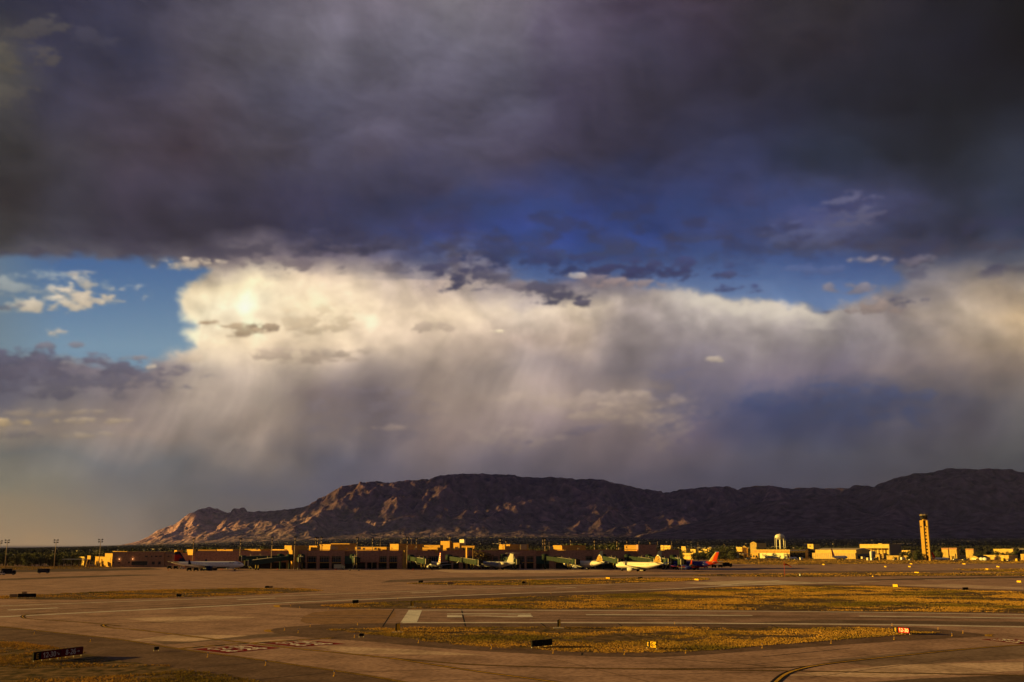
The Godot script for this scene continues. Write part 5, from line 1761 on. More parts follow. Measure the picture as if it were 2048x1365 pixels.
	put("roof", st, paint(0.06, 0.055, 0.05, 0.8), gh)
	leaf_doors(gh, gq, true, 0.2, 0.82, 2, 0.1, wall_h * 0.8, cream)

# lit houses and blocks on the trees beyond the terminal's right end: near edge, left, right, top, distance, label
func far_buildings() -> void:
	for e in [
		[1327, 1321.5, 1330, 1091.4, 1500, "small cream block over the terminal roof end", 1], [1341, 1328, 1345, 1091.8, 1450, "wide cream building above the terminal roof end", 4], [1371, 1363, 1374, 1093.8, 1600, "cream two-storey house with its upper half above the trees", 2], [1372, 1364, 1382, 1097.6, 1480, "low cream house below the two-storey one", 2],
		[1386, 1364.5, 1388, 1107.2, 1150, "long yellow trailer-like building left of the blue airliner", 7], [1391, 1381, 1395, 1099.2, 1400, "pale domed-looking house among trees left of the red tail", 1], [1404, 1397, 1406, 1103.0, 1250, "low lit house behind the red airliner tail", 2], [1414, 1406, 1416, 1099.0, 1420, "small lit house on the wooded rise", 2], [1421, 1415, 1423, 1096.6, 1500, "white capped house above the red airliner tail", 1],
		[1627, 1615.5, 1640, 1089.0, 1420, "plain yellow tower block between two hangars", 1], [1484, 1472.6, 1486, 1095.2, 1420, "long cream house left of the gabled church", 3], [1820, 1795, 1830, 1101.5, 1500, "dim flat building among trees left of the tower", 3],
		[1848, 1838, 1850, 1108.6, 1180, "low lit house at the foot of the control tower", 1],
	]:
		var o := thing("far_building", e[5], "building")
		var q := turned_block(o, "wall", e[0], e[1], e[2], e[3], e[4], plaster)
		var top := high(e[0], e[3], e[4])
		var n: int = e[6]
		for k in n:
			face_panel(o, "window", q, true, (k + 0.3) / n, (k + 0.62) / n, top - 3.6, top - 1.8, 0.06, paint(0.12, 0.08, 0.04, 0.4))
	# two gabled ones
	for e in [[1513.5, 1500.8, 1533, 1087.0, 1083.8, 1400.0, "cream gabled hall with dark roof left of the water tower"], [1493.5, 1484, 1496, 1095.6, 1092.0, 1420.0, "small cream gabled house beside the long cream house"]]:
		var o := thing("gabled_house", e[6], "building")
		var q := turned(e[0], e[1], e[2], e[5], 0.55)
		var wall_h := high(e[0], e[3], e[5])
		var peak := high(e[0], e[4], e[5])
		var st := flat()
		prism(st, q, 0.0, wall_h)
		var m := (q[0] + q[1]) * 0.5
		var n := (q[3] + q[2]) * 0.5
		tri(st, Vector3(q[0].x, wall_h, q[0].y), Vector3(q[1].x, wall_h, q[1].y), Vector3(m.x, peak, m.y))
		put("wall", st, plaster, o)
		st = flat()
		var up := Vector3(0, 0.15, 0)
		quad(st, Vector3(q[1].x, wall_h, q[1].y) + up, Vector3(q[2].x, wall_h, q[2].y) + up, Vector3(n.x, peak, n.y) + up, Vector3(m.x, peak, m.y) + up)
		quad(st, Vector3(q[3].x, wall_h, q[3].y) + up, Vector3(q[0].x, wall_h, q[0].y) + up, Vector3(m.x, peak, m.y) + up, Vector3(n.x, peak, n.y) + up)
		put("roof", st, paint(0.02, 0.018, 0.018, 0.8), o)

func towers() -> void:
	# control tower: two tall shafts with a stack of stair windows between them and a dark cab
	var D := 1080.0
	var t := thing("control_tower", "tall yellow air traffic control tower with dark glass cab", "control tower")
	var top := high(1848, 1041.5, D)
	var wall := weathered(0.98, 0.60, 0.12, ramp_noise(41, 0.02, 4, Color(0.84, 0.83, 0.82), Color(0.95, 0.95, 0.94), Color(1, 1, 1), 512), 12.0, ramp_noise(42, 0.02, 6, Color(0.84, 0.83, 0.82), Color(0.96, 0.96, 0.96), Color(1, 1, 1), 1024), 5.0)
	var mid := base_at(1853.0, D)
	var turn := Basis(Vector3.UP, -0.62)
	for s in [[-2.35, 3.5, 5.0], [2.95, 1.75, 4.6]]:
		var st := flat()
		var o: Vector3 = turn * Vector3(s[0], 0, 0.0)
		box(st, Vector3(mid.x + o.x, top * 0.5, mid.z + o.z), Vector3(s[1], top, s[2]), turn)
		var m := put("shaft", st, wall, t)
		st = flat()
		for k in 12:
			box(st, Vector3(mid.x + o.x, top * (k + 1) / 13.0, mid.z + o.z), Vector3(s[1] + 0.06, 0.12, s[2] + 0.06), turn)
		put("joint_band", st, paint(0.44, 0.30, 0.15, 0.8), m)
		st = flat()
		box(st, Vector3(mid.x + o.x, top - 6.6, mid.z + o.z) + turn * Vector3(-s[1] * 0.2, 0, s[2] * 0.5), Vector3(1.6, 1.4, 0.14), turn)
		put("louvre", st, paint(0.12, 0.07, 0.03, 0.8), m)
	var st := flat()
	var core: Vector3 = turn * Vector3(0.7, 0, -1.0)
	box(st, Vector3(mid.x + core.x, top * 0.5, mid.z + core.z), Vector3(2.8, top - 0.1, 3.0), turn)
	put("core", st, paint(0.03, 0.02, 0.016, 0.7), t)
	for k in 9:
		st = flat()
		var c: Vector3 = turn * Vector3(1.2, 0, 1.3)
		box(st, Vector3(mid.x + c.x, 6.2 + k * 3.55, mid.z + c.z), Vector3(1.2, 2.0, 1.2), turn)
		put("stair_landing", st, wall, t)
	# neck, flaring cab, roof and aerials
	st = round_()
	lathe(st, Vector3(mid.x, 0, mid.z), [[2.2, top - 0.1], [2.2, top + 1.4]], 8)
	put("neck", st, wall, t)
	st = flat()
	lathe(st, Vector3(mid.x, 0, mid.z), [[3.2, top + 1.0], [4.0, top + 1.6], [4.0, top + 2.2], [3.0, top + 2.3]], 8)
	put("gallery", st, paint(0.05, 0.035, 0.025, 0.7), t)
	st = flat()
	lathe(st, Vector3(mid.x, 0, mid.z), [[3.2, top + 2.2], [4.3, top + 5.2]], 8)
	var cab := put("cab_glass", st, paint(0.010, 0.010, 0.012, 0.1), t)
	st = flat()
	for k in 8:
		var a := -TAU * k / 8
		tube(st, Vector3(mid.x + cos(a) * 3.25, top + 2.2, mid.z + sin(a) * 3.25), Vector3(mid.x + cos(a) * 4.35, top + 5.2, mid.z + sin(a) * 4.35), 0.1, 0.1, 5)
	put("cab_mullion", st, paint(0.08, 0.06, 0.04, 0.6), cab)
	st = flat()
	lathe(st, Vector3(mid.x, 0, mid.z), [[4.6, top + 5.2], [4.6, top + 5.9], [3.6, top + 6.2], [0.1, top + 6.4]], 8)
	var roof := put("cab_roof", st, paint(0.36, 0.28, 0.18, 0.7), t)
	for a in [[-3.4, 1.6, 1.6], [-2.0, -1.0, 2.0], [0.5, 1.5, 1.2], [2.0, -1.5, 2.4], [3.4, 1.0, 1.8], [3.7, -0.5, 1.4]]:
		st = flat()
		tube(st, Vector3(mid.x + a[0], top + 5.9, mid.z + a[1]), Vector3(mid.x + a[0], top + 6.2 + a[2], mid.z + a[1]), 0.09, 0.05, 5)
		put("aerial", st, paint(0.2, 0.17, 0.14, 0.6), roof)
	# water tower
	D = 1500.0
	var p := base_at(1561.0, D)
	var w := thing("water_tower", "white round water tower on thin legs behind the hangar", "water tower", p)
	var white := paint(0.78, 0.72, 0.58, 0.6)
	var tt := high(1561, 1068.6, D)
	var tb := high(1561, 1079.0, D)
	var r := 6.9
	var th := tt - tb
	st = round_()
	lathe(st, Vector3.ZERO, [[1.2, tb - 1.2], [3.6, tb - 0.2], [5.6, tb + 1.2], [r, tb + 2.6], [r, tb + th * 0.55], [6.2, tb + th * 0.74], [4.4, tb + th * 0.90], [2.0, tb + th * 0.985], [0.1, tt]], 28)
	put("tank", st, white, w)
	st = round_()
	lathe(st, Vector3.ZERO, [[r + 0.35, tb + 2.5], [r + 0.35, tb + 2.75]], 28)
	put("walkway", st, white, w)
	st = round_()
	tube(st, Vector3(0, 0, 0), Vector3(0, tb - 0.8, 0), 1.1, 1.1, 14)
	put("riser", st, white, w)
	st = round_()
	lathe(st, Vector3.ZERO, [[0.3, tt - 0.1], [0.3, tt + 0.7], [0.05, tt + 1.1]], 10)
	put("vent", st, white, w)
	for k in 8:
		var a := TAU * (k + 0.3) / 8
		st = round_()
		tube(st, Vector3(cos(a) * 8.2, 0, sin(a) * 8.2), Vector3(cos(a) * (r - 0.1), tb + 2.7, sin(a) * (r - 0.1)), 0.42, 0.38, 8)
		put("leg", st, white, w)
		for h in [0.52]:
			st = flat()
			var rr := lerpf(8.2, r - 0.1, h)
			var b := TAU * (k + 1.3) / 8
			tube(st, Vector3(cos(a) * rr, (tb + 2.7) * h, sin(a) * rr), Vector3(cos(b) * rr, (tb + 2.7) * h, sin(b) * rr), 0.14, 0.14, 5)
			put("strut", st, white, w)

# ---------- jet bridges, masts, signs, vehicles, trees ----------
# a jet bridge from its rotunda (x, distance) to its cab: pixel columns and distances, heights of the floor in metres
func jet_bridge(label: String, x0: float, d0: float, x1: float, d1: float, y0: float, y1: float, tone_: Color, cab_right := true) -> void:
	var t := thing("jet_bridge", label, "jet bridge")
	var a := base_at(x0, d0)
	var b := base_at(x1, d1)
	var green := paint(tone_.r, tone_.g, tone_.b, 0.55)
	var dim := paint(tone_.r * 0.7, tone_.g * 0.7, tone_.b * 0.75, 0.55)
	var dark := paint(0.02, 0.02, 0.02, 0.8)
	var cream := paint(0.55, 0.50, 0.36, 0.6)
	var st := round_()
	lathe(st, a, [[2.3, y0 - 0.3], [2.3, y0 + 3.2], [1.6, y0 + 3.7], [0.1, y0 + 3.9]], 14)
	var rot := put("rotunda", st, dim, t)
	st = flat()
	tube(st, a, a + Vector3(0, y0 - 0.3, 0), 0.6, 0.6, 8)
	put("rotunda_column", st, dim, rot)
	# the walkway from the terminal wall
	st = flat()
	box(st, Vector3(a.x, y0 + 1.4, (a.z - 688.0) * 0.5), Vector3(2.6, 3.0, absf(a.z + 688.0)))
	put("walkway", st, dim, t)
	var fa := a + Vector3(0, y0 + 1.4, 0)
	var fb := b + Vector3(0, y1 + 1.4, 0)
	var dir := (fb - fa).normalized()
	var bas := Basis.looking_at(dir, Vector3.UP)
	var l := fa.distance_to(fb)
	st = flat()
	box(st, fa + dir * (l * 0.28), Vector3(2.5, 2.7, l * 0.56), bas)
	var inner := put("tunnel", st, green, t)
	st = flat()
	box(st, fa + dir * (l * 0.72), Vector3(3.0, 3.1, l * 0.56), bas)
	var outer := put("tunnel", st, green, t)
	st = flat()
	var n := int(l / 2.2)
	for i in n:
		var k := (i + 0.5) / n
		var w := 1.28 if k < 0.44 else 1.53
		for s in [-1.0, 1.0]:
			box(st, fa + dir * (l * k) + bas.x * (w * s), Vector3(0.05, 2.6, 0.12), bas)
	put("tunnel_rib", st, dim, outer).set_meta("kind", "stuff")
	st = flat()
	box(st, fa + dir * (l * 0.72) + bas.y * 1.62, Vector3(2.8, 0.12, l * 0.54), bas)
	put("tunnel_roof", st, cream, outer)
	st = flat()
	for k in [0.55, 0.8]:
		tube(st, fa + dir * (l * k) + bas.y * 1.6, fa + dir * (l * k) + bas.y * 3.0, 0.12, 0.12, 6)
	put("cable_post", st, cream, inner)
	# cab with its bellows
	st = round_()
	lathe(st, b, [[2.1, y1 - 0.3], [2.1, y1 + 3.3], [1.4, y1 + 3.6]], 14)
	var cab := put("cab", st, green, t)
	var side := (bas.x if cab_right else -bas.x)
	if side.z < -0.3:
		side = -side
	var front := (dir * 0.8 + Vector3(1.0 if cab_right else -1.0, 0, 0.2)).normalized()
	front.y = 0.0
	st = flat()
	box(st, b + Vector3(0, y1 + 1.5, 0) + front * 1.9, Vector3(3.2, 3.2, 1.8), Basis.looking_at(front, Vector3.UP))
	put("bellows", st, paint(0.03, 0.028, 0.026, 0.9), cab)
	st = flat()
	for s in [-1.0, 1.0]:
		var c: Vector3 = b + Vector3(0, y1 + 1.5, 0) + front * 1.0 + front.cross(Vector3.UP) * (1.9 * s)
		tube(st, c - Vector3(0, 1.7, 0), c + Vector3(0, 1.7, 0), 0.35, 0.35, 8)
	put("cab_frame", st, cream, cab)
	# drive column with wheels, stair
	var m := fa + dir * (l * 0.80)
	for s in [-1.0, 1.0]:
		st = flat()
		var p: Vector3 = m + bas.x * (1.2 * s)
		box(st, Vector3(p.x, (m.y - 1.5) * 0.5 + 0.4, p.z), Vector3(0.5, m.y - 2.2, 0.5), Basis(Vector3.UP, bas.get_euler().y))
		var leg := put("leg", st, paint(0.30, 0.22, 0.06, 0.6), t)
		st = round_()
		tube(st, Vector3(p.x, 0.55, p.z) - bas.x * 0.3, Vector3(p.x, 0.55, p.z) + bas.x * 0.3, 0.55, 0.55, 12)
		put("wheel", st, dark, leg)
	st = flat()
	var s0 := b + Vector3(0, y1, 0) - dir * 1.5 + Vector3(0, 0, 2.4)
	var s1 := Vector3(s0.x - dir.x * 5.0, 0.1, s0.z + 1.0)
	for s in [-0.45, 0.45]:
		tube(st, s0 + Vector3(0, 0, s), s1 + Vector3(0, 0, s), 0.09, 0.09, 5)
	for k in 9:
		box(st, s0.lerp(s1, (k + 0.5) / 9.0), Vector3(0.3, 0.05, 0.95))
	put("service_stair", st, paint(0.30, 0.28, 0.24, 0.6), t)

func make_bridges() -> void:
	var g1 := Color(0.036, 0.056, 0.042)
	var g2 := Color(0.036, 0.062, 0.056)
	jet_bridge("long dark teal jet bridge sloping down to the first airliner's nose", 580, 678, 499, 650, 6.0, 3.0, g2, false)
	jet_bridge("higher teal jet bridge behind the sloping one at the left gates", 562, 682, 487, 672, 6.2, 5.4, g2, false)
	jet_bridge("teal jet bridge end-on beside a floodlight mast with pale cab posts", 604, 684, 601, 664, 6.0, 4.6, g2)
	jet_bridge("teal jet bridge end-on at the middle of the terminal with pale cab posts", 707, 684, 712, 664, 6.0, 4.6, g2)
	jet_bridge("green jet bridge left of the red and white striped tail", 822, 682, 853, 662, 5.6, 3.8, g1)
	jet_bridge("long green jet bridge right of the red and white striped tail", 898, 680, 957, 660, 5.8, 3.2, g1)
	jet_bridge("green jet bridge behind the silver T-tailed airliner", 1007, 682, 1034, 666, 6.0, 3.4, g1)
	jet_bridge("long green jet bridge left of the parked gold globe airliner", 1090, 680, 1150, 664, 6.0, 3.4, g1)
	jet_bridge("short green jet bridge behind the taxiing airliner's nose", 1206, 682, 1236, 664, 6.0, 3.8, g1)
	jet_bridge("green jet bridge above the back of the taxiing airliner", 1255, 682, 1306, 668, 6.0, 3.8, g1)
	jet_bridge("green jet bridge right of the taxiing airliner's dark tail", 1297, 684, 1336, 662, 5.8, 3.8, g1)
	jet_bridge("last green jet bridge reaching the blue airliner's nose", 1346, 680, 1362, 654, 5.6, 3.6, g1)

func mast(label: String, where: Vector3, h: float, kind: int) -> void:
	var t := thing("floodlight_mast", label, "light mast", where, 0.0, "floodlight masts round the apron and terminal")
	var pole_m := paint(0.50, 0.36, 0.24, 0.6)
	var st := round_()
	tube(st, Vector3.ZERO, Vector3(0, h, 0), 0.32 if kind != 2 else 0.12, 0.17 if kind != 2 else 0.07, 8)
	put("pole", st, pole_m, t)
	if kind == 2:
		return
	var dark := paint(0.02, 0.018, 0.018, 0.6)
	var heads := [[-1.3, 0.0], [1.3, 0.0], [-1.2, -1.6], [1.2, -1.6]] if kind == 0 else [[-0.5, 0.0], [0.5, 0.0], [0.1, -2.2], [-0.3, -4.6]]
	st = flat()
	box(st, Vector3(0, h - 0.2, 0), Vector3(2.4 if kind == 0 else 1.2, 0.15, 0.15))
	box(st, Vector3(0, h - 1.8, 0), Vector3(2.2 if kind == 0 else 0.9, 0.15, 0.15))
	put("crossarm", st, pole_m, t)
	for p in heads:
		st = flat()
		soft_box(st, Vector3(p[0], h + p[1], 0.2), Vector3(1.0 if kind == 0 else 0.75, 0.85, 0.7), 0.15)
		put("floodlight", st, dark, t)

func make_masts() -> void:
	# x, foot y or distance, top y, kind
	var list := [[-1, 760, 1082.6, 0], [13, 720, 1081, 0], [111, 730, 1080.8, 0], [200, 738, 1079.8, 0], [386.5, 676, 1078.5, 1], [480.6, 676, 1078.5, 1], [543.6, 672, 1075.2, 1], [589.4, 660, 1074.8, 1], [630.5, 720, 1075.8, 1], [634.8, 724, 1076.6, 1], [642, 712, 1075.2, 1], [714, 676, 1076, 1], [744.6, 690, 1076.6, 1], [760.4, 700, 1077, 2], [800.8, 716, 1078.5, 2], [803.6, 720, 1078.7, 2], [814.4, 672, 1075, 1], [822.4, 712, 1079.4, 2], [832.6, 714, 1077.5, 1], [899, 710, 1073.8, 1], [998.6, 712, 1077.4, 1], [1001, 714, 1077.6, 1], [1011.6, 718, 1081.5, 1], [1085.8, 694, 1078.7, 1], [1090, 696, 1078, 1], [1098.4, 696, 1084.6, 2], [1141.4, 706, 1080.3, 1], [1189, 690, 1080.6, 1], [1234, 692, 1082.2, 1], [1254, 698, 1081.4, 1], [1277.8, 712, 1083.2, 2], [1300.4, 694, 1083.6, 1], [1315.2, 694, 1083.2, 2], [1343.4, 694, 1083.2, 2], [1396.4, 1200, 1084.6, 1], [1448.6, 1220, 1088, 1]]
	for k in list.size():
		var e: Array = list[k]
		var p := base_at(e[0], e[1])
		var near := ["at the left edge of the view", "before the dark trees at far left", "alone before the trees left of the office", "at the left end of the office building"]
		var label: String
		if k < 4:
			label = "tall floodlight mast with four dark lamps %s" % near[k]
		elif e[3] == 2:
			label = "thin bare pole on the terminal skyline, %s upright from the left" % ORDINAL[k]
		else:
			label = "slim floodlight mast at the terminal, %s upright from the left" % ORDINAL[k]
		mast(label, p, high(e[0], e[2], e[1]), e[3])
	# lattice mast on the terminal roof
	var p := base_at(899.0, 712.0)
	var t := thing("lattice_mast", "short lattice mast with dark fittings behind the white roof housing", "mast", Vector3(p.x, high(899, 1087, 712), p.z))
	var st := flat()
	for k in 4:
		for s in [[-0.5, -0.5], [0.5, -0.5], [0.5, 0.5], [-0.5, 0.5]]:
			tube(st, Vector3(s[0], k * 1.2, s[1]), Vector3(s[1], k * 1.2 + 1.2, -s[0]), 0.06, 0.06, 4)
	put("lattice", st, paint(0.4, 0.3, 0.2, 0.6), t)
	# street lamps among the trees
	for e in [[27, 850, 1110, "small street lamp among the trees, far left"], [106, 850, 1102, "small white street lamp left of the second apron mast"], [180, 860, 1100.8, "small street lamp above the yellow gate head"], [236, 860, 1101, "white street lamp behind the office roof, left one"], [289, 860, 1101, "white street lamp behind the office roof, right one"], [347, 800, 1106, "white street lamp left of the dark blue tail"], [1383, 1300, 1090, "white street lamp beyond the terminal end"]]:
		var q := base_at(e[0], e[1])
		var h := high(e[0], e[2], e[1])
		var o := thing("street_lamp", e[3], "street lamp", q)
		st = flat()
		tube(st, Vector3.ZERO, Vector3(0, h, 0), 0.12, 0.08, 6)
		put("pole", st, paint(0.3, 0.27, 0.24, 0.6), o)
		st = flat()
		soft_box(st, Vector3(0, h, 0), Vector3(1.6, 0.35, 0.5), 0.1)
		put("lamp_head", st, paint(0.75, 0.72, 0.66, 0.5), o)

# ---------- airfield signs: a = left foot, b = right foot as read from the front; faces are [width share, background, ink, text] ----------
func sign_board(label: String, a: Vector3, b: Vector3, y0: float, y1: float, faces: Array, group := "") -> Node3D:
	var mid := (a + b) * 0.5
	var d := (b - a)
	var w := d.length()
	var t := thing("airfield_sign", label, "airfield sign", mid, atan2(-d.z, d.x), group)
	var frame := paint(0.014, 0.013, 0.012, 0.6)
	var gone := 0.0
	for f in faces:
		var fw: float = f[0] * w
		var cx := -w * 0.5 + gone + fw * 0.5
		gone += fw
		var st := flat()
		soft_box(st, Vector3(cx, (y0 + y1) * 0.5, 0), Vector3(fw - 0.03, y1 - y0, 0.28), 0.03)
		var cabinet := put("cabinet", st, frame, t)
		if f[1] != null:
			st = flat()
			box(st, Vector3(cx, (y0 + y1) * 0.5, 0.145), Vector3(fw - 0.10, y1 - y0 - 0.08, 0.02))
			var face := put("sign_face", st, f[1], cabinet)
			if f.size() > 3:
				var h := (y1 - y0) * 0.9
				var tm := lettering(f[3], h)
				var size: Vector3 = tm.get_aabb().size
				var m := put_mesh("sign_lettering", tm, f[2], face)
				var k := minf(1.0, fw * (0.86 if f.size() < 5 else 0.66) / size.x) if size.x > 0.0 else 1.0
				m.scale = Vector3(k, minf(1.0, (y1 - y0) * 0.7 / size.y), 1)
				m.position = Vector3(cx - (0.0 if f.size() < 5 else 0.26 * h), (y0 + y1) * 0.5, 0.168)
				if f.size() > 4:
					arrow(face, Vector3(cx + size.x * k * 0.5 - 0.02 * h + 0.18 * h, (y0 + y1) * 0.5, 0.168), h * 0.5, f[4], f[2])
				if f.size() > 5:
					# a frame line inside a location panel
					st = flat()
					for s in [-1.0, 1.0]:
						box(st, Vector3(cx + s * (fw * 0.5 - 0.12), (y0 + y1) * 0.5, 0.16), Vector3(0.06, y1 - y0 - 0.2, 0.02))
						box(st, Vector3(cx, (y0 + y1) * 0.5 + s * ((y1 - y0) * 0.5 - 0.10), 0.159), Vector3(fw - 0.2, 0.06, 0.02))
					put("frame_line", st, f[2], face)
	var n := maxi(2, int(w / 1.3) + 1)
	for k in n:
		var st := flat()
		box(st, Vector3(lerpf(-w * 0.48, w * 0.48, float(k) / (n - 1)), y0 * 0.5, 0), Vector3(0.10, y0, 0.10))
		put("leg", st, paint(0.55, 0.50, 0.42, 0.6), t)
	return t

func arrow(parent: Node, c: Vector3, s: float, angle: float, m: Material) -> void:
	var st := flat()
	var b := Basis(Vector3(0, 0, 1), angle)
	box(st, c, Vector3(s, s * 0.14, 0.02), b)
	for k in [-1.0, 1.0]:
		var bb := b * Basis(Vector3(0, 0, 1), k * 0.7)
		box(st, c + b * Vector3(s * 0.5, 0, 0.0005) - bb * Vector3(s * 0.2, 0, 0), Vector3(s * 0.44, s * 0.14, 0.018 + 0.002 * k), bb)
	put("arrow", st, m, parent)

func make_signs() -> void:
	var red := paint(0.46, 0.012, 0.014, 0.5)
	var shaded_red := paint(0.11, 0.007, 0.010, 0.5)
	var yel := paint(0.78, 0.46, 0.02, 0.5)
	var ink := paint(0.01, 0.01, 0.01, 0.5)
	var white := paint(0.80, 0.78, 0.74, 0.5)
	var shaded_white := paint(0.50, 0.46, 0.43, 0.6)
	var gold := paint(0.70, 0.42, 0.03, 0.5)
	var blk := paint(0.010, 0.010, 0.010, 0.5)
	# left foreground sign, turned from the sun; its shade is put into darker paints
	sign_board("long red sign with shade-darkened face reading E 12-30 and 8-26 on the left foreground grass", g(64, 1326.5), g(163.5, 1313.5), 0.28, 1.32, [[0.14, blk, paint(0.32, 0.2, 0.03, 0.6), "E"], [0.385, shaded_red, shaded_white, "12-30", -0.75], [0.475, shaded_red, shaded_white, "8-26", 0.0]])
	sign_board("big black back of a sign on the middle grass island", g(1063, 1297.4), g(1104, 1293.6), 0.2, 1.1, [[0.5, null], [0.5, null]])
	sign_board("yellow sign reading E and G with arrow on the middle grass island", g(1293.5, 1298.2), g(1314.5, 1300.2), 0.22, 1.14, [[0.4, blk, gold, "E"], [0.6, yel, ink, "G", 0.8]])
	sign_board("red sign reading E 12-30 at the right tip of the grass island", g(1788.5, 1267.6), g(1821, 1270.6), 0.22, 1.14, [[0.31, blk, gold, "E"], [0.69, red, white, "12-30"]])
	sign_board("small black sign on two legs on the left shoulder, beside the red pavement panel", g(307, 1303.4), g(317, 1302.8), 0.18, 0.6, [[1.0, null]])
	sign_board("small black sign between the red pavement panel and the grass island", g(718, 1276), g(727.5, 1275.6), 0.22, 0.64, [[1.0, null]])
	# distance markers seen edge-on
	for e in [[794.5, 1265.5, "dark distance marker edge-on left of the threshold bar, near side"], [1117.5, 1257.2, "dark distance marker on a pale pad beside the runway edge"], [823.5, 1215.5, "dark distance marker edge-on on the far runway side"]]:
		var p := g(e[0], e[1])
		sign_board(e[2], p + Vector3(-0.15, 0, 0.8), p + Vector3(0.25, 0, -0.8), 0.3, 1.55, [[1.0, yel]])
		var st := flat()
		box(st, p + Vector3(0, 0.045, 0), Vector3(2.0, 0.05, 2.4))
		structure("concrete_pad", st, paint(0.45, 0.38, 0.3, 0.9))
	# far ones: x0, x1, foot y, metres high, lit yellow or dark back, label
	for e in [
		[704.5, 716.5, 1209.6, 1.25, 0, "black-backed sign at the left tip of the big grass field"], [34.5, 71.0, 1197.6, 1.5, 0, "long black sign back at the left edge of the golden strip"], [18, 34, 1197.4, 1.3, 2, "tan sign back left of the long black one"], [43, 52.5, 1190.4, 1.0, 2, "small pair of sign backs behind the long black one"],
		[352.6, 356.6, 1195.6, 1.1, 0, "left of two small dark markers on the golden strip"], [358.2, 361.6, 1195.4, 1.1, 0, "right of two small dark markers on the golden strip"], [530, 536, 1178.4, 1.1, 0, "small dark sign at the right end of the golden strip"], [537, 545, 1178.2, 1.0, 2, "tan sign beside the dark one at the golden strip's right end"],
		[837, 845.6, 1167.8, 1.3, 0, "dark sign at the left tip of the apron grass"], [895, 906, 1171.6, 1.5, 2, "brown sign back on the lower edge of the apron grass"], [1044, 1048.5, 1169.6, 1.3, 0, "dark sign in the middle of the apron grass"], [1049, 1052.6, 1169.4, 1.1, 2, "tan marker right of the dark sign in the apron grass"],
		[1212.4, 1220.4, 1158.8, 1.3, 1, "yellow sign below the taxiing airliner's nose"], [1276.5, 1285, 1158.8, 1.3, 0, "dark sign below the taxiing airliner's tail"], [1390, 1398, 1162.0, 1.4, 1, "yellow sign at the right tip of the apron grass"], [1434.6, 1445, 1152.6, 1.0, 0, "dark sign at the left tip of the thin grass strip"], [1514.5, 1519.5, 1154.0, 1.1, 0, "dark sign in the thin grass strip left of the windsock"],
		[1740, 1744, 1153.8, 1.0, 0, "dark sign in the thin grass strip right of the windsock"], [1745, 1748, 1154.4, 0.9, 1, "tiny yellow sign beside the dark one right of the windsock"], [1787, 1797, 1176.6, 1.5, 1, "yellow sign on the upper edge of the big grass field"], [1926.4, 1937, 1182.8, 1.3, 0, "black sign back on the right of the big grass field"],
		[1830, 1838.6, 1147.2, 1.3, 1, "yellow sign below the control tower on thin grass"], [1645.6, 1650, 1131.0, 1.6, 1, "yellow sign on the grass bank before the big yellow hangar"], [1611, 1615, 1130.6, 1.5, 0, "dark sign on the grass bank before the pale hangar doors"], [1769.6, 1773.6, 1135.4, 1.6, 1, "yellow sign on the far taxiway below the silos"], [1820.6, 1825.6, 1129.6, 1.6, 1, "upper of two yellow signs left of the tower foot"], [1817.6, 1822.4, 1135.4, 1.6, 1, "lower of two yellow signs left of the tower foot"],
		[1926, 1932, 1129.8, 1.7, 1, "yellow sign below the square framed hangar"], [1994, 2000, 1135.6, 1.7, 1, "yellow sign below the long yellow warehouse"], [1972, 1978, 1140.6, 1.5, 1, "yellow sign on the golden patch at right"], [1921, 1925, 1147.6, 1.0, 0, "small dark sign below the golden patch"], [2035, 2044, 1166.6, 1.1, 1, "yellow sign at the right edge of the view"],
	]:
		var y := [null, yel, paint(0.40, 0.26, 0.12, 0.7)][e[4]] as Material
		var h: float = e[3] * (0.62 if e[2] < 1165.0 else 0.9)
		var faces := [[1.0, y]] if y != null else [[1.0, null]]
		sign_board(e[5], g(e[0], e[2]), g(e[1], e[2] + (0.5 if e[4] == 1 else -0.4)), h * 0.25, h, faces)
	sign_board("white sign reading 12 right of the windsock", g(1598.6, 1155.2), g(1603, 1155.5), 0.4, 1.9, [[1.0, ink, white, "12"]])
	# windsock
	var p := g(1570, 1155.0)
	var t := thing("windsock", "orange windsock drooping from a thin orange pole", "windsock", p)
	var orange := paint(0.65, 0.07, 0.015, 0.7)
	var st := round_()
	var top := 7.6
	tube(st, Vector3.ZERO, Vector3(0, top, 0), 0.09, 0.06, 8)
	put("pole", st, orange, t)
	st = round_()
	var loops := []
	for k in 7:
		var u := k / 6.0
		var r := lerpf(0.45, 0.2, u)
		var c := Vector3(0.1 + u * 3.4, top - 1.5 - 0.1 * u - 1.1 * maxf(0.0, u - 0.45) * 1.8, 0)
		var ring := PackedVector3Array()
		for i in 10:
			var a := TAU * i / 10
			ring.append(c + Vector3(0, cos(a) * r, sin(a) * r))
		loops.append(ring)
	loft(st, loops, false)
	put("sock", st, orange, t)
	st = round_()
	lathe(st, Vector3(0, 0, 0), [[0.12, 0.0], [0.12, 0.3], [0.05, 0.35]], 10)
	put("base", st, paint(0.4, 0.35, 0.3, 0.8), t)
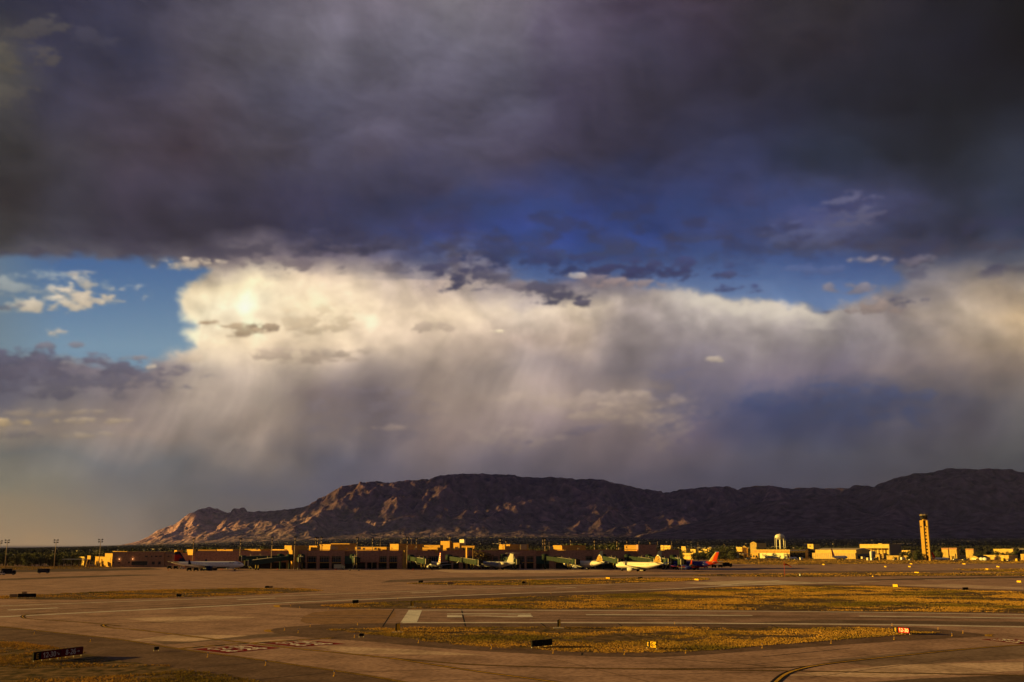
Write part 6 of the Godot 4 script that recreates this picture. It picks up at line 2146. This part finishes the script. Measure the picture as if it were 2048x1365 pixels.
	# yellow edge markers of the taxiways
	var marks := [[68, 1269.5, "on the dark shoulder nearest the left edge"], [180, 1285, "on the dark shoulder above the long red sign"], [415, 1315.5, "on the dark shoulder below the red pavement panel"], [531, 1332, "on the dark shoulder, middle of the three below the red panels"], [668, 1353.5, "on the dark shoulder at the lower edge of the view"], [569, 1261.6, "at the rounded tip of the middle shoulder, lower left"], [596, 1266.8, "at the tip of the middle shoulder, right of the nose bars"], [620, 1254.6, "on the upper side of the middle shoulder tip"], [581, 1213, "at the tip of the far shoulder, upper left"], [599, 1217, "at the tip of the far shoulder, lower left"], [656, 1220.3, "on the far shoulder left of the worn pad"], [738, 1220.2, "on the far shoulder above the worn pad"], [715, 1251, "on the runway shoulder left of the threshold"], [709, 1276, "left of the small black sign by the island"], [837, 1287, "on the lower island shoulder, first right of the small black sign"], [983, 1299, "on the lower island shoulder left of the big black sign"], [1106.5, 1307.6, "on the lower island shoulder below the big black sign"], [1249, 1310, "on the lower island shoulder left of the G sign"], [1372, 1307.5, "on the lower island shoulder right of the G sign"], [1525, 1297, "on the lower island shoulder halfway to the red sign"], [1663, 1288, "on the lower island shoulder nearing the red sign"], [1789, 1280.4, "right below the red 12-30 sign"], [1905, 1273.2, "on the shoulder right of the red sign's shadow"], [1877, 1259.8, "on the upper shoulder right of the red sign"], [1927, 1267.4, "at the right tip of the middle shoulder"], [1785, 1252.6, "on the runway edge above the red sign"], [1350, 1249, "on the runway edge above the G sign"], [1102, 1189, "on the far shoulder above the big grass field"], [795, 1199, "on the far shoulder near the white line"], [1606, 1175, "on the upper edge of the big grass field below the windsock"]]
	var first: Node3D = null
	for m in marks:
		var where := g(m[0], m[1])
		var label: String = "small yellow edge marker %s" % m[2]
		if first == null:
			first = thing("edge_marker", label, "edge marker", where, 0.0, "yellow taxiway edge markers")
			var mt := paint(0.75, 0.42, 0.03, 0.6)
			st = round_()
			lathe(st, Vector3.ZERO, [[0.13, 0.01], [0.13, 0.07], [0.03, 0.08]], 10)
			put("base_plate", st, mt, first)
			st = round_()
			tube(st, Vector3(0, 0.06, 0), Vector3(0, 0.5, 0), 0.032, 0.032, 8)
			put("stem", st, mt, first)
			st = round_()
			lathe(st, Vector3.ZERO, [[0.05, 0.5], [0.08, 0.53], [0.08, 0.60], [0.04, 0.66], [0.01, 0.67]], 10)
			put("lens", st, paint(0.05, 0.08, 0.3, 0.2), first)
		else:
			copy(first, "edge_marker", where, 0.0, label, "yellow taxiway edge markers")

# ---------- vehicles: front along +x ----------
func wheels(o: Node3D, x0: float, x1: float, z: float, r: float) -> void:
	for x in [x0, x1]:
		for s in [-1.0, 1.0]:
			var st := round_()
			tube(st, Vector3(x, r, s * (z - 0.12)), Vector3(x, r, s * (z + 0.12)), r, r, 12)
			var w := put("wheel", st, paint(0.015, 0.015, 0.015, 0.9), o)
			st = round_()
			tube(st, Vector3(x, r, s * (z + 0.11)), Vector3(x, r, s * (z + 0.135)), r * 0.55, r * 0.5, 10)
			put("rim", st, paint(0.35, 0.35, 0.35, 0.4, 0.4), w)

func vehicle(kind: String, label: String, where: Vector3, turn: float, c: Color, group := "") -> void:
	var body := paint(c.r, c.g, c.b, 0.35)
	var glass := paint(0.01, 0.012, 0.015, 0.12)
	var dark := paint(0.02, 0.02, 0.022, 0.8)
	var cats := {"car": "car", "pickup": "pickup truck", "box_truck": "truck", "catering_truck": "truck", "baggage_tug": "baggage tug", "baggage_cart": "baggage cart", "belt_loader": "belt loader", "flat_trailer": "trailer", "crew_bus": "bus", "container": "container", "tank": "tank"}
	var o := thing(kind, label, cats[kind], where, turn, group)
	var st := flat()
	match kind:
		"car":
			soft_box(st, Vector3(0, 0.62, 0), Vector3(4.4, 0.6, 1.8), 0.14)
			put("body", st, body, o)
			st = flat()
			var loops := [PackedVector3Array([Vector3(-1.8, 0.9, -0.82), Vector3(1.1, 0.9, -0.82), Vector3(1.1, 0.9, 0.82), Vector3(-1.8, 0.9, 0.82)]), PackedVector3Array([Vector3(-1.3, 1.42, -0.66), Vector3(0.35, 1.42, -0.66), Vector3(0.35, 1.42, 0.66), Vector3(-1.3, 1.42, 0.66)])]
			for l in loops:
				l.reverse()
			loft(st, loops)
			var cabin := put("cabin_glass", st, glass, o)
			st = flat()
			box(st, Vector3(-0.48, 1.44, 0), Vector3(1.6, 0.05, 1.3))
			put("roof", st, body, cabin)
			for s in [-0.62, 0.62]:
				st = flat()
				box(st, Vector3(2.19, 0.68, s), Vector3(0.06, 0.16, 0.34))
				put("headlight", st, paint(0.7, 0.7, 0.66, 0.2), o)
			wheels(o, -1.35, 1.35, 0.78, 0.33)
		"pickup":
			soft_box(st, Vector3(0, 0.85, 0), Vector3(5.6, 0.75, 1.95), 0.1)
			put("body", st, body, o)
			st = flat()
			soft_box(st, Vector3(0.35, 1.55, 0), Vector3(2.2, 0.75, 1.75), 0.3)
			put("cabin_glass", st, glass, o)
			st = flat()
			box(st, Vector3(0.35, 1.96, 0), Vector3(1.7, 0.06, 1.5))
			put("roof", st, body, o)
			st = flat()
			box(st, Vector3(-1.85, 1.24, 0), Vector3(1.7, 0.04, 1.6))
			put("load_bed", st, dark, o)
			wheels(o, -1.7, 1.7, 0.85, 0.4)
		"box_truck", "catering_truck":
			var lift := 0.0 if kind == "box_truck" else 1.4
			soft_box(st, Vector3(-0.9, 2.0 + lift, 0), Vector3(5.2, 2.5, 2.3), 0.08)
			put("cargo_box", st, body, o)
			st = flat()
			soft_box(st, Vector3(2.7, 1.45, 0), Vector3(1.7, 1.9, 2.1), 0.3)
			put("cab", st, body, o)
			st = flat()
			box(st, Vector3(3.30, 1.85, 0), Vector3(0.3, 0.7, 1.7))
			put("windscreen", st, glass, o)
			st = flat()
			box(st, Vector3(0, 0.62, 0), Vector3(6.6, 0.3, 1.2))
			put("chassis", st, dark, o)
			if lift > 0.0:
				st = flat()
				for s in [-0.9, 0.9]:
					tube(st, Vector3(-2.8, 0.8, s), Vector3(0.9, 2.2, s), 0.09, 0.09, 5)
					tube(st, Vector3(0.9, 0.8, s), Vector3(-2.8, 2.2, s), 0.09, 0.09, 5)
				put("scissor_lift", st, paint(0.5, 0.5, 0.5, 0.5), o)
			wheels(o, -2.2, 2.4, 0.98, 0.48)
		"baggage_tug":
			soft_box(st, Vector3(0, 0.7, 0), Vector3(2.8, 0.65, 1.5), 0.08)
			put("body", st, body, o)
			st = flat()
			soft_box(st, Vector3(-0.35, 1.25, 0), Vector3(0.9, 0.6, 1.3), 0.1)
			put("seat", st, dark, o)
			st = flat()
			box(st, Vector3(-0.3, 2.0, 0), Vector3(1.7, 0.08, 1.45))
			for p in [[-1.0, -0.62], [0.5, -0.62], [-1.0, 0.62], [0.5, 0.62]]:
				tube(st, Vector3(p[0], 1.0, p[1]), Vector3(p[0], 1.98, p[1]), 0.05, 0.05, 5)
			put("canopy", st, body, o)
			wheels(o, -0.9, 0.9, 0.66, 0.32)
		"baggage_cart":
			box(st, Vector3(0, 0.55, 0), Vector3(3.2, 0.14, 1.6))
			put("deck", st, dark, o)
			st = flat()
			box(st, Vector3(0, 2.02, 0), Vector3(3.3, 0.08, 1.7))
			put("roof", st, body, o)
			for s in [-1.0, 1.0]:
				st = flat()
				box(st, Vector3(s * 1.55, 1.3, 0), Vector3(0.08, 1.36, 1.6))
				put("end_panel", st, body, o)
			st = flat()
			box(st, Vector3(0, 1.3, -0.7), Vector3(3.0, 1.36, 0.08))
			put("curtain", st, paint(0.02, 0.022, 0.03, 0.8), o)
			st = flat()
			tube(st, Vector3(1.6, 0.5, 0), Vector3(2.6, 0.4, 0), 0.05, 0.05, 5)
			put("tow_bar", st, dark, o)
			wheels(o, -1.1, 1.1, 0.66, 0.28)
		"belt_loader":
			soft_box(st, Vector3(-0.2, 0.7, 0), Vector3(5.2, 0.6, 1.7), 0.08)
			put("body", st, body, o)
			st = flat()
			box(st, Vector3(0.4, 1.7, 0.25), Vector3(7.4, 0.25, 0.9), Basis(Vector3(0, 0, 1), 0.16))
			put("belt", st, paint(0.5, 0.47, 0.4, 0.6), o)
			st = flat()
			soft_box(st, Vector3(-1.6, 1.35, -0.5), Vector3(1.0, 0.8, 0.6), 0.1)
			put("seat", st, dark, o)
			wheels(o, -1.8, 1.6, 0.75, 0.34)
		"flat_trailer":
			box(st, Vector3(0, 0.75, 0), Vector3(8.0, 0.22, 2.1))
			put("deck", st, body, o)
			st = flat()
			for k in 6:
				box(st, Vector3(-3.5 + k * 1.4, 0.58, 0), Vector3(0.12, 0.16, 2.0))
			put("cross_member", st, dark, o)
			wheels(o, -2.8, 2.8, 0.85, 0.36)
		"crew_bus":
			soft_box(st, Vector3(0, 1.55, 0), Vector3(6.4, 2.1, 2.1), 0.2)
			put("body", st, body, o)
			for s in [-1.0, 1.0]:
				for k in 4:
					st = flat()
					box(st, Vector3(-2.2 + k * 1.35, 1.95, s * 1.04), Vector3(1.1, 0.75, 0.06))
					put("window", st, glass, o)
			st = flat()
			box(st, Vector3(3.18, 1.9, 0), Vector3(0.08, 0.9, 1.7))
			put("windscreen", st, glass, o)
			wheels(o, -2.0, 2.1, 0.95, 0.42)
		"container":
			soft_box(st, Vector3(0, 1.4, 0), Vector3(3.4, 2.7, 2.4), 0.06)
			put("body", st, body, o)
			st = flat()
			for k in 7:
				box(st, Vector3(-1.4 + k * 0.46, 1.35, 1.21), Vector3(0.12, 2.3, 0.05))
			put("wall_rib", st, body, o)
			st = flat()
			box(st, Vector3(1.71, 1.35, 0), Vector3(0.05, 2.3, 1.9))
			put("door", st, dark, o)
		"tank":
			st = round_()
			tube(st, Vector3(-2.4, 1.9, 0), Vector3(2.4, 1.9, 0), 1.7, 1.7, 20)
			put("shell", st, body, o)
			for x in [-1.5, 1.5]:
				st = flat()
				box(st, Vector3(x, 0.35, 0), Vector3(0.4, 0.7, 2.4))
				put("saddle", st, dark, o)

func make_vehicles() -> void:
	var white := Color(0.72, 0.70, 0.64)
	var cream := Color(0.66, 0.58, 0.36)
	var navy := Color(0.015, 0.018, 0.04)
	var black := Color(0.015, 0.015, 0.018)
	var grey := Color(0.30, 0.29, 0.28)
	var yellow := Color(0.62, 0.38, 0.03)
	for e in [
		["box_truck", "dark truck at the left edge of the apron", 16, 1150.6, 0.3, black], ["baggage_tug", "white tug left of the dark truck at the left edge", 3, 1150.8, 0.0, white], ["crew_bus", "dark blue van driving on the left apron", 86, 1147.6, 0.25, navy],
		["car", "dark car behind the barrier, leftmost of the parked row", 291, 1131.8, 1.2, black], ["car", "white car behind the barrier, second in the parked row", 304, 1131.9, 1.2, white], ["car", "grey car behind the barrier, third in the parked row", 313, 1131.9, 1.2, grey], ["car", "dark car behind the barrier, fourth in the parked row", 322, 1132.0, 1.2, black], ["car", "white car behind the barrier, fifth in the parked row", 331, 1132.1, 1.2, white], ["pickup", "pale pickup at the right end of the parked row", 341, 1132.2, 1.2, grey],
		["car", "white car parked below the office's lit end wall", 208, 1131.4, 0.2, white],
		["baggage_cart", "open baggage cart under the airliner tail, left one of the back pair", 338.5, 1138.6, 0.05, cream], ["baggage_cart", "open baggage cart under the airliner tail, right one of the back pair", 351, 1138.8, 0.05, cream], ["baggage_tug", "white tug at the tail of the back baggage carts", 363.5, 1139.0, 0.1, white],
		["baggage_cart", "cream-ended baggage cart, left one of the front pair", 378, 1142.4, 0.05, cream], ["baggage_cart", "cream-ended baggage cart, right one of the front pair", 391.5, 1142.5, 0.05, cream], ["baggage_tug", "dark tug before the front baggage carts", 404, 1142.6, 0.0, navy],
		["belt_loader", "white belt loader under the first airliner's forward belly", 461, 1139.6, 0.1, white], ["baggage_tug", "yellow tug under the first airliner's nose", 474, 1139.4, 0.4, yellow],
		["baggage_cart", "yellow cart under the sloping jet bridge, left", 524, 1136.6, 0.2, yellow], ["baggage_cart", "yellow cart under the sloping jet bridge, right", 534, 1136.4, 0.2, cream], ["pickup", "white pickup under the sloping jet bridge", 551, 1136.6, 0.1, white], ["car", "white service car before the lit end wall", 558, 1136.2, 0.1, white],
		["pickup", "grey pickup right of the floodlight mast at the left gates", 619, 1136.4, 0.1, grey], ["baggage_cart", "grey cart left of the white service trucks", 631, 1136.2, 0.0, grey], ["box_truck", "grey box truck, left of the white service trucks", 640, 1136.4, 0.0, white], ["catering_truck", "white catering truck with raised box at the middle gates", 658, 1136.8, 0.3, white], ["box_truck", "cream box truck in the sun before the raised catering truck", 678.5, 1139.8, -0.2, cream], ["flat_trailer", "low pale trailer on the open apron", 708.5, 1142.2, 0.0, cream],
		["baggage_tug", "white tug in the dark below the terminal's middle windows", 739, 1136.6, 0.6, white], ["baggage_cart", "yellow cart below the terminal's middle windows", 747, 1136.0, 0.1, yellow], ["baggage_cart", "dark cart row by the terminal wall, left", 765, 1137.0, 0.0, navy], ["baggage_cart", "dark cart row by the terminal wall, middle", 779, 1137.0, 0.0, black], ["baggage_cart", "dark cart row by the terminal wall, right", 792, 1137.0, 0.0, navy],
		["baggage_cart", "dark cart left of the striped tail", 846, 1136.6, 0.2, black], ["baggage_tug", "dark tug right of the striped tail", 913, 1136.4, 0.2, navy], ["baggage_cart", "dark cart behind the silver airliner's wing tip, left", 1036, 1136.8, 0.0, black], ["baggage_cart", "dark cart behind the silver airliner's wing tip, right", 1047, 1136.6, 0.0, black],
		["catering_truck", "grey service truck before the terminal between two jet bridges", 1063, 1134.4, 0.2, white], ["baggage_cart", "white cart of the train by the green bridge, left", 1109, 1134.2, 0.0, white], ["baggage_cart", "white cart of the train by the green bridge, middle", 1116, 1134.2, 0.0, white], ["baggage_tug", "white tug of the train by the green bridge", 1125, 1134.3, 0.0, white], ["baggage_tug", "cream tug before the parked gold globe airliner", 1161, 1136.6, 0.0, cream], ["belt_loader", "cream belt loader before the parked gold globe airliner", 1169, 1136.7, 0.0, cream],
		["baggage_cart", "dark cart under the blue airliner's tail, left", 1428, 1136.4, 0.0, black], ["baggage_cart", "dark cart under the blue airliner's tail, right", 1441, 1136.2, 0.0, black], ["box_truck", "dark truck at the tail of the blue airliner", 1455, 1135.0, 0.0, black], ["baggage_tug", "grey tug under the blue airliner's wing", 1412, 1137.0, 0.0, grey],
		["car", "white car left of the taxiway sign at the right hangars", 1496, 1119.6, 0.0, white], ["pickup", "white pickup below the hangar's dark glass side", 1594, 1120.6, 0.3, white], ["container", "white container right of the red tailed turboprop", 1603, 1120.4, 0.4, white], ["container", "cream container under the dark gable, left", 1737.5, 1121.4, 0.4, cream], ["container", "cream container at the silo foot", 1745, 1121.6, 0.4, white], ["container", "yellow container right of the silos", 1752, 1121.6, 0.4, yellow], ["box_truck", "cream truck below the maintenance hall's open bay", 1728, 1119.8, 0.6, cream],
		["car", "white car under the low shed, left", 1790, 1121.2, 0.5, white], ["box_truck", "white truck under the low shed, right", 1807, 1121.6, 0.6, white], ["pickup", "white pickup under the low shed at its right end", 1822, 1121.8, 0.6, white], ["container", "cream container left of the red tail at the tower", 1853, 1121.8, 0.5, cream], ["car", "white car below the hangar with vertical leaves", 1890, 1122.0, 0.2, white], ["pickup", "white pickup right of the small plane at the tower", 1912, 1121.6, 0.2, white],
		["tank", "small white tank before the gabled hangar", 1964, 1122.4, 1.4, white], ["tank", "large white tank before the gabled hangar", 1971, 1122.6, 1.4, white], ["container", "yellow container before the long warehouse", 2008, 1122.8, 0.4, yellow], ["car", "white car before the long warehouse", 2019, 1122.6, 0.2, white], ["container", "orange container beside the right edge building", 2036, 1123.4, 0.4, yellow], ["pickup", "pale pickup right of the tower plane", 1930, 1121.8, 0.3, cream],
	]:
		vehicle(e[0], e[1], g(e[2], e[3]), e[4], e[5])
	# traffic cones
	var first: Node3D = null
	for c in [[441, 1140.6, "left of the first airliner's engine"], [444.5, 1140.8, "below the first airliner's engine"], [336, 1142.0, "under the tail of the first airliner"], [653, 1140.4, "left of the cream box truck"], [671.5, 1141.0, "right of the cream box truck's front"], [826, 1141.6, "on the open apron below the green bridge"], [1404, 1139.2, "under the blue airliner"], [554, 1140.6, "before the white pickup at the left gates"]]:
		var p := g(c[0], c[1])
		if first == null:
			first = thing("traffic_cone", "orange traffic cone %s" % c[2], "traffic cone", p, 0.0, "orange cones on the apron")
			var st := round_()
			lathe(st, Vector3.ZERO, [[0.24, 0.05], [0.05, 1.0], [0.02, 1.02]], 12)
			put("cone", st, paint(0.65, 0.09, 0.015, 0.6), first)
			st = flat()
			box(st, Vector3(0, 0.03, 0), Vector3(0.55, 0.05, 0.55))
			put("foot", st, paint(0.03, 0.03, 0.03, 0.8), first)
		else:
			copy(first, "traffic_cone", p, 0.0, "orange traffic cone %s" % c[2], "orange cones on the apron")

# ---------- trees ----------
func tree_proto(seed_: int, wide: float) -> Node3D:
	var r := RandomNumberGenerator.new()
	r.seed = seed_
	var o := Node3D.new()
	var st := round_()
	tube(st, Vector3.ZERO, Vector3(0.1, 4.2, 0.0), 0.34, 0.2, 7)
	for k in 5:
		var a := TAU * k / 5.0 + r.randf()
		tube(st, Vector3(0.05, 2.4 + 0.3 * k, 0), Vector3(cos(a) * 1.9 * wide, 5.2 + r.randf() * 1.6, sin(a) * 1.9 * wide), 0.14, 0.05, 5)
	put("trunk", st, paint(0.05, 0.035, 0.025, 0.95), o)
	st = flat()
	var lobes := []
	for k in 13:
		var a := r.randf() * TAU
		var d := r.randf_range(0.2, 1.0)
		lobes.append([Vector3(cos(a) * 2.4 * d * wide, r.randf_range(1.3, 8.2), sin(a) * 2.4 * d * wide), r.randf_range(1.2, 2.1)])
	for l in lobes:
		for k in 46:
			var dir := Vector3(r.randf_range(-1, 1), r.randf_range(-1, 1), r.randf_range(-1, 1)).normalized()
			var c: Vector3 = l[0] + dir * (l[1] * r.randf_range(0.65, 1.12)) * Vector3(wide, 0.85, wide)
			var s := r.randf_range(0.22, 0.5)
			var u := Vector3(r.randf_range(-1, 1), r.randf_range(-1, 1), r.randf_range(-1, 1)).normalized()
			var w := u.cross(dir).normalized()
			quad(st, c - u * s, c + w * s * 0.8, c + u * s, c - w * s * 0.8)
	var leaf := StandardMaterial3D.new()
	var g_ := [Color(0.040, 0.048, 0.014), Color(0.050, 0.052, 0.014), Color(0.032, 0.040, 0.014), Color(0.060, 0.050, 0.014)]
	leaf.albedo_color = g_[seed_ % 4].linear_to_srgb()
	leaf.roughness = 0.9
	leaf.backlight_enabled = true
	leaf.backlight = Color(0.12, 0.12, 0.05)
	put("crown", st, leaf, o)
	return o

func make_trees() -> void:
	var protos := []
	for k in 4:
		protos.append(tree_proto(60 + k, [1.0, 1.25, 0.9, 1.1][k]))
	var r := RandomNumberGenerator.new()
	r.seed = 99
	# x range, distance range, top y range, count, label, group
	for e in [
		[-40, 185, 770, 900, 1101, 1111, 58, "dark tree in the thick row behind the apron at far left", "trees at the far left behind the apron"],
		[185, 375, 840, 1000, 1096, 1103, 30, "dark tree showing over the office roof", "trees behind the office building"],
		[380, 545, 780, 900, 1090, 1097, 26, "dark tree showing over the left terminal roof", "trees behind the left terminal roof"],
		[560, 960, 900, 1200, 1091, 1097, 22, "dark tree showing between the terminal roof blocks", "trees behind the middle of the terminal"],
		[975, 1110, 780, 900, 1090, 1098, 16, "golden green tree right of the pergola, behind the terminal roof", "trees behind the silver airliner's gate"],
		[1128, 1170, 780, 860, 1081, 1089, 10, "tall dark tree above the terminal roof left of the gold globe airliner", "tall trees behind the terminal, left clump"],
		[1176, 1246, 780, 880, 1083, 1092, 16, "tall dark tree above the terminal roof right of the gold globe airliner", "tall trees behind the terminal, right clump"],
		[1312, 1470, 1050, 1350, 1096, 1108, 46, "dark tree on the rise beyond the terminal's right end", "trees beyond the terminal's right end"],
		[1425, 1465, 1150, 1300, 1088, 1096, 8, "tall tree above the red airliner tail", "tall trees above the red airliner tail"],
		[1500, 1640, 1330, 1480, 1092, 1099, 24, "dark tree behind the hangars round the water tower", "trees round the water tower"],
		[1800, 1842, 1100, 1250, 1098, 1108, 12, "dark tree left of the control tower", "trees left of the control tower"],
		[1826, 1852, 1060, 1090, 1104, 1113, 7, "dark tree close at the foot of the control tower", "trees at the foot of the control tower"],
		[1866, 1884, 1120, 1200, 1100, 1104, 5, "dark tree right of the control tower", "trees right of the control tower"],
		[1944, 1968, 1150, 1190, 1102, 1108, 5, "round dark tree before the square framed hangar", "trees before the framed hangar"],
		[1985, 2050, 1200, 1300, 1098, 1110, 14, "dark tree between the two right warehouses", "trees between the right warehouses"],
		[1770, 1800, 1140, 1170, 1108, 1113, 5, "low dark bush before the maintenance hall", "bushes before the maintenance hall"],
	]:
		for k in e[6]:
			var dist := r.randf_range(e[2], e[3])
			var x := lerpf(e[0], e[1], (k + r.randf()) / e[6])
			var p := base_at(x, dist)
			var h := high(x, r.randf_range(e[4], e[5]), dist)
			var o: Node3D = protos[r.randi() % 4].duplicate()
			o.name = numbered("tree")
			add_child(o)
			o.position = p
			o.rotation.y = r.randf() * TAU
			var s := h / 9.6
			o.scale = Vector3(s * r.randf_range(0.9, 1.3), s, s * r.randf_range(0.9, 1.3))
			tag(o, e[7], "tree", e[8])
	# the big russet tree beside the pergola
	var b: Node3D = protos[3].duplicate()
	b.name = numbered("tree")
	add_child(b)
	b.position = base_at(966.0, 684.0)
	b.scale = Vector3(2.0, 1.45, 1.6)
	var m: StandardMaterial3D = b.get_node("crown").material_override.duplicate()
	m.albedo_color = Color(0.085, 0.05, 0.012).linear_to_srgb()
	b.get_node("crown").material_override = m
	tag(b, "wide russet tree in front of the terminal beside the lit pergola", "tree")
	for p in protos:
		p.free()
	# shrubs and posts along the left bank

const EXPOSURE := 2.35
const HAZE := 0.00001

func _ready() -> void:
	var cam := Camera3D.new()
	cam.name = "camera"
	cam.fov = rad_to_deg(2.0 * atan(682.5 / FOCAL))
	cam.near = 1.0
	cam.far = 80000.0
	cam.position = Vector3(0.0, EYE, 0.0)
	cam.rotation.x = tilt
	add_child(cam)
	make_sky(1.0 / EXPOSURE)
	var sun := DirectionalLight3D.new()
	sun.name = "sun"
	sun.light_color = Color(1.0, 0.62, 0.11).linear_to_srgb()
	sun.light_energy = 1.6
	sun.light_angular_distance = 0.5
	sun.shadow_enabled = true
	add_child(sun)
	sun.look_at_from_position(Vector3.ZERO, Vector3(0.985, -0.145, 0.10))
	rng.seed = 4
	patchy.seed = 9
	patchy.frequency = 0.03
	patchy.fractal_octaves = 3
	make_land()
	make_field()
	make_buildings()
	make_planes()
	make_bridges()
	make_masts()
	make_signs()
	make_vehicles()
	make_trees()
